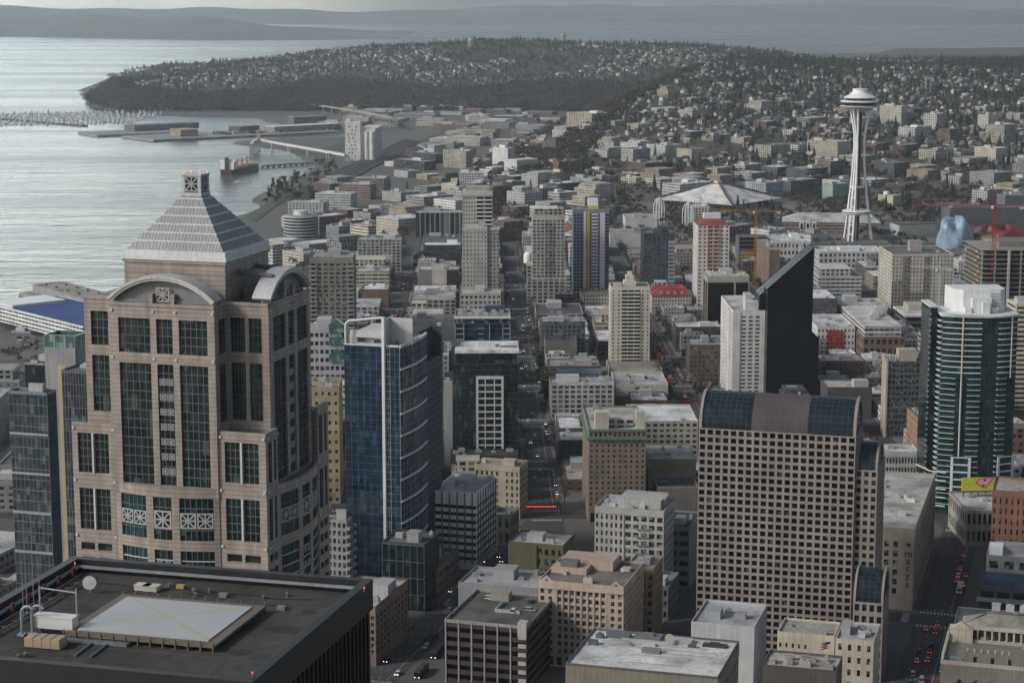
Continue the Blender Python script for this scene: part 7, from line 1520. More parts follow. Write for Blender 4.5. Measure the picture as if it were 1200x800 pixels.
for i in range(9): MB().fbox(f_, L*i/9+1, L*i/9+3, -2.5, 2.5, -40, -31.01).build('pile', 'railbed', jt)
S0 = gp(265, 206, WZ); S1 = gp(300, 197.5, WZ); hd = math.atan2(S1[1]-S0[1], S1[0]-S0[0]); Ls = math.hypot(S1[0]-S0[0], S1[1]-S0[1])
sh = thing('cargo_ship', 'black hulled bulk carrier with white bridge and red deck cranes at the grain berth', 'ship', (S0[0], S0[1], WZ), hd); LAND.append(('bulk carrier', 280, 195))
hw = 13.0; out = [(0, -hw*.75), (6, -hw), (Ls*.85, -hw), (Ls*.95, -hw*.6), (Ls, 0), (Ls*.95, hw*.6), (Ls*.85, hw), (6, hw), (0, hw*.75)]
MB().prism(out, -3, 9.5).build('hull', 'paint', sh, (0.018, 0.018, 0.022)); MB().prism([(x*1.002-0.2, y*1.006) for x, y in out], 0.0, 1.2).build('waterline', 'paint', sh, (0.25, 0.05, 0.035)); MB().prism([(x*.985+1.5, y*.94) for x, y in out], 9.503, 10.2).build('deck', 'paint', sh, (0.28, 0.10, 0.07))
MB().box(5, 18, -hw+1, hw-1, 10.21, 22).box(7, 16, -hw-1, hw+1, 22.003, 25).box(8, 14, -5, 5, 25.003, 27).build('bridge', 'paint', sh, (0.75, 0.75, 0.74)); MB().box(2, 5-.01, -3, 3, 10.21, 30).build('funnel', 'paint', sh, (0.02, 0.02, 0.025)); MB().tube((11, 0, 27), (11, 0, 38), .4, 6).build('mast', 'paint', sh, (.7, .7, .7))
for i in range(4):
    x = Ls*(.24+.16*i); MB().box(x, x+Ls*.09, -hw*.65, hw*.65, 10.21, 12).build('hatch', 'paint', sh, (0.30, 0.12, 0.08)); MB().tube((x-4, 0, 10), (x-4, 0, 24), 1.2, 6).tube((x-4, 0, 23), (x+12, -3, 19), .6, 4).build('deck_crane', 'paint', sh, (0.50, 0.16, 0.10))
tg_ = gp(283, 214, WZ); brg = thing('barge', 'small pale flat barge in the water below the bulk carrier', 'barge', (tg_[0], tg_[1], WZ), 0.2); MB().prism([(-13, -4), (13, -4), (15, 0), (13, 4), (-13, 4)], -1, 1.2).build('hull', 'paint', brg, (.55, .54, .5)); MB().box(-10, -5, -2, 2, 1.203, 3.4).build('wheelhouse', 'paint', brg, (.6, .6, .6))
x0, y0 = gp(4, 383, -29)[:2]; A = gp(-6, 372, -29); B_ = gp(92, 399, -29)
def pier_block(name, label, cat, pxa, pxb, wid, z0, z1, col, mat, roofc, short=None):
    A = gp(*pxa, z1); B2 = gp(*pxb, z1); dx, dy = B2[0]-A[0], B2[1]-A[1]; L = math.hypot(dx, dy); a_ = -math.atan2(dy, dx); u_2, v_2 = axes(a_)
    b = Bld(name, label, cat, (A[0]+B2[0])/2+v_2[0]*wid/2, (A[1]+B2[1])/2+v_2[1]*wid/2, L, wid, z1-z0, a_, col, z0=z0, mat=mat, short=short, rec=.4); b.done = set('FRBL'); b.wall.box(-L/2, L/2, -wid/2, wid/2, 0, z1-z0); b.finish(core=False); b.roof(roofc, ph=.6, units=0); return b
b = pier_block('pier_terminal', 'long white pier terminal with a blue roof at the left edge', 'terminal', (-12, 356), (97, 383), 72, -29.5, -15, (0.68, 0.69, 0.68), 'facade_ribbon', (0.03, 0.075, 0.26), short='blue roofed terminal'); b.part('white_house', MB().box(-b.w/2, -b.w*.27, -b.d*.46, b.d*.3, b.h+.13, b.h+3), 'paint', (.65, .65, .65)); b.part('sky_light', MB().box(b.w*.25, b.w*.36, 3, 4.5, b.h+.13, b.h+.6), 'paint', (.6, .6, .6))
b = pier_block('pier_shed', 'long grey pier shed standing in the water behind the blue roofed terminal', 'shed', (38, 334), (118, 356), 36, -29.5, -22, (0.30, 0.29, 0.28), 'wall', (0.33, 0.32, 0.30))
for i in range(12): put(unit_mesh(6, 2.5, 1.6, i % 3), 'rooftop_unit', b.root, (.2, .2, .2), (-b.w/2+8+i*(b.w-16)/11, 8*(1 if i % 2 else -1), b.h+.13))
slab('pier_deck', quadpx((-30, 366), (112, 402), 85, -30.5), -40, -30.1, 'concrete'); slab('pier_deck', quadpx((22, 343), (125, 371), 52, -30.5), -40, -30.0, 'concrete')
yx = gp(8, 374, WZ); yt = thing('motor_yacht', 'white motor yacht moored below the blue roofed terminal', 'yacht', (yx[0], yx[1], WZ), -0.15)
MB().prism([(-19, -4), (12, -4), (20, 0), (12, 4), (-19, 4)], -0.5, 3.2).build('hull', 'paint', yt, (.7, .71, .72)); MB().prism([(-15, -3.2), (6, -3.2), (10, 0), (6, 3.2), (-15, 3.2)], 3.203, 5.8).build('cabin', 'paint', yt, (.72, .72, .72)); MB().prism([(-12, -2.8), (0, -2.8), (3, 0), (0, 2.8), (-12, 2.8)], 5.803, 8).build('flybridge', 'paint', yt, (.7, .7, .7)); MB().prism([(-14, -3.25), (5, -3.25), (9, 0), (5, 3.25), (-14, 3.25)], 4.2, 5.1).build('window', 'glass_dark', yt)
bx_ = gp(27, 390, WZ); cb_ = thing('work_boat', 'small cluttered work boat among pilings below the terminal', 'boat', (bx_[0], bx_[1], WZ), -0.1); MB().prism([(-10, -3), (8, -3), (12, 0), (8, 3), (-10, 3)], -.5, 2).build('hull', 'paint', cb_, (.30, .30, .33)); MB().box(-6, 2, -2.2, 2.2, 2.003, 5).box(-4, 0, -1.8, 1.8, 5.003, 7).build('wheelhouse', 'paint', cb_, (.6, .6, .6))
for i in range(14):
    q_ = gp(2+i*1.9, 386+(i % 3), WZ); tag(MB().tube((0, 0, -5), (0, 0, 4+(i*5 % 3)), .35, 6).lathe([(.45, 3.5), (.4, 3.9)], 6).build('piling', 'railbed', None, None, (q_[0], q_[1], WZ)), 'dark wooden piling standing in the water below the blue roofed terminal', 'piling', 'pilings in the water')
bo = []
def boat_mesh(k):
    m_ = MB(); L = 11; m_.prism([(-L/2, -1.7), (L*.25, -1.8), (L/2, 0), (L*.25, 1.8), (-L/2, 1.7)], -.3, 1.4, 0)
    if k == 0: m_.box(-2.5, 2, -1.1, 1.1, 1.403, 2.3, 0); m_.tube((0.6, 0, 2.3), (0.6, 0, 10.5), .13, 4, .08, 1); m_.tube((.5, 0, 3.6), (-4.6, 0, 3.4), .25, 4, None, 2)
    else: m_.box(-3.5, 2.5, -1.4, 1.4, 1.403, 3.6, 0); m_.box(-2.5, .5, -1.3, 1.3, 3.603, 4.8, 0); m_.box(-3.3, 2.6, -1.43, 1.43, 2.4, 3.1, 2)
    return m_.mesh('boat', ['white', 'white', 'boat_dark'])
plain('boat_dark', (0.03, 0.04, 0.07), streak=0); bms = [boat_mesh(0), boat_mesh(1)]
rb_ = random.Random(9); nb = 0; dk = MB()
for row in range(8):
    ya, xa, xb2 = 130.5+row*1.9, 14-row*2+(row > 4)*8, 205-row*7
    A = gp(xa-14, ya+3.2, WZ); B2 = gp(xb2, ya, WZ); f_ = Frame(A[0], A[1], (B2[0]-A[0])/math.hypot(B2[0]-A[0], B2[1]-A[1]), (B2[1]-A[1])/math.hypot(B2[0]-A[0], B2[1]-A[1]), math.hypot(B2[0]-A[0], B2[1]-A[1]))
    struct(MB().fbox(f_, 0, f_.w, -1.5, 1.5, WZ-.5, WZ+.7).build('pontoon', 'concrete'))
    nn = 31; t = 8.0
    for i in range(nn):
        t = f_.w*(i+.5)/nn + rb_.uniform(-2, 2)
        for s_ in ((-1, 1)[i % 2],):
            p_ = f_.p(t, s_*9); k = 0 if rb_.random() < .55 else 1; o = put(bms[k], 'sailing_boat' if k == 0 else 'motor_boat', None, None, (p_[0], p_[1], WZ), f_.ang + s_*pi/2 + rb_.uniform(-.08, .08)); sc_ = rb_.uniform(1.1, 1.7); o.scale = (sc_,)*3
            tag(o, 'white sailing boat with a bare mast moored in the marina' if k == 0 else 'white motor boat with a dark window band moored in the marina', 'boat', 'sailing boats in the marina' if k == 0 else 'motor boats in the marina'); nb += 1
for (lab, xa, xb2, ya, yb2, wid, h_, c, rc, nm) in (('long dark shed on the cruise pier', 158, 233, 154, 150.2, 46, 12, (0.20, 0.21, 0.23), (.22, .23, .25), 'pier_shed'), ('tan shed at the end of the cargo pier', 212, 232, 160.5, 159.6, 50, 14, (.42, .34, .24), (.4, .36, .3), 'pier_shed'), ('long white roofed shed on the cargo pier', 322, 400, 155.5, 151.3, 40, 12, (.38, .34, .28), (.66, .66, .65), 'pier_shed'), ('dark block shed in the middle of the cargo pier', 282, 304, 155, 153.6, 40, 12, (.08, .08, .09), (.36, .33, .28), 'pier_shed'), ('blue grey shed behind the cargo pier', 345, 383, 146, 144.5, 40, 16, (.14, .16, .20), (.2, .22, .26), 'pier_shed')):
    A = gp(xa, ya, -29); B2 = gp(xb2, yb2, -29); dx, dy = B2[0]-A[0], B2[1]-A[1]; L = math.hypot(dx, dy); t = thing(nm, lab, 'shed', (*A, -29.5), math.atan2(dy, dx)); MB().box(0, L, 0, wid, 0, h_).build('wall', 'facade_ribbon', t, c); m_ = MB(); m_.prism([(-1, -1), (L+1, -1), (L+1, wid+1), (-1, wid+1)], h_+.003, h_+1); m_.build('roof', 'roof', t, rc)
CCOL = [('rust red', (.22, .06, .04)), ('blue', (.04, .09, .2)), ('white', (.55, .55, .55)), ('green', (.05, .13, .08)), ('orange', (.4, .16, .04)), ('grey', (.25, .26, .27))]; rk = random.Random(6); cm_ = {}
for i in range(70):
    px = rk.uniform(250, 395); x, y = gp(px, 162.3-(px-180)*.045-rk.uniform(.4, 2.6), -29); cn, c = CCOL[rk.randrange(6)]
    if 'm' not in cm_: cm_['m'] = MB().box(-6.1, 6.1, -1.25, 1.25, 0, 2.6).box(-6.0, 6.0, -1.3, -1.255, .2, 2.4).box(-6.15, -6.105, -1.1, 1.1, .15, 2.45).mesh('container', 'trim')
    o = put(cm_['m'], 'shipping_container', None, c, (x, y, -29), rk.choice((.25, .25, 1.8))); o.scale = (1, 1, rk.choice((1, 2))); tag(o, f'small {cn} shipping container on the cargo pier deck', 'container', f'{cn} containers on the cargo pier')
br = thing('road_bridge', 'long pale road bridge on pillars below the wooded bluff', 'bridge'); pts_ = [at(305, 116, 5700), at(345, 119, 5450), at(385, 125, 5150), at(425, 131, 4850), at(462, 138, 4500)]
m_ = MB()
for a, b_ in zip(pts_, pts_[1:]):
    a, b_ = Vector(a), Vector(b_); s_ = Vector((-(b_-a).y, (b_-a).x, 0)).normalized()*6; P = [a-s_, b_-s_, b_+s_, a+s_]; m_.hexa([(p_.x, p_.y, p_.z-2) for p_ in P] + [(p_.x, p_.y, p_.z+1) for p_ in P])
    for t in (0.1, 0.35, 0.6, 0.85):
        p_ = a+(b_-a)*t; MB().box(p_.x-1.5, p_.x+1.5, p_.y-4, p_.y+4, min(tz(p_.x, p_.y), p_.z-5), p_.z-2.01).build('pillar', 'concrete', br)
m_.build('deck', 'concrete', br)
def gpoly(L, dz): return [(*ground_hit(*q)[:2],) for q in L]
def drape(name, px, mat, dz, kind='structure'):
    P = [ground_hit(*q) for q in px]; n = len(P)//2; A, B2 = P[:n], P[n:][::-1]; m_ = MB(); K = 8
    for i in range(n-1):
        for k in range(K):
            r = []
            for t in (k/K, (k+1)/K):
                a = [A[i][j]+(A[i+1][j]-A[i][j])*t for j in (0, 1)]; b_ = [B2[i][j]+(B2[i+1][j]-B2[i][j])*t for j in (0, 1)]; r.append((a, b_))
            for q in range(5):
                W_ = []
                for (a, b_), s in ((r[0], q/5), (r[1], q/5), (r[1], (q+1)/5), (r[0], (q+1)/5)): x, y = a[0]+(b_[0]-a[0])*s, a[1]+(b_[1]-a[1])*s; W_.append((x, y, tz(x, y)+dz))
                m_.face(W_)
    return struct(m_.build(name, mat), kind)
drape('rail_yard', [(332, 232), (372, 210), (410, 193), (440, 180), (475, 163), (505, 152), (522, 154), (492, 166), (462, 184), (437, 197), (400, 216), (358, 237)], 'railbed', 0.9)
drape('park_lawn', [(282, 256), (310, 240), (330, 228), (352, 215), (360, 218), (340, 231), (322, 243), (300, 260)], 'grass', 0.7)
drape('park_lawn', [(370, 178), (400, 165), (404, 172), (382, 186)], 'grass', 0.7)
for k in range(6):
    P = [ground_hit(334+k*4.4, 233.2+k*.8), ground_hit(375+k*5.2, 210.5+k*1.3), ground_hit(412+k*4.6, 193.6+k*.8), ground_hit(441+k*4.2, 180.4+k*.9), ground_hit(476+k*3.2, 163.4+k*.55)]
    m_ = MB()
    for a, b_ in zip(P, P[1:]): m_.tube((a[0], a[1], tz(a[0], a[1])+1.4), (b_[0], b_[1], tz(b_[0], b_[1])+1.4), .9, 4)
    struct(m_.build('rail_track', 'darkmetal'))
FB = [
 ('office_building', 'round office tower with white bands near the park shore', 'office building', 0, 0, 0, 0, 0, 0, 0, 0, 0, 0, 'round banded office'),
 ('apartment_tower', 'white stepped apartment tower under the wooded slope', 'apartment tower', 577, 603, 174, 199, (.66, .67, .67), NG, 'facade_punched', .7, (.6, .6, .6), 2, 'white stepped tower'),
 ('apartment_block', 'beige apartment block with balconies left of the white stepped tower', 'apartment block', 519, 555, 178, 197, (.42, .39, .32), NG, 'facade_bay', .75, (.4, .4, .38), 3, 'beige balcony block'),
 ('office_building', 'flat black office block by the rail yard', 'office building', 461, 511, 190, 200, (.03, .032, .035), NG, 'facade_ribbon', .72, (.36, .36, .37), 2, 'flat black office'),
 ('office_building', 'second black office block behind the flat black office', 'office building', 478, 521, 181, 192, (.035, .035, .04), NG, 'facade_ribbon', .75, (.30, .3, .32), 2, None),
 ('apartment_block', 'white wavy apartment block in the middle distance', 'apartment block', 538, 567, 203, 219, (.62, .62, .62), BT, 'facade_bay', 1, (.6, .6, .6), 2, 'white wavy block'),
 ('office_building', 'long dark red office block of three floors in front of the slope', 'office building', 734, 788, 192, 204, (.14, .08, .07), NG, 'facade_ribbon', .42, (.26, .24, .24), 4, 'long dark red office'),
 ('office_building', 'dark red brick office block left of the long dark red office', 'office building', 648, 681, 190, 203, (.24, .085, .06), NG, 'facade_punched', .25, (.34, .3, .3), 2, 'red brick office'),
 ('apartment_block', 'orange yellow building site with scaffolding in the middle distance', 'construction', 622, 662, 203, 212, (.50, .30, .10), NG, 'facade_punched', .6, (.4, .36, .3), 2, 'orange building site'),
 ('office_building', 'grey windowless box building beside the orange building site', 'building', 668, 701, 210, 223, (.26, .27, .28), NG, 'wall', .8, (.42, .42, .42), 2, 'grey box building'),
 ('apartment_block', 'white apartment block with a yellow centre', 'apartment block', 728, 756, 209, 220, (.56, .52, .38), NG, 'facade_bay', .6, (.6, .6, .6), 2, 'yellow centred block'),
 ('office_building', 'white office block with grey stripes left of the arena tent roof', 'office building', 776, 836, 217, 232, (.52, .52, .50), NG, 'facade_ribbon', .35, (.56, .56, .56), 5, 'striped white office'),
 ('apartment_block', 'cream and white slab block with dark side near the yellow striped tower', 'apartment block', 642, 676, 227, 243, (.56, .55, .5), NG, 'facade_ribbon', .4, (.5, .5, .5), 1, 'cream white slab'),
 ('apartment_block', 'grey brown apartment block in front of the cream white slab', 'apartment block', 622, 657, 222, 238, (.26, .235, .21), NG, 'facade_bay', .3, (.44, .43, .42), 2, None),
 ('apartment_block', 'beige apartment row on top of the wooded slope', 'apartment block', 664, 713, 134, 149, (.44, .39, .30), NG, 'facade_bay', .6, (.46, .44, .4), 3, 'beige hilltop row'),
 ('apartment_block', 'blue white apartment block with a dark roof behind the arena', 'apartment block', 873, 918, 215, 233, (.42, .46, .52), NG, 'facade_bay', .55, (.45, .46, .46), 3, 'blue white block'),
 ('apartment_block', 'long dark brick block right of the blue white block', 'apartment block', 905, 960, 213, 229, (.13, .12, .115), NG, 'facade_punched', .4, (.42, .42, .43), 3, None),
 ('apartment_block', 'broad beige apartment block left of the observation tower saucer legs', 'apartment block', 946, 997, 167, 187, (.40, .37, .31), NG, 'facade_punched', .7, (.44, .42, .38), 3, 'broad beige block'),
 ('apartment_tower', 'tall beige apartment block right of the observation tower saucer', 'apartment tower', 1031, 1063, 125, 147, (.43, .41, .36), NG, 'facade_punched', .8, (.5, .5, .46), 2, 'tall beige block'),
 ('apartment_tower', 'white apartment tower with dark bays on the hill', 'apartment tower', 1083, 1108, 134, 151, (.56, .55, .53), NG, 'facade_bay', .6, (.5, .5, .5), 2, 'white hill tower'),
 ('apartment_block', 'white long apartment block below the white hill tower', 'apartment block', 1053, 1092, 150, 165, (.56, .56, .56), NG, 'facade_bay', .5, (.55, .55, .55), 3, 'white long block'),
 ('apartment_tower', 'pale apartment tower at the right on the hill', 'apartment tower', 1146, 1171, 135, 154, (.50, .49, .45), NG, 'facade_punched', .5, (.5, .5, .48), 2, 'pale hill tower'),
 ('apartment_tower', 'beige twin apartment tower at the right below the pale hill tower', 'apartment tower', 1155, 1192, 147, 169, (.44, .40, .35), NG, 'facade_bay', .6, (.45, .43, .4), 2, 'beige twin tower'),
 ('office_building', 'green glass box building left of the observation tower legs', 'building', 964, 994, 217, 236, (.27, .34, .29), NG, 'wall', .4, (.36, .4, .36), 1, 'green box building'),
 ('building', 'plain tan box building right of the observation tower legs', 'building', 1029, 1056, 230, 243, (.44, .41, .32), NG, 'wall', .65, (.5, .48, .44), 1, 'tan box building'),
 ('apartment_block', 'brown apartment block below the broad beige block', 'apartment block', 958, 989, 190, 206, (.21, .155, .13), NG, 'facade_bay', .5, (.4, .39, .38), 2, None),
 ('office_building', 'grey office hall with a white roof edge behind the red crane', 'grandstand', 1113, 1230, 243, 278, (.11, .12, .135), R(-8), 'wall', 1, (.20, .21, .22), 2, 'dark grandstand'),
 ('office_building', 'slate blue block above the dark grandstand', 'office building', 1178, 1230, 229, 252, (.12, .13, .16), R(-8), 'wall', 1, (.3, .3, .32), 2, None),
 ('exhibition_hall', 'long low white hall with dark roof before the dark grandstand', 'hall', 1054, 1140, 263, 274, (.46, .46, .44), R(-12), 'wall', 1, (.055, .06, .062), 0, 'dark roofed hall'),
 ('apartment_block', 'white balconied block at the right above the dark grandstand', 'apartment block', 1139, 1176, 224, 240, (.52, .52, .51), NG, 'facade_bay', .5, (.52, .52, .5), 4, None),
 ('office_building', 'white office terraces with ribbon windows near the rail yard', 'office building', 369, 411, 228, 246, (.52, .53, .53), R(14), 'facade_ribbon', .72, (.48, .48, .48), 3, 'white office terraces'),
 ('office_building', 'pinkish office block with white top band near the rail yard', 'office building', 397, 434, 217, 234, (.25, .18, .165), R(14), 'facade_ribbon', .8, (.46, .46, .46), 2, 'pinkish office block'),
 ('office_building', 'dark pink office block right behind the pinkish office block', 'office building', 411, 450, 210, 226, (.20, .15, .14), R(14), 'facade_ribbon', .8, (.45, .44, .42), 2, None),
 ('office_building', 'white low office with a dark glass corner beside the round banded office', 'office building', 337, 379, 238, 252, (.48, .48, .47), R(10), 'facade_bay', .8, (.50, .5, .5), 3, None),
 ('office_building', 'long office hall with pale columns and dark glass left of the cream tower with balconies', 'office building', 487, 543, 250, 276, (.34, .34, .34), R(-2), 'colonnade', 1, (.44, .43, .42), 3, 'columned office hall'),
 ('apartment_block', 'grey apartment complex with dark blue bays on the second avenue', 'apartment block', 419, 470, 282, 318, (.34, .34, .335), BT, 'facade_bay', 1, (.40, .41, .42), 8, 'grey bayed complex'),
 ('apartment_block', 'black apartment block with a bright white roof', 'apartment block', 496, 540, 288, 312, (.035, .037, .042), BT, 'facade_punched', 1, (.72, .72, .72), 2, 'white roofed black block'),
 ('apartment_block', 'beige block with two maroon wall panels', 'apartment block', 490, 537, 317, 342, (.46, .43, .39), BT, 'panelled', 1, (.42, .41, .4), 3, 'maroon panelled block'),
 ('retail_building', 'low building with an orange brick roofline below the maroon panelled block', 'shop building', 481, 534, 352, 378, (.30, .30, .28), BT, 'facade_bay', 1, (.36, .35, .33), 5, 'orange topped building'),
 ('brick_building', 'brown brick cube with a white roof on the second avenue', 'building', 424, 455, 340, 362, (.17, .11, .075), BT, 'wall', 1, (.66, .66, .66), 2, 'brown brick cube'),
 ('office_building', 'cream low office with ribbon windows below the grey bayed complex', 'office building', 416, 456, 319, 343, (.46, .43, .36), BT, 'facade_ribbon', 1, (.48, .47, .44), 3, None),
 ('apartment_block', 'grey block with roof boxes below the orange topped building', 'building', 482, 536, 378, 418, (.33, .33, .32), BT, 'wall', 1, (.26, .25, .24), 6, None),
 ('apartment_block', 'dark apartment block with a wavy white roof right of the traffic queue', 'apartment block', 792, 846, 384, 412, (.06, .056, .055), BT, 'facade_punched', 1, (.62, .62, .61), 3, 'wavy white roofed block'),
 ('brick_building', 'dark brown brick block below the wavy white roofed block', 'building', 809, 846, 405, 448, (.10, .075, .065), BT, 'facade_punched', 1, (.30, .30, .31), 3, 'dark brown brick block'),
 ('apartment_block', 'glass apartment block with orange panels and white frames on the central avenue', 'apartment block', 634, 686, 378, 425, (.10, .11, .115), BT, 'facade_bay', 1, (.36, .36, .38), 8, 'orange panelled block'),
 ('building', 'dark grey block with a blank grey wall on the central avenue', 'building', 639, 676, 400, 432, (.17, .165, .15), BT, 'wall', 1, (.06, .08, .11), 3, 'blank grey block'),
 ('brick_building', 'dark red brick pair with pale cornice below the blank grey block', 'building', 643, 704, 430, 452, (.12, .06, .055), BT, 'facade_punched', 1, (.30, .29, .29), 6, 'dark red brick pair'),
 ('retail_building', 'low white block with roof clutter behind the green corniced hotel', 'shop building', 645, 720, 452, 490, (.42, .41, .39), BT, 'facade_bay', 1, (.40, .39, .39), 9, None),
 ('building', 'low building with a blue mural wall right of the courtyard block', 'building', 740, 783, 470, 486, (.10, .05, .05), BT, 'wall', 1, (.42, .42, .42), 2, None),
 ('building', 'maroon low building with a pale roof left of the pink tower vault', 'building', 752, 798, 489, 506, (.13, .04, .045), BT, 'wall', 1, (.44, .44, .44), 2, None),
 ('brick_building', 'dark flat block beside the red and cream podium at the slope foot', 'building', 961, 1000, 448, 470, (.08, .08, .085), BT, 'facade_punched', 1, (.33, .33, .33), 4, None),
 ('retail_building', 'low white roofed hall right of the black wedge tower foot', 'shop building', 970, 1022, 455, 490, (.09, .08, .08), BT, 'wall', 1, (.40, .39, .38), 6, None),
 ('brick_building', 'long dark brick building with pale roof right of the black wedge tower', 'building', 962, 1014, 424, 446, (.13, .08, .07), BT, 'facade_punched', 1, (.42, .41, .41), 5, None),
 ('office_building', 'grey boxy building between white and red block and the long dark brick building', 'building', 958, 985, 398, 420, (.30, .31, .33), BT, 'facade_punched', 1, (.34, .35, .37), 4, None),
 ('office_building', 'grey green striped block right of the hotel slab', 'office building', 1086, 1094, 395, 470, (.30, .31, .30), BT, 'facade_ribbon', 1, (.4, .4, .4), 0, None),
]
m = facade_mat('colonnade', 5.6, 60.0, 0.16, 1.0, 0.0, 0.92, 0); m = facade_mat('panelled', 26.0, 60.0, 0.3, 0.78, 0.1, 0.8, 0)
for r in FB[1:]: far_bld(r[0], r[1], r[2], r[3], r[4], r[5], r[6], r[7], r[8], r[9], r[10], r[11], r[12], r[13])
rx, ry, rz_ = ground_hit(351, 283); RR = 21.5; ro = thing('office_building', FB[0][1], 'office building', (rx, ry+RR, rz_-2)); LAND.append(('round banded office', 351, 262)); OCC.append([(rx-24, ry-3), (rx+24, ry-3), (rx+24, ry+48), (rx-24, ry+48)])
Hh = at(351, 252, ry+RR)[2]-rz_+2
MB().lathe([(RR-.6, 0), (RR-.6, Hh-1)], 40).build('glazing', 'glass_dark', ro)
for k in range(9): MB().lathe([(RR-.7, Hh*k/8.4), (RR, Hh*k/8.4+.002), (RR, Hh*k/8.4+1.3), (RR-.7, Hh*k/8.4+1.302)], 40).build('white_band', 'trim', ro, (.50, .52, .53))
MB().lathe([(RR-1, Hh-.9), (RR-1, Hh+.4)], 40).build('roof', 'roof', ro, (.32, .32, .31)); MB().lathe([(9, Hh+.41), (9, Hh+6)], 24).build('penthouse', 'trim', ro, (.6, .6, .6))
for lab, px, yt_, yb_, rr_ in (('white domed water tower on the far ridge', 552, 44, 53, 11), ('white ball radar dome on the far ridge', 660, 39, 46, 9)):
    x, y, z = ground_hit(px, yb_+4); zt2 = at(px, yt_, y)[2]; t = thing('water_tower', lab, 'water tower', (x, y, z)); MB().lathe([(rr_*.8, -5), (rr_*.8, (zt2-z)*.55)], 12).build('shaft', 'concrete', t); MB().lathe([(rr_*.9, (zt2-z)*.55+.01), (rr_, (zt2-z)*.7), (rr_*.7, (zt2-z)*.92), (.3, zt2-z)], 14).build('tank', 'concrete', t)
x, y, z = ground_hit(1087, 112); t = thing('lookout_tower', 'slim pale lookout tower on the right hilltop', 'tower', (x, y, z)); hh_ = at(1087, 90, y)[2]-z
m_ = MB()
for sx in (-4, 4):
    for sy in (-4, 4): m_.box(sx-.9, sx+.9, sy-.9, sy+.9, -4, hh_*.86)
for k in range(5): m_.box(-4.8, 4.8, -4.8, 4.8, hh_*.16*(k+1), hh_*.16*(k+1)+1)
m_.build('frame', 'concrete', t); MB().box(-5.5, 5.5, -5.5, 5.5, hh_*.86+.01, hh_).build('tank', 'concrete', t); MB().box(-2.5, 2.5, -2.5, 2.5, -4, hh_*.85).build('shaft', 'glass_dark', t)
x, y, z = ground_hit(948, 274); t = thing('exhibition_hall', 'brown hall with three tall arched windows and a pale gabled roof', 'hall', (x, y, z), R(-8)); LAND.append(('arched window hall', 960, 258)); OCC.append([(x-40, y-5), (x+110, y-5), (x+110, y+60), (x-40, y+60)])
MB().box(-30, 80, 0, 50, -2, 13).build('wall', 'facade_ribbon', t, (.26, .20, .18)); m_ = MB(); m_.hexa([(-31, -1, 13.003), (81, -1, 13.003), (81, 51, 13.003), (-31, 51, 13.003), (-12, 20, 21), (70, 20, 21), (70, 30, 21), (-12, 30, 21)]); m_.build('roof', 'roof', t, (.44, .43, .41))
for i in range(3): MB().prism([(-11+i*7, -.6), (-6+i*7, -.6), (-6+i*7, -.05), (-11+i*7, -.05)], 0, 14).build('arched_window', 'white', t); put(pane_mesh(3, 11, 'glass_dark'), 'window', t, None, (-8.5+i*7, -.7, 6))
# ---- trees
def crown_mesh(kind, seed):
    r_ = random.Random(seed); m_ = MB()
    if kind == 'conifer':
        for k in range(11):
            t = k/11; R_ = (1-t)**0.9*2.5+0.25; z = 1.6+t*11; n = max(5, int(12*(1-t))+4)
            for i in range(n):
                A = 2*pi*(i+r_.random())/n; rr = R_*r_.uniform(.65, 1.15); w_ = .45+.55*(1-t)
                c, s = cos(A), sin(A); m_.face([(c*.15-s*w_*.3, s*.15+c*w_*.3, z+1.2), (c*rr-s*w_*.5, s*rr+c*w_*.5, z-.5*r_.random()), (c*rr*1.05+s*w_*.5, s*rr*1.05-c*w_*.5, z-.3), (c*.15+s*w_*.3, s*.15-c*w_*.3, z+1.1)])
        return m_.mesh('crown', 'conifer')
    clumps = [(r_.gauss(0, 1.7), r_.gauss(0, 1.7), 5.6+r_.gauss(0, 1.3), r_.uniform(1.0, 1.9)) for _ in range(9 if kind != 'column' else 6)]
    if kind == 'column': clumps = [(r_.gauss(0, .5), r_.gauss(0, .5), 2.6+k*1.3, r_.uniform(.9, 1.3)) for k in range(6)]
    dens, sz = {'bare': (30, .22), 'green': (44, .42), 'column': (44, .42)}[kind]
    for (cx, cy, cz, cr) in clumps:
        for _ in range(dens):
            v_ = Vector((r_.gauss(0, 1), r_.gauss(0, 1), r_.gauss(0, .8))).normalized()*cr*r_.random()**.4; p = Vector((cx, cy, cz))+v_
            a = Vector((r_.gauss(0, 1), r_.gauss(0, 1), r_.gauss(0, 1))).normalized(); b_ = a.orthogonal().normalized()
            if kind == 'bare': a = (v_.normalized()+a*.6).normalized()*r_.uniform(.7, 1.5); b_ = a.orthogonal().normalized()*.07; m_.face([tuple(p-b_), tuple(p+b_), tuple(p+a)])
            else: a *= sz*r_.uniform(.7, 1.5); b_ *= sz*r_.uniform(.6, 1.2); m_.face([tuple(p-a-b_), tuple(p+a-b_), tuple(p+a+b_), tuple(p-a+b_)])
    return m_.mesh('crown', 'bare' if kind == 'bare' else 'green')
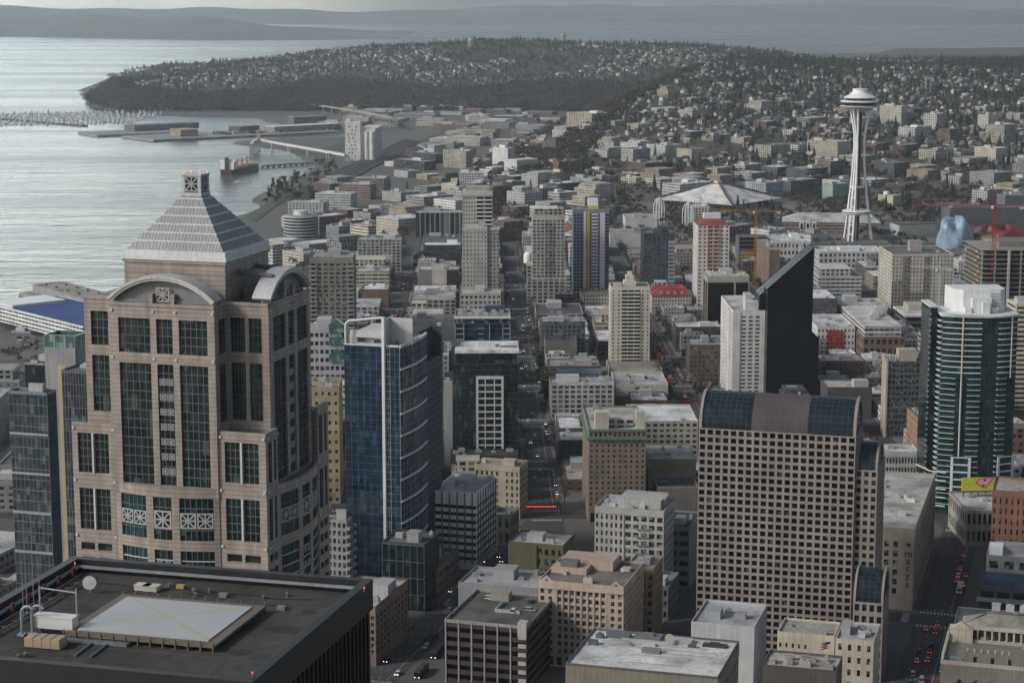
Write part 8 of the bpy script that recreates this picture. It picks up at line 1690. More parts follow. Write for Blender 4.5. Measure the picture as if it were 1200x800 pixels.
def trunk_mesh(kind, seed):
    r_ = random.Random(seed); m_ = MB()
    if kind == 'conifer': return m_.tube((0, 0, -1), (0, 0, 12.5), .3, 6, .05).mesh('trunk', 'bark')
    m_.tube((0, 0, -1), (0, 0, 3), .26, 6, .18)
    for i in range(9 if kind == 'bare' else 5):
        A = r_.uniform(0, 6.28); e = (cos(A)*r_.uniform(.8, 2.0), sin(A)*r_.uniform(.8, 2.0), r_.uniform(4.6, 6.8)); m_.tube((0, 0, 2.4+r_.random()), e, .11, 4, .04)
        for _ in range(2): m_.tube(e, (e[0]*1.6+r_.gauss(0, .5), e[1]*1.6+r_.gauss(0, .5), e[2]+r_.uniform(.6, 1.8)), .045, 3, .02)
    return m_.mesh('trunk', 'bark')
PROTO = {k: [(crown_mesh(k, 7+i), trunk_mesh(k, 7+i)) for i in range(3)] for k in ('conifer', 'bare', 'green', 'column')}
NAMES = {'conifer': ('conifer_tree', 'dark'), 'bare': ('bare_tree', 'bare brown'), 'green': ('leafy_tree', 'green'), 'column': ('leafy_tree', 'slim green')}
NT = {}
def tree(kind, x, y, s, label, group, z=None):
    if NT.get(kind, 0) >= 290: return
    NT[kind] = NT.get(kind, 0)+1; cr, tr_ = PROTO[kind][rnd.randrange(3)]; z = tz(x, y) if z is None else z
    t = put(tr_, NAMES[kind][0], None, None, (x, y, z), rnd.uniform(0, 6.28)); t.scale = (s*rnd.uniform(.9, 1.15), s*rnd.uniform(.9, 1.15), s*rnd.uniform(.9, 1.15)); tag(t, label, 'tree', group); put(cr, 'crown', t)
OG = {}; OGN = [0]
def inside_occ(x, y, pad=0):
    while OGN[0] < len(OCC):
        P = OCC[OGN[0]]; xs = [p[0] for p in P]; ys = [p[1] for p in P]
        for i in range(int((min(xs)-10)//60), int((max(xs)+10)//60)+1):
            for j in range(int((min(ys)-10)//60), int((max(ys)+10)//60)+1): OG.setdefault((i, j), []).append(P)
        OGN[0] += 1
    for P in OG.get((int(x//60), int(y//60)), ()):
        q = []
        for i in range(4):
            ex, ey = P[(i+1) % 4][0]-P[i][0], P[(i+1) % 4][1]-P[i][1]; q.append((ex*(y-P[i][1])-ey*(x-P[i][0]))/math.hypot(ex, ey))
        if min(q) > -pad or max(q) < pad: return True
    return False
def sat(P, Q):
    for A, B in ((P, Q), (Q, P)):
        for i in range(len(A)):
            ex, ey = A[(i+1) % len(A)][0]-A[i][0], A[(i+1) % len(A)][1]-A[i][1]; n = (-ey, ex)
            a = [p[0]*n[0]+p[1]*n[1] for p in A]; b = [p[0]*n[0]+p[1]*n[1] for p in B]
            if max(a) <= min(b) or max(b) <= min(a): return False
    return True
def inview(x, y, z=0, m=60):
    if y < 200: return False
    p = proj(x, y, z); return -m < p[0] < 1200+m and -m < p[1] < 800+m
# ---- the other buildings of the city, block by block
PAL = [('grey', (.30, .30, .30)), ('pale grey', (.42, .42, .41)), ('white', (.60, .60, .58)), ('beige', (.43, .40, .345)), ('brown brick', (.17, .115, .09)), ('red brick', (.19, .095, .078)), ('dark grey', (.10, .10, .105)), ('tan', (.35, .29, .22)), ('blue grey', (.17, .20, .23)), ('cream', (.52, .48, .40)), ('maroon', (.12, .07, .068)), ('slate', (.075, .085, .095))]
ROOFS = [('white', (.66, .66, .65)), ('pale grey', (.45, .45, .45)), ('grey', (.30, .30, .30)), ('brown', (.20, .175, .15)), ('dark', (.09, .09, .095)), ('tan', (.38, .34, .27))]
FILL = []
def fill_bld(cx, cy, w, d, h, a, z, rr, near):
    ci = rr.choices(range(12), (9, 11, 11, 10, 7, 5, 6, 5, 4, 7, 3, 4))[0]; ri = rr.choices(range(6), (8, 9, 6, 3, 4, 2))[0]; cn, c = PAL[ci]; fv = rr.uniform(.85, 1.12); c = tuple(q*fv for q in c); kd = rr.choice((('apartment_block', 'apartment block'), ('office_building', 'office block'), ('retail_building', 'shop building'), ('warehouse', 'warehouse'))) if h < 16 else rr.choice((('apartment_block', 'apartment block'), ('office_building', 'office block'), ('residential_block', 'residential block')))
    mat = rr.choice(('facade_punched', 'facade_punched', 'facade_ribbon', 'facade_bay'))
    b = Bld(kd[0], 'x', kd[1], cx, cy, w, d, h, a, c, z0=z, mat='wall' if near else mat, rec=.35); OCC[-1] = [b.world(x, y)[:2] for x, y in ((-w/2, -d/2), (w/2, -d/2), (w/2, d/2), (-w/2, d/2))]
    ns = max(1, int(round(h/3.5)))
    if near:
        px = proj(cx, cy, h)[0]; sf = 'R' if px < (1297 if a > .1 else 558) else 'L'
        wf, hf = rr.choice(((.5, .5), (.62, .55), (.42, .5), (.7, .5)))
        b.grid('F', max(2, int(w/rr.uniform(3.6, 5.2))), ns, 0, h, wf, hf); b.grid(sf, max(2, int(d/rr.uniform(3.8, 5.5))), ns, 0, h, wf, hf); b.finish()
    else: b.done = set('FRBL'); b.wall.box(-w/2, w/2, -d/2, d/2, -6 if z else 0, h); b.finish(core=False)
    b.roof(ROOFS[ri][1], ph=rr.uniform(.5, 1.2), units=rr.randint(2, 7) if cy < 2600 else rr.randint(1, 3), seed=int(cx), big=rr.random() < .6, ucol=(.38, .38, .38))
    if h > 12 and rr.random() < .4:
        e = rr.uniform(.55, .8); x0 = -w/2+.6+rr.random()*(w*(1-e)-1.2); y0 = -d/2+2.5+rr.random()*max(0, d*(1-e)-3.2); b.part('setback_storey', MB().box(x0, x0+w*e, y0, y0+d*e, h+.14, h+3.4+rr.choice((0, 3.3))), 'facade_bay', tuple(q*rr.uniform(.85, 1.1) for q in [c[0]*1.0])*3 if 0 else c)
    FILL.append((b.root, cn, ns, kd[1], ROOFS[ri][0], proj(cx, cy-d/2, z+h), cy)); return b
rr = random.Random(77)
PARK = []
def lot(cx, cy, w, d, a, z, near, hmax=30):
    u, v = axes(a); C4 = [(cx+u[0]*x+v[0]*y, cy+u[1]*x+v[1]*y) for x, y in ((-w/2, -d/2), (w/2, -d/2), (w/2, d/2), (-w/2, d/2))]
    if not any(inview(p[0], p[1], 15, 30) for p in C4): return
    if any(abs(sum(q[0] for q in Q)/4-cx) < 120 and sat(C4, Q) for Q in OCC): return 'hit'
    pc = proj(cx, cy, 0)
    if 690 < pc[0] < 1060 and 250 < pc[1] < 301: return
    if rr.random() < 0.11: PARK.append((cx, cy, w, d, a, z)); return
    h = rr.choice((6, 7, 7, 8, 10, 11, 11, 13, 14, 17, 20, 24)); h = min(h*rr.uniform(.9, 1.1), hmax)
    fill_bld(cx, cy, w-rr.uniform(.3, 1.2), d-rr.uniform(.3, 1.2), h, a, z, rr, near)
for (k, j, P, zz) in BLOCKS:
    yc = (P[0][1]+P[2][1])/2
    if yc > 2230: continue
    x0, x1 = (P[0][0]+P[3][0])/2+3.2, (P[1][0]+P[2][0])/2-3.2; y0, y1 = P[0][1]+3.2, P[2][1]-3.2; xm = (x0+x1)/2
    if k < -2 and zz is None and yc < 1600: continue
    for (xa, xb) in ((x0, xm-2), (xm+2, x1)):
        n = rr.choice((2, 2, 3)); cuts = [y0] + sorted(y0+(y1-y0)*(i+rr.uniform(-.18, .18))/n for i in range(1, n)) + [y1]
        for ya, yb in zip(cuts, cuts[1:]):
            z = tz((xa+xb)/2, (ya+yb)/2); z = 0.0 if z > -.3 else min(tz(xa, ya), tz(xb, yb), z)
            r = lot((xa+xb)/2, (ya+yb)/2, xb-xa, yb-ya-.6, BT, z, yc < 1560)
            if r == 'hit':                                  # what is left beside a surveyed building
                for q in range(2):
                    for s_ in range(2): lot(xa+(xb-xa)*(.25+.5*q), ya+(yb-ya)*(.25+.5*s_), (xb-xa)*.46, (yb-ya)*.46, BT, z, yc < 1560, 16)
for k in range(-3, 5):
    for (t0_, t1_) in ((DCR[1]+9, None), (DCR[0]+9, DCR[1]-9), (DCR[2]+9, DCR[0]-9)):
        for q in range(2):
            o = DSP*(k+.5) + (-1 if q == 0 else 1)*21; te = t1_ if t1_ is not None else (SEAM-22-DA0[1]-Du[1]*(o))/Dv[1]-18
            pm = proj(DA0[0]+Du[0]*o+Dv[0]*(t0_+te)/2, DA0[1]+Du[1]*o+Dv[1]*(t0_+te)/2, 0)
            if te-t0_ < 14 or 330 < pm[0] < 1085: continue
            n = 2 if te-t0_ < 70 else 3
            for i in range(n):
                tm = t0_+(te-t0_)*(i+.5)/n; cx = DA0[0]+Du[0]*o+Dv[0]*tm; cy = DA0[1]+Du[1]*o+Dv[1]*tm
                if cy < 690: continue
                r = lot(cx, cy, 40, (te-t0_)/n-1, DT, 0.0, True, 26)
                if r == 'hit':
                    for qq in (-1, 1): lot(cx+Du[0]*10*qq, cy+Du[1]*10*qq, 17, (te-t0_)/n*.8, DT, 0.0, True, 16)
u, v = axes(NG); LAWN = [(gp(745, 262)[0]-60, 2330, gp(1130, 262)[0], 2830)]
def park_zone(x, y): return 110 < x < 640 and 2290 < y < 2790
nf = 0
for i in range(-34, 34):
    for jj in range(-34, 34):
        cx0 = 300 + u[0]*i*62 + v[0]*jj*58; cy0 = 2950 + u[1]*i*62 + v[1]*jj*58
        if cy0 < 2215 or cy0 > 3950 or (i % 3 == 0): continue
        if not inview(cx0, cy0, 0, 10): continue
        z = tz(cx0, cy0)
        if z < -29.5 and not (cx0 > -420 and z > -30.8): continue
        if float(dist_poly(np.array([cx0]), np.array([cy0]), COAST)[0]) < 95: continue
        if park_zone(cx0, cy0): continue
        onhill = z > 12
        if cx0 < -30 and cy0 > 3050 and z > -18: continue                       # wooded slope
        pr = .9 if cy0 < 2800 else (.74 if cy0 < 3250 else .34)
        if rr.random() > pr: continue
        w, d = rr.uniform(26, 50), rr.uniform(24, 44); h = rr.choice((8, 10, 11, 13, 14, 17, 20)) if cy0 < 3300 else rr.choice((8, 10, 12, 15))
        C4 = [(cx0+u[0]*x+v[0]*y, cy0+u[1]*x+v[1]*y) for x, y in ((-w/2, -d/2), (w/2, -d/2), (w/2, d/2), (-w/2, d/2))]
        if any(abs(sum(q[0] for q in Q)/4-cx0) < 140 and sat(C4, Q) for Q in OCC): continue
        pp = proj(cx0, cy0, z)
        if 318 < pp[0] < 530 and pp[1] > 150 and pp[0] < 318+(245-pp[1])*2.6 : continue   # rail yard
        fill_bld(cx0, cy0, w, d, h, NG, min(z, tz(*C4[0]), tz(*C4[2])), rr, False); nf += 1
for i in range(150):
    px, py = rr.uniform(400, 660), rr.uniform(127, 176)
    x, y, z = ground_hit(px, py)
    if z > -18 or z < -31.5: continue
    if px < 530 and py > 150 and px < 318+(245-py)*2.6+14: continue
    w, d = rr.uniform(40, 110), rr.uniform(25, 60); C4 = [(x-w/2, y-d/2), (x+w/2, y-d/2), (x+w/2, y+d/2), (x-w/2, y+d/2)]
    if any(abs(sum(q[0] for q in Q)/4-x) < 200 and sat(C4, Q) for Q in OCC): continue
    fill_bld(x, y, w, d, rr.uniform(6, 14), R(20), z, rr, False)
ORD = ['nearest', 'second nearest', 'third nearest', 'fourth nearest', 'fifth nearest', 'sixth nearest', 'seventh nearest', 'eighth nearest', 'ninth nearest']
NUM = ['zero', 'one', 'two', 'three', 'four', 'five', 'six', 'seven', 'eight', 'nine']
by = {}
for (o, cn, ns, kd, rn, p, yy) in FILL:
    L = sorted(LAND, key=lambda l: math.hypot((l[1]-p[0]), (l[2]-p[1])*1.6))[0]; dx, dy = p[0]-L[1], p[1]-L[2]
    rel = ('left of' if dx < 0 else 'right of') if abs(dx) > abs(dy)*1.5 else ('behind' if dy < 0 else 'in front of')
    by.setdefault((cn, ns, kd, rel, L[0]), []).append((math.hypot(dx, dy), o, rn))
for (cn, ns, kd, rel, lm), L in by.items():
    L.sort(key=lambda r: r[0]); st_ = f"{NUM[ns]} storey " if ns < 10 else 'tall '
    for i, r in enumerate(L):
        t = f"{cn} {st_}{kd} {rel} the {lm}"
        if len(L) > 1: t += f", {ORD[min(i, 8)]}"
        elif len(t.split()) < 13: t = f"{cn} {st_}{kd} with {r[2]} roof {rel} the {lm}"
        r[1]['label'] = t
# ---- vehicles
def car_parts(kind):
    L, W, H = {'sedan': (4.5, 1.8, 1.45), 'wagon': (4.7, 1.9, 1.75), 'van': (5.4, 2.0, 2.2), 'bus': (12.0, 2.6, 3.1)}[kind]; P = {}
    b = MB(); hb = H*.55 if kind != 'bus' else H
    if kind == 'bus':
        b.box(-L/2, L/2, -W/2, W/2, .35, H); b.box(-L*.3, L*.05, -W*.35, W*.35, H+.003, H+.35); b.box(L*.2, L*.4, -W*.35, W*.35, H+.003, H+.25)
    else:
        pr = [(-L/2, .35), (-L/2, hb*.95), (-L*.42, hb), (L*.28, hb), (L/2, hb*.78), (L/2, .35)]; i0 = len(b.v)
        for y in (-W/2, W/2): b.v += [(x, y, z) for x, z in pr]
        n = len(pr); b.f += [(k, (k+1) % n, n+(k+1) % n, n+k) for k in range(n)] + [tuple(range(n-1, -1, -1)), tuple(range(n, 2*n))]; b.m += [0]*(n+2)
        x0, x1 = (-L*.36, L*.14) if kind == 'sedan' else ((-L*.46, L*.16) if kind == 'wagon' else (-L*.48, L*.26))
        b.hexa([(x0-.02, -W*.42, H-.07), (x1, -W*.42, H-.07), (x1, W*.42, H-.07), (x0-.02, W*.42, H-.07), (x0, -W*.38, H), (x1-.08, -W*.38, H), (x1-.08, W*.38, H), (x0, W*.38, H)])
    P['body'] = b.mesh('body', 'carpaint')
    g = MB()
    if kind == 'bus':
        g.box(-L*.46, L*.49, -W/2-.02, -W/2-.003, 1.35, 2.45); g.box(-L*.46, L*.49, W/2+.003, W/2+.02, 1.35, 2.45); g.box(L/2+.003, L/2+.02, -W*.44, W*.44, 1.2, 2.6); g.box(-L/2-.02, -L/2-.003, -W*.4, W*.4, 1.6, 2.4)
    else: g.hexa([(x0-.5, -W*.47, hb+.002), (x1+.55, -W*.47, hb+.002), (x1+.55, W*.47, hb+.002), (x0-.5, W*.47, hb+.002), (x0, -W*.41, H-.072), (x1, -W*.41, H-.072), (x1, W*.41, H-.072), (x0, W*.41, H-.072)])
    P['windows'] = g.mesh('windows', 'glass_dark')
    P['tail'] = MB().box(-L/2-.05, -L/2-.004, -.28, .28, hb*.62 if kind != 'bus' else 1.0, (hb*.62 if kind != 'bus' else 1.0)+.26).mesh('tail_light', 'lamp_red'); P['head'] = MB().box(L/2+.004, L/2+.05, -.2, .2, .6, .78).mesh('headlight', 'lamp_white')
    P['wheel'] = MB().tube((0, -.12, 0), (0, .12, 0), .34 if kind != 'bus' else .5, 10).mesh('wheel', 'tyre'); P['dim'] = (L, W, H); return P
m, nt, b = newmat('carpaint'); nt.links.new(N(nt, "ShaderNodeObjectInfo").outputs['Color'], b.inputs['Base Color']); b.inputs['Roughness'].default_value = .25; b.inputs['Coat Weight'].default_value = .5
plain('tyre', (.012, .012, .012), streak=0)
CARP = {k: car_parts(k) for k in ('sedan', 'wagon', 'van', 'bus')}
CC = [('white', (.62, .62, .62)), ('silver', (.32, .33, .34)), ('black', (.012, .012, .013)), ('dark grey', (.06, .06, .065)), ('red', (.26, .02, .018)), ('blue', (.03, .06, .16)), ('yellow', (.55, .33, .02)), ('green', (.03, .09, .05))]
CARS = {}
def car(kind, col, x, y, z, ang, street, lamps=(0, 0), full=True, along=0.0):
    cn, c = col; P = CARP[kind]; L, W, H = P['dim']
    t = thing({'sedan': 'car', 'wagon': 'car', 'van': 'van', 'bus': 'bus'}[kind], 'x', {'sedan': 'car', 'wagon': 'car', 'van': 'van', 'bus': 'bus'}[kind], (x, y, z), ang, 'vehicles on ' + street)
    put(P['body'], 'body', t, c); put(P['windows'], 'windows', t)
    if lamps[0]:
        for s in (-1, 1): put(P['tail'], 'tail_light', t, None, (0, s*W*.34, 0))
    if lamps[1]:
        for s in (-1, 1): put(P['head'], 'headlight', t, None, (0, s*W*.34, 0))
    if full:
        r = .34 if kind != 'bus' else .5
        for sx in (-.31, .31):
            for sy in (-1, 1): put(P['wheel'], 'wheel', t, None, (sx*L, sy*(W/2-.1), r))
    CARS.setdefault((cn, {'sedan': 'car', 'wagon': 'estate car', 'van': 'van', 'bus': 'bus'}[kind], street), []).append((along, t))
rc = random.Random(21)
def rcol(): return CC[rc.choices(range(8), (8, 6, 8, 6, 3, 3, 1, 1))[0]]
def rkind(): return rc.choices(('sedan', 'wagon', 'van'), (6, 5, 1))[0]
ZC = RZ+.03
OCCV = []
def run(street, f, hd, t0, t1, lanes, gap, away, density, par=True):
    """cars in the lanes of a street; f(offset, t) gives a point, hd the heading of travel away from us"""
    for o in lanes:
        t = t0 + rc.uniform(0, gap)
        while t < t1:
            if rc.random() < density:
                x, y = f(o, t)
                if inview(x, y, 0, 5): car(rkind(), rcol(), x, y, ZC, hd if away else hd+pi, street, (away and rc.random() < .6, not away and rc.random() < .5), y < 1500, t)
            t += rc.uniform(gap*.8, gap*1.6)
hB = pi/2-BT; hD = pi/2-DT
fB = lambda k: (lambda o, t: (ave_x(k, t)+o, t)); fD = lambda k: (lambda o, t: (dav(k, t)[0]+Du[0]*o, dav(k, t)[1]+Du[1]*o))
run('the central avenue', fB(0), hB, 1075, 2000, (-3.6, -.4), 44, False, .5); run('the central avenue', fB(0), hB, 1075, 1800, (7.6,), 9, False, .42)
run('the busy avenue', fB(1), hB, 1080, 1330, (-3.2, 0.6, 4.0), 34, True, .5); run('the busy avenue', fB(1), hB, 1350, 1700, (-3.6, 0.2, 4.0), 11, True, .55); run('the busy avenue', fB(1), hB, 1080, 1500, (7.9,), 12, True, .4)
run('the avenue behind the blue tower', fB(-1), hB, 1700, 2300, (-3.2, 1.2), 30, True, .4); run('the avenue behind the blue tower', fB(-1), hB, 1880, 1930, (-3.2, 1.2), 8, True, .9)
run('the right avenue', fD(2), hD, DCR[2], t_at_y(2, 872), (-3, 1.2), 9, True, .6); run('the right avenue', fD(2), hD, t_at_y(2, 920), t_at_y(2, 1000), (4.4,), 9, True, .8); run('the right avenue', fD(2), hD, DCR[2], t_at_y(2, 950), (7.9,), 12, True, .4)
run('the left avenue', fD(0), hD, DCR[0]+16, t_at_y(0, 1000), (-7.4, 7.4), 10, False, .35); run('the left avenue', fD(0), hD, DCR[0]-60, t_at_y(0, 1010), (-2.5, 1.0), 34, False, .5)
for i, (px, py, k) in enumerate(((505, 752, 0), (494, 790, 0), (513, 767, 0))): x, y = gp(px, py); car('bus', CC[2] if i == 0 else CC[3], x, y, ZC, hD+pi, 'the left avenue', (0, 1), True, y)
x, y = gp(1125, 692); car('bus', CC[0], x, y, ZC, hD, 'the right avenue', (1, 0), True, y)
for px, py in ((785, 447), (803, 470), (772, 419)): x, y = gp(px, py); car('bus', CC[4], x, y, ZC, hB, 'the busy avenue', (1, 0), True, y)
x, y = gp(613, 386); car('bus', CC[0], x, y, ZC, hB+pi, 'the central avenue', (0, 1), True, y)
for k in (2, 3, 4, -2):
    run(f'the {["far left", "", "", "", "first side", "second side", "third side"][k+2]} avenue', fB(k), hB, 1400, 2100, (-6, 2), 40, k % 2 == 0, .25)
for i, (lx, ly) in enumerate(((-18, -14), (6, -2), (12, 1), (14, -13), (-8, 12), (9, 13))):
    x, y, z = GARAGE.world(lx, ly, GARAGE.h+.12); car(rkind(), CC[(2, 0, 1, 5, 0, 3)[i]], x, y, z, -DT+(pi/2 if i % 2 else 0), 'the garage roof', (0, 0), True, y)
for q, (cx, cy, w, d, a, z) in enumerate(PARK):
    u, v = axes(a); struct(MB().prism([(cx+u[0]*x+v[0]*y, cy+u[1]*x+v[1]*y) for x, y in ((-w/2, -d/2), (w/2, -d/2), (w/2, d/2), (-w/2, d/2))], z-.3, z+.20).build('parking_lot', 'asphalt'))
    L = sorted(LAND, key=lambda l: math.hypot(l[1]-proj(cx, cy, 0)[0], l[2]-proj(cx, cy, 0)[1]))[0][0]
    for yy in (-d*.3, d*.3):
        n = int(w/2.9)
        for i in range(n):
            if rc.random() < .3 and cy < 1800 and inview(cx, cy, 0, 0):
                x = -w/2+(i+.5)*w/n; car(rkind(), rcol(), cx+u[0]*x+v[0]*yy, cy+u[1]*x+v[1]*yy, z+.21, -a+pi/2, f'the lot by the {L}', (0, 0), False, cx)
for i in range(24):
    x, y, z = ground_hit(rc.uniform(22, 55), rc.uniform(394, 406));
    if z > -31.5: car(rkind(), rcol(), x, y, z+.9, .3, 'the shore car park by the pier', (0, 0), False, x)
ORN = ['first', 'second', 'third', 'fourth', 'fifth', 'sixth', 'seventh', 'eighth', 'ninth', 'tenth', 'eleventh', 'twelfth', 'thirteenth', 'fourteenth', 'fifteenth', 'sixteenth', 'seventeenth', 'eighteenth', 'nineteenth', 'twentieth']
for (cn, kd, st_), L in CARS.items():
    L.sort(key=lambda q: q[0])
    for i, (al, t) in enumerate(L):
        if len(L) == 1: t['label'] = f'only {cn} {kd} on {st_}'
        elif i < 20: t['label'] = f'{ORN[i]} {cn} {kd} from the near end on {st_}' if 'lot' not in st_ and 'roof' not in st_ and 'shore' not in st_ else f'{ORN[i]} {cn} {kd} from left in {st_}'
        else: t['label'] = f'{cn} {kd} at the far end of {st_}'
# ---- street trees, park trees, hill woods and houses
for k, nm in ((0, 'the central avenue'), (1, 'the busy avenue'), (-1, 'the avenue behind the blue tower'), (2, 'the first side avenue')):
    for s in (-1, 1):
        y = 1085
        while y < 2300:
            if min(abs(y-c) for c in CROSS) > 14 and rnd.random() < (.92 if (k == 0 and s == 1) else .6):
                x = ave_x(k, y)+s*11.2; kd = 'green' if (k == 0 and s == 1 and 1330 < y < 1640) else 'bare'
                tree(kd, x+rnd.uniform(-.4, .4), y, rnd.uniform(.85, 1.35), f'{"green" if kd == "green" else "bare"} street tree along the {"right" if s > 0 else "left"} kerb of {nm}', f'{kd} trees along {nm}', PAV_Z)
            y += rnd.uniform(8, 13)
for k, nm in ((0, 'the left avenue'), (2, 'the right avenue')):
    for s in (-1, 1):
        t = DCR[0]-40
        while t < t_at_y(k, 1015):
            if min(abs(t-c) for c in DCR) > 16:
                p = dav(k, t); tree('bare', p[0]+Du[0]*s*12, p[1]+Du[1]*s*12, rnd.uniform(.8, 1.2), f'bare street tree along the {"right" if s > 0 else "left"} kerb of {nm}', f'bare trees along {nm}', 0.05)
            t += rnd.uniform(10, 15)
def scatter_px(kind, x0, x1, y0, y1, n, s, label, group):
    for _ in range(n*3):
        if n <= 0: break
        px, py = rnd.uniform(x0, x1), rnd.uniform(y0, y1); x, y, z = ground_hit(px, py)
        if z <= -31.5 or inside_occ(x, y, 3): continue
        tree(kind, x, y, s*rnd.uniform(.75, 1.3), label, group, z); n -= 1
scatter_px('bare', 850, 1000, 240, 262, 46, 1.7, 'bare brown park tree between arena and observation tower', 'bare park trees by the arena')
scatter_px('bare', 715, 790, 232, 258, 24, 1.6, 'bare brown park tree left of the lattice arches', 'bare park trees by the arches')
scatter_px('bare', 1040, 1120, 240, 268, 34, 1.8, 'tall bare brown park tree right of the observation tower', 'bare park trees by the tower')
scatter_px('conifer', 845, 1120, 222, 272, 16, 1.8, 'dark conifer in the park around the observation tower', 'park conifers')
scatter_px('bare', 960, 1060, 318, 372, 26, 1.3, 'bare brown tree beside the long white office', 'bare trees by the white office')
scatter_px('green', 305, 400, 190, 240, 60, 1.1, 'small green tree in the shore park by the rail yard', 'shore park trees')
scatter_px('column', 308, 345, 215, 232, 10, 1.5, 'slim poplar on the park shore', 'poplars on the shore')
scatter_px('bare', 430, 620, 205, 262, 40, 1.4, 'bare brown tree among the low buildings in the middle distance', 'bare trees in the middle distance')
scatter_px('conifer', 430, 900, 190, 240, 34, 1.5, 'dark conifer among the low buildings in the middle distance', 'conifers in the middle distance')
def house_meshes(s):
    r_ = random.Random(s); w, d, h = r_.uniform(8, 11), r_.uniform(9, 13), r_.uniform(5, 7.5); b = MB().box(-w/2, w/2, -d/2, d/2, -4, h); b.v[-8:]; rf = MB(); o = .5; k = r_.uniform(2.4, 3.6)
    rf.v += [(-w/2-o, -d/2-o, h), (w/2+o, -d/2-o, h), (w/2+o, d/2+o, h), (-w/2-o, d/2+o, h), (0, -d/2-o, h+k), (0, d/2+o, h+k)]; rf.f += [(0, 4, 5, 3), (1, 2, 5, 4), (0, 3, 2, 1)]; rf.m += [0]*3
    gb = [(-w/2, -d/2, h+.01), (w/2, -d/2, h+.01), (0, -d/2, h+k*.9), (-w/2, d/2, h+.01), (w/2, d/2, h+.01), (0, d/2, h+k*.9)]; i = len(b.v); b.v += gb; b.f += [(i, i+1, i+2), (i+5, i+4, i+3)]; b.m += [0, 0]
    ch = MB().box(w*.2, w*.2+.9, 1, 1.9, h, h+k+1.0); wn_ = MB()
    return b.mesh('house', 'facade_bay'), rf.mesh('roof', 'roof'), ch.mesh('chimney', 'trim')
HM = [house_meshes(s) for s in range(6)]
HC = [('white', (.62, .62, .60)), ('cream', (.52, .47, .37)), ('grey', (.28, .29, .30)), ('brown', (.20, .14, .10)), ('blue grey', (.22, .26, .30)), ('tan', (.36, .29, .2))]
HR = [('grey', (.16, .16, .165)), ('dark', (.07, .07, .075)), ('brown', (.14, .10, .08)), ('pale', (.34, .33, .32))]
def hillpt(n, x0, x1, y0, y1, cond, seed):
    r_ = np.random.RandomState(seed); X = r_.uniform(x0, x1, n); Y = r_.uniform(y0, y1, n); Z = terrain(X, Y); m_ = cond(X, Y, Z); zc = Y*CP-(Z-CAMZ)*SP; px = 600+FPX*X/zc; m_ &= (px > -20) & (px < 1220); return X[m_], Y[m_], Z[m_]
u, v = axes(NG); hp_, far_h = [], []
for i in range(-90, 110):
    for jj in range(-90, 90):
        x = 500+u[0]*i*17+v[0]*jj*27+nrs.uniform(-3, 3); y = 3900+u[1]*i*17+v[1]*jj*27+nrs.uniform(-3, 3)
        if i % 9 == 0 or y < 2980 or y > 4750+150*smn(x, y) or smn(x*2.3, y*2.3) < -.9: continue
        p = proj(x, y, 0)
        if not (-10 < p[0] < 1215): continue
        z = tz(x, y)
        if z < 10: continue
        xw = -110+(y-3600)*.17
        if x-xw < 250+0.08*max(y-3600, 0) and y > 3150: continue
        if rnd.random() < (.5 if y < 3300 else .6) and not inside_occ(x, y, 7): hp_.append((x, y, z))
hp_.sort(key=lambda p: p[1])
for (x, y, z) in hp_[:290]:
    k = rnd.randrange(6); c = HC[rnd.choices(range(6), (8, 4, 4, 2, 3, 3))[0]]; r_ = HR[rnd.randrange(4)]; o = put(HM[k][0], 'house', None, c[1], (x, y, z), -NG + (pi/2 if rnd.random() < .5 else 0)); put(HM[k][1], 'roof', o, r_[1]); put(HM[k][2], 'chimney', o, (.2, .12, .1))
    p = proj(x, y, z); L = sorted(LAND, key=lambda l: math.hypot(l[1]-p[0], (l[2]-p[1])*1.6))[0][0]
    tag(o, f'small {c[0]} house with {r_[0]} gable roof among trees near the {L}', 'house', f'{c[0]} {r_[0]} roofed hill houses near the {L}')
far_h = hp_[290:]
mx_h = []
rM = random.Random(3)
for i in range(9000):
    px, py = rM.uniform(100, 900), 0
    x = rM.uniform(-1100, 1300); y = rM.uniform(5350, 6800); z = tz(x, y)
    if z < 4: continue
    mx_h.append((x, y, z))
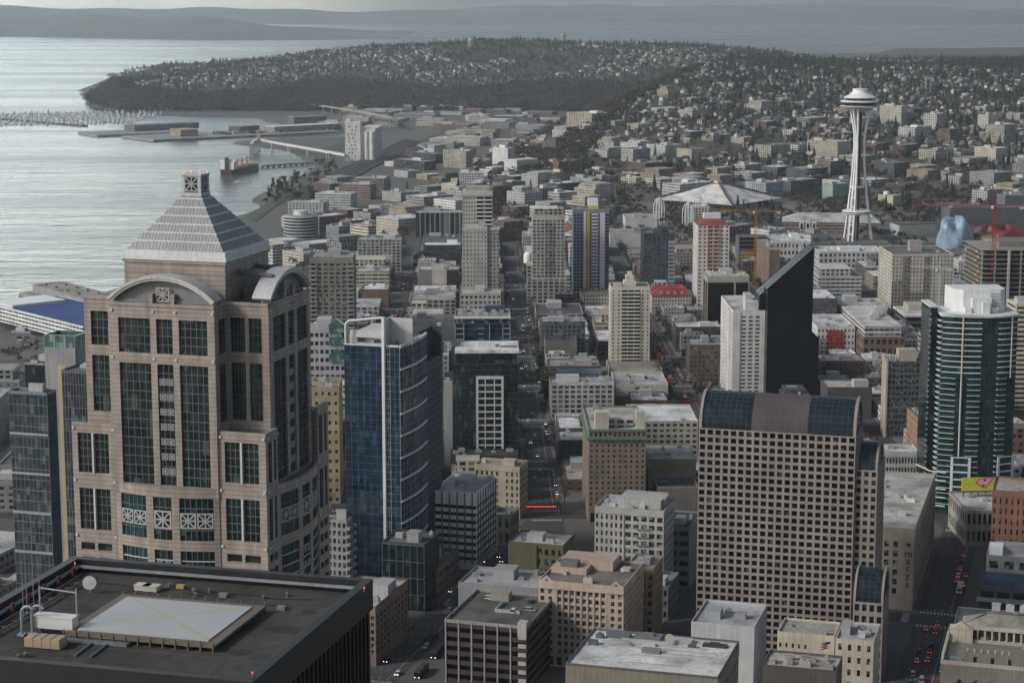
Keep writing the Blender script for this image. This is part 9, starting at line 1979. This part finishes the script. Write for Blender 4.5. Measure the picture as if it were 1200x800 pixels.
def scatter(name, templates, pts, mats, scale, seed, kind='stuff'):
    """many small copies joined into one mesh: templates are lists of (verts, faces, material)"""
    r_ = np.random.RandomState(seed); VV, FF, MM, off = [], [], [], 0; idx = r_.randint(0, len(templates), len(pts)); P = np.array(pts)
    for t, (tv, tf, tm) in enumerate(templates):
        Q = P[idx == t]; n = len(Q)
        if not n: continue
        A = r_.uniform(0, 2*pi, n) if scale[2] else np.full(n, -NG)+r_.choice([0, pi/2], n); S_ = r_.uniform(scale[0], scale[1], n); tv = np.array(tv)
        x = (tv[None, :, 0]*np.cos(A)[:, None]-tv[None, :, 1]*np.sin(A)[:, None])*S_[:, None]+Q[:, 0:1]; y = (tv[None, :, 0]*np.sin(A)[:, None]+tv[None, :, 1]*np.cos(A)[:, None])*S_[:, None]+Q[:, 1:2]; z = tv[None, :, 2]*(S_*r_.uniform(.85, 1.2, n))[:, None]+Q[:, 2:3]
        VV.append(np.stack([x, y, z], -1).reshape(-1, 3)); f = np.array(tf, int)
        FF.append((f[None]+(np.arange(n)*len(tv))[:, None, None]).reshape(-1, f.shape[1])+off); MM.append(np.tile(np.array(tm), n)); off += n*len(tv)
    V, F, M = np.concatenate(VV).astype(np.float32), np.concatenate(FF).astype(np.int32), np.concatenate(MM).astype(np.int32)
    me = bpy.data.meshes.new(name); me.vertices.add(len(V)); me.vertices.foreach_set('co', V.ravel()); me.loops.add(F.size); me.loops.foreach_set('vertex_index', F.ravel()); me.polygons.add(len(F)); k = F.shape[1]
    me.polygons.foreach_set('loop_start', np.arange(0, F.size, k)); me.polygons.foreach_set('loop_total', np.full(len(F), k)); me.polygons.foreach_set('material_index', M)
    for mm in mats: me.materials.append(MATS[mm])
    me.update(calc_edges=True); o = put(me, name); struct(o, kind); return o
def leafm2(name, stops):
    m, nt, b = newmat(name); g = N(nt, "ShaderNodeNewGeometry"); nt.links.new(rampnode(nt, g.outputs['Random Per Island'], stops), b.inputs['Base Color']); b.inputs['Roughness'].default_value = .9
    nt.nodes['Color Ramp'].color_ramp.interpolation = 'CONSTANT'
leafm2('hill_wall', [(0, (.55, .55, .54)), (.2, (.40, .38, .34)), (.42, (.25, .26, .27)), (.7, (.16, .125, .10))]); leafm2('hill_roof', [(0, (.15, .15, .155)), (.4, (.07, .07, .075)), (.7, (.15, .11, .09)), (.88, (.36, .35, .34))])
def house_tpl(s):
    r_ = random.Random(s); w, d, h, k = r_.uniform(8, 12)/2, r_.uniform(9, 14)/2, r_.uniform(5, 8), r_.uniform(2.2, 3.4)
    V = [(-w, -d, -5), (w, -d, -5), (w, d, -5), (-w, d, -5), (-w, -d, h), (w, -d, h), (w, d, h), (-w, d, h), (0, -d, h+k), (0, d, h+k)]; V += [(-w-.5, -d-.5, h-.2), (0, -d-.5, h+k+.1), (0, d+.5, h+k+.1), (-w-.5, d+.5, h-.2), (w+.5, -d-.5, h-.2), (w+.5, d+.5, h-.2)]
    return V, [(0, 1, 5, 4), (1, 2, 6, 5), (2, 3, 7, 6), (3, 0, 4, 7), (4, 5, 8, 8), (6, 7, 9, 9), (10, 11, 12, 13), (11, 14, 15, 12)], [0, 0, 0, 0, 0, 0, 1, 1]
HT = [house_tpl(s) for s in range(5)]
for i in range(len(HT)):                                  # triangles as quads are not allowed to repeat a corner: split ends at the ridge
    V, F, M = HT[i]; V = list(V) + [((V[5][0]+V[8][0])/2, V[5][1], (V[5][2]+V[8][2])/2), ((V[7][0]+V[9][0])/2, V[7][1], (V[7][2]+V[9][2])/2)]; F = [list(f) for f in F]; F[4] = [4, 5, 16, 8]; F[5] = [6, 7, 17, 9]; HT[i] = (V, F, M)
keep = [p for p in mx_h if (smn(p[0]*1.7, p[1]*1.7) > -.25) and 6 < p[2] < 92 + 14*smn(p[0], p[1]) and rM.random() < .8]
o = scatter('hillside_houses', HT, far_h + keep, ['hill_wall', 'hill_roof'], (.6, 1.0, 0), 4); tag(o, 'rows of small pale houses spread over the far wooded hills', 'houses')
def tree_tpl(kind, s):
    r_ = random.Random(s); V, F = [], []
    if kind == 'conifer':
        for k in range(5):
            t = k/5; R_ = 3.2*(1-t)+.4; z = 1.5+t*13
            for i in range(5):
                A = 2*pi*(i+r_.random()*.8)/5+k; rr_ = R_*r_.uniform(.7, 1.2); i0 = len(V); V += [(0, 0, z+4.2), (cos(A-.55)*rr_, sin(A-.55)*rr_, z-.4), (cos(A)*rr_*1.15, sin(A)*rr_*1.15, z-r_.random()), (cos(A+.55)*rr_, sin(A+.55)*rr_, z-.2)]; F.append((i0, i0+1, i0+2, i0+3))
    else:
        for c in range(6):
            cx, cy, cz, cr = r_.gauss(0, 2.4), r_.gauss(0, 2.4), 6+r_.gauss(0, 1.6), r_.uniform(1.6, 2.8)
            for i in range(6):
                d_ = Vector((r_.gauss(0, 1), r_.gauss(0, 1), r_.gauss(.3, .8))).normalized(); p = Vector((cx, cy, cz))+d_*cr; a = d_.orthogonal().normalized()*r_.uniform(.8, 1.7); b_ = d_.cross(a).normalized()*r_.uniform(.8, 1.7); i0 = len(V); V += [tuple(p-a), tuple(p-b_*.9), tuple(p+a*.8), tuple(p+b_)]; F.append((i0, i0+1, i0+2, i0+3))
    return V, F, [0]*len(F)
def hmat(name, stops):
    m, nt, b = newmat(name); g = N(nt, "ShaderNodeNewGeometry"); c = rampnode(nt, g.outputs['Random Per Island'], stops); c = mul(nt, c, rampnode(nt, noise(nt, .012, 4), [(.3, .7), (.7, 1.3)])); nt.links.new(c, b.inputs['Base Color']); b.inputs['Roughness'].default_value = .95
hmat('wood_dark', [(0, (.012, .020, .015)), (.6, (.022, .032, .022)), (1, (.04, .05, .032))]); hmat('wood_bare', [(0, (.032, .026, .022)), (.6, (.055, .044, .036)), (1, (.085, .068, .052))])
CT = [tree_tpl('conifer', s) for s in range(5)]; BTt = [tree_tpl('bare', s) for s in range(6)]
hs = np.array([(p[0], p[1]) for p in hp_ + keep])
HG = {}
for x, y in hs: HG.setdefault((int(x//22), int(y//22)), []).append((x, y))
def clear(X, Y, r=4.6):
    ok = np.ones(len(X), bool)
    for i, (x, y) in enumerate(zip(X, Y)):
        gx, gy = int(x//22), int(y//22)
        for a in (-1, 0, 1):
            for b_ in (-1, 0, 1):
                if any((x-p[0])**2+(y-4-p[1])**2 < r*r for p in HG.get((gx+a, gy+b_), ())): ok[i] = False
    return ok
X, Y, Z = hillpt(40000, -1330, 2300, 2980, 7400, lambda X, Y, Z: (Z > 4), 1)
xw = -110+(Y-3600)*.17; slope = (X-xw < 270+.08*np.maximum(Y-3600, 0)) & (Y < 5200) & (X-xw > -60)
occ = np.array([inside_occ(x, y, 4) if y < 4100 else False for x, y in zip(X, Y)])
mid = (Y < 3500) & ~slope
keepm = ~occ & clear(X, Y) & (~mid | (nrs.rand(len(X)) < .55)); X, Y, Z, slope = X[keepm], Y[keepm], Z[keepm], slope[keepm]
con = (nrs.rand(len(X)) < np.where(Y > 4300, .38, .36)) & ~slope
P = np.stack([X, Y, Z], -1)
near_c = [tuple(p) for p in P[con] if p[1] < 3900 and rnd.random() < .3][:110]
for p in near_c: tree('conifer', p[0], p[1], rnd.uniform(1.0, 1.9), 'dark conifer among the houses on the hillside', 'hillside conifers', p[2])
nb_ = [tuple(p) for p in P[~con & ~slope] if p[1] < 3600][:60]
for p in nb_: tree('bare', p[0], p[1], rnd.uniform(1.0, 1.6), 'bare brown tree among the houses on the hillside', 'hillside bare trees', p[2])
scatter('hill_woods_conifer', CT, [p for p in P[con]], ['wood_dark'], (.6, 1.35, 1), 6); scatter('hill_woods_bare', BTt, [p for p in P[~con]], ['wood_bare'], (.7, 1.25, 1), 7)
X, Y, Z = hillpt(9000, -200, 420, 3000, 5200, lambda X, Y, Z: (Z > -24) & (X-(-110+(Y-3600)*.17) < 290+.08*np.maximum(Y-3600, 0)) & (Y > 3050), 12)
scatter('slope_woods', BTt, np.stack([X, Y, Z], -1), ['wood_bare'], (.9, 1.6, 1), 8)
X, Y, Z = hillpt(20000, -1300, 1000, 5200, 5900, lambda X, Y, Z: (Z > -30.3) & (Z < 6+8*np.sin(X*.01)), 13)
scatter('bluff_woods', BTt + CT[:2] if False else BTt, np.stack([X, Y, Z], -1), ['wood_bare'], (1.1, 1.9, 1), 9)
X, Y, Z = hillpt(2600, -500, 700, 2300, 3100, lambda X, Y, Z: (Z > -30), 14); okk = np.array([not inside_occ(x, y, 4) for x, y in zip(X, Y)]) & (X > -60)
scatter('town_trees', BTt, np.stack([X, Y, Z], -1)[okk], ['wood_bare'], (.7, 1.2, 1), 10)
tp = []
for k in range(-4, 9):
    for s_ in (-1, 1):
        for y in np.arange(1090, 2750, 9.5):
            if k in (0,) and y < 2300: continue
            yy = y+rM.uniform(-2, 2)
            if rM.random() < .62 and min(abs(yy-c) for c in CROSS) > 10: tp.append((ave_x(k, yy)+s_*11.5, yy))
for c in CROSS[1:]:
    for s_ in (-1, 1):
        for x in np.arange(-500, 950, 10):
            if rM.random() < .4 and min(abs(x-ave_x(k, c)) for k in range(-5, 10)) > 12: tp.append((x+rM.uniform(-2, 2), c+s_*9))
tp = [(x, y, max(tz(x, y), -31)) for x, y in tp if inview(x, y, 0, 0) and not inside_occ(x, y, 1.5) and tz(x, y) > -28]
o = scatter('street_tree_rows', BTt, tp, ['wood_bare'], (.6, 1.0, 1), 15); tag(o, 'bare street trees lining the side streets between the blocks', 'trees')
x, y = gp(634, 606); sg = thing('light_gantry', 'glowing red light bar on a gantry across the central avenue', 'gantry', (x, y, 0), 0); MB().box(-8, 8, -.1, .1, 5.75, 6.1).build('light_bar', 'lamp_red', sg)
for s in (-9.4, 9.4): MB().tube((s, 0, 0), (s, 0, 6.2), .15, 6).build('post', 'metal', sg, (.2, .2, .2))
for k in (0, 1):
    for j in (0, 1, 2, 3, 4):
        for s in (-1, 1):
            x, y = ave_x(k, CROSS[j])+s*10.2, CROSS[j]+8.4; t = thing('traffic_light', f'traffic light on the {"left" if s < 0 else "right"} kerb at {ORN[j]} crossing of ' + ('the central avenue' if k == 0 else 'the busy avenue'), 'traffic light', (x, y, PAV_Z), 0, 'traffic lights'); MB().tube((0, 0, 0), (0, 0, 6), .1, 6).tube((0, 0, 5.8), (-s*5, 0, 6), .07, 5).build('pole', 'metal', t, (.16, .17, .17)); MB().box(-s*5-.2, -s*5+.2, -.2, .2, 5.2, 6.3).build('signal_head', 'sign_dark', t); MB().tube((-s*5, -.21, 6.0), (-s*5, -.26, 6.0), .16, 8).build('red_lens', 'lamp_red', t)
for k, nm in ((0, 'the central avenue'),):
    for i, y in enumerate(np.arange(1090, 1800, 58)):
        for s in (-1, 1):
            t = thing('street_lamp', f'{ORN[i]} grey street lamp from the near end on the {"left" if s < 0 else "right"} kerb of {nm}', 'street lamp', (ave_x(k, y)+s*9.9, y, PAV_Z), 0, 'street lamps'); MB().tube((0, 0, 0), (0, 0, 9), .1, 6, .07).tube((0, 0, 8.9), (-s*2.2, 0, 9.3), .05, 5).build('pole', 'metal', t, (.22, .23, .23)); MB().box(-s*2.2-.35, -s*2.2+.35, -.14, .14, 9.2, 9.36).build('lamp_head', 'metal', t, (.3, .3, .3))
# ---- the air between here and the far shore
hzm = bpy.data.materials.new('haze'); hzm.use_nodes = True; MATS['haze'] = hzm
nt = hzm.node_tree
for n in list(nt.nodes):
    if n.type == 'BSDF_PRINCIPLED': nt.nodes.remove(n)
pv = nt.nodes.new("ShaderNodeVolumePrincipled"); pv.inputs['Color'].default_value = (0.86, 0.93, 1.0, 1); pv.inputs['Density'].default_value = HAZE
pv.inputs['Anisotropy'].default_value = 0.6
nt.links.new(pv.outputs[0], [n for n in nt.nodes if n.type == 'OUTPUT_MATERIAL'][0].inputs['Volume'])
struct(MB().box(-26200, 26200, -580, 25900, -47.5, 300).build('haze', 'haze'), 'stuff')
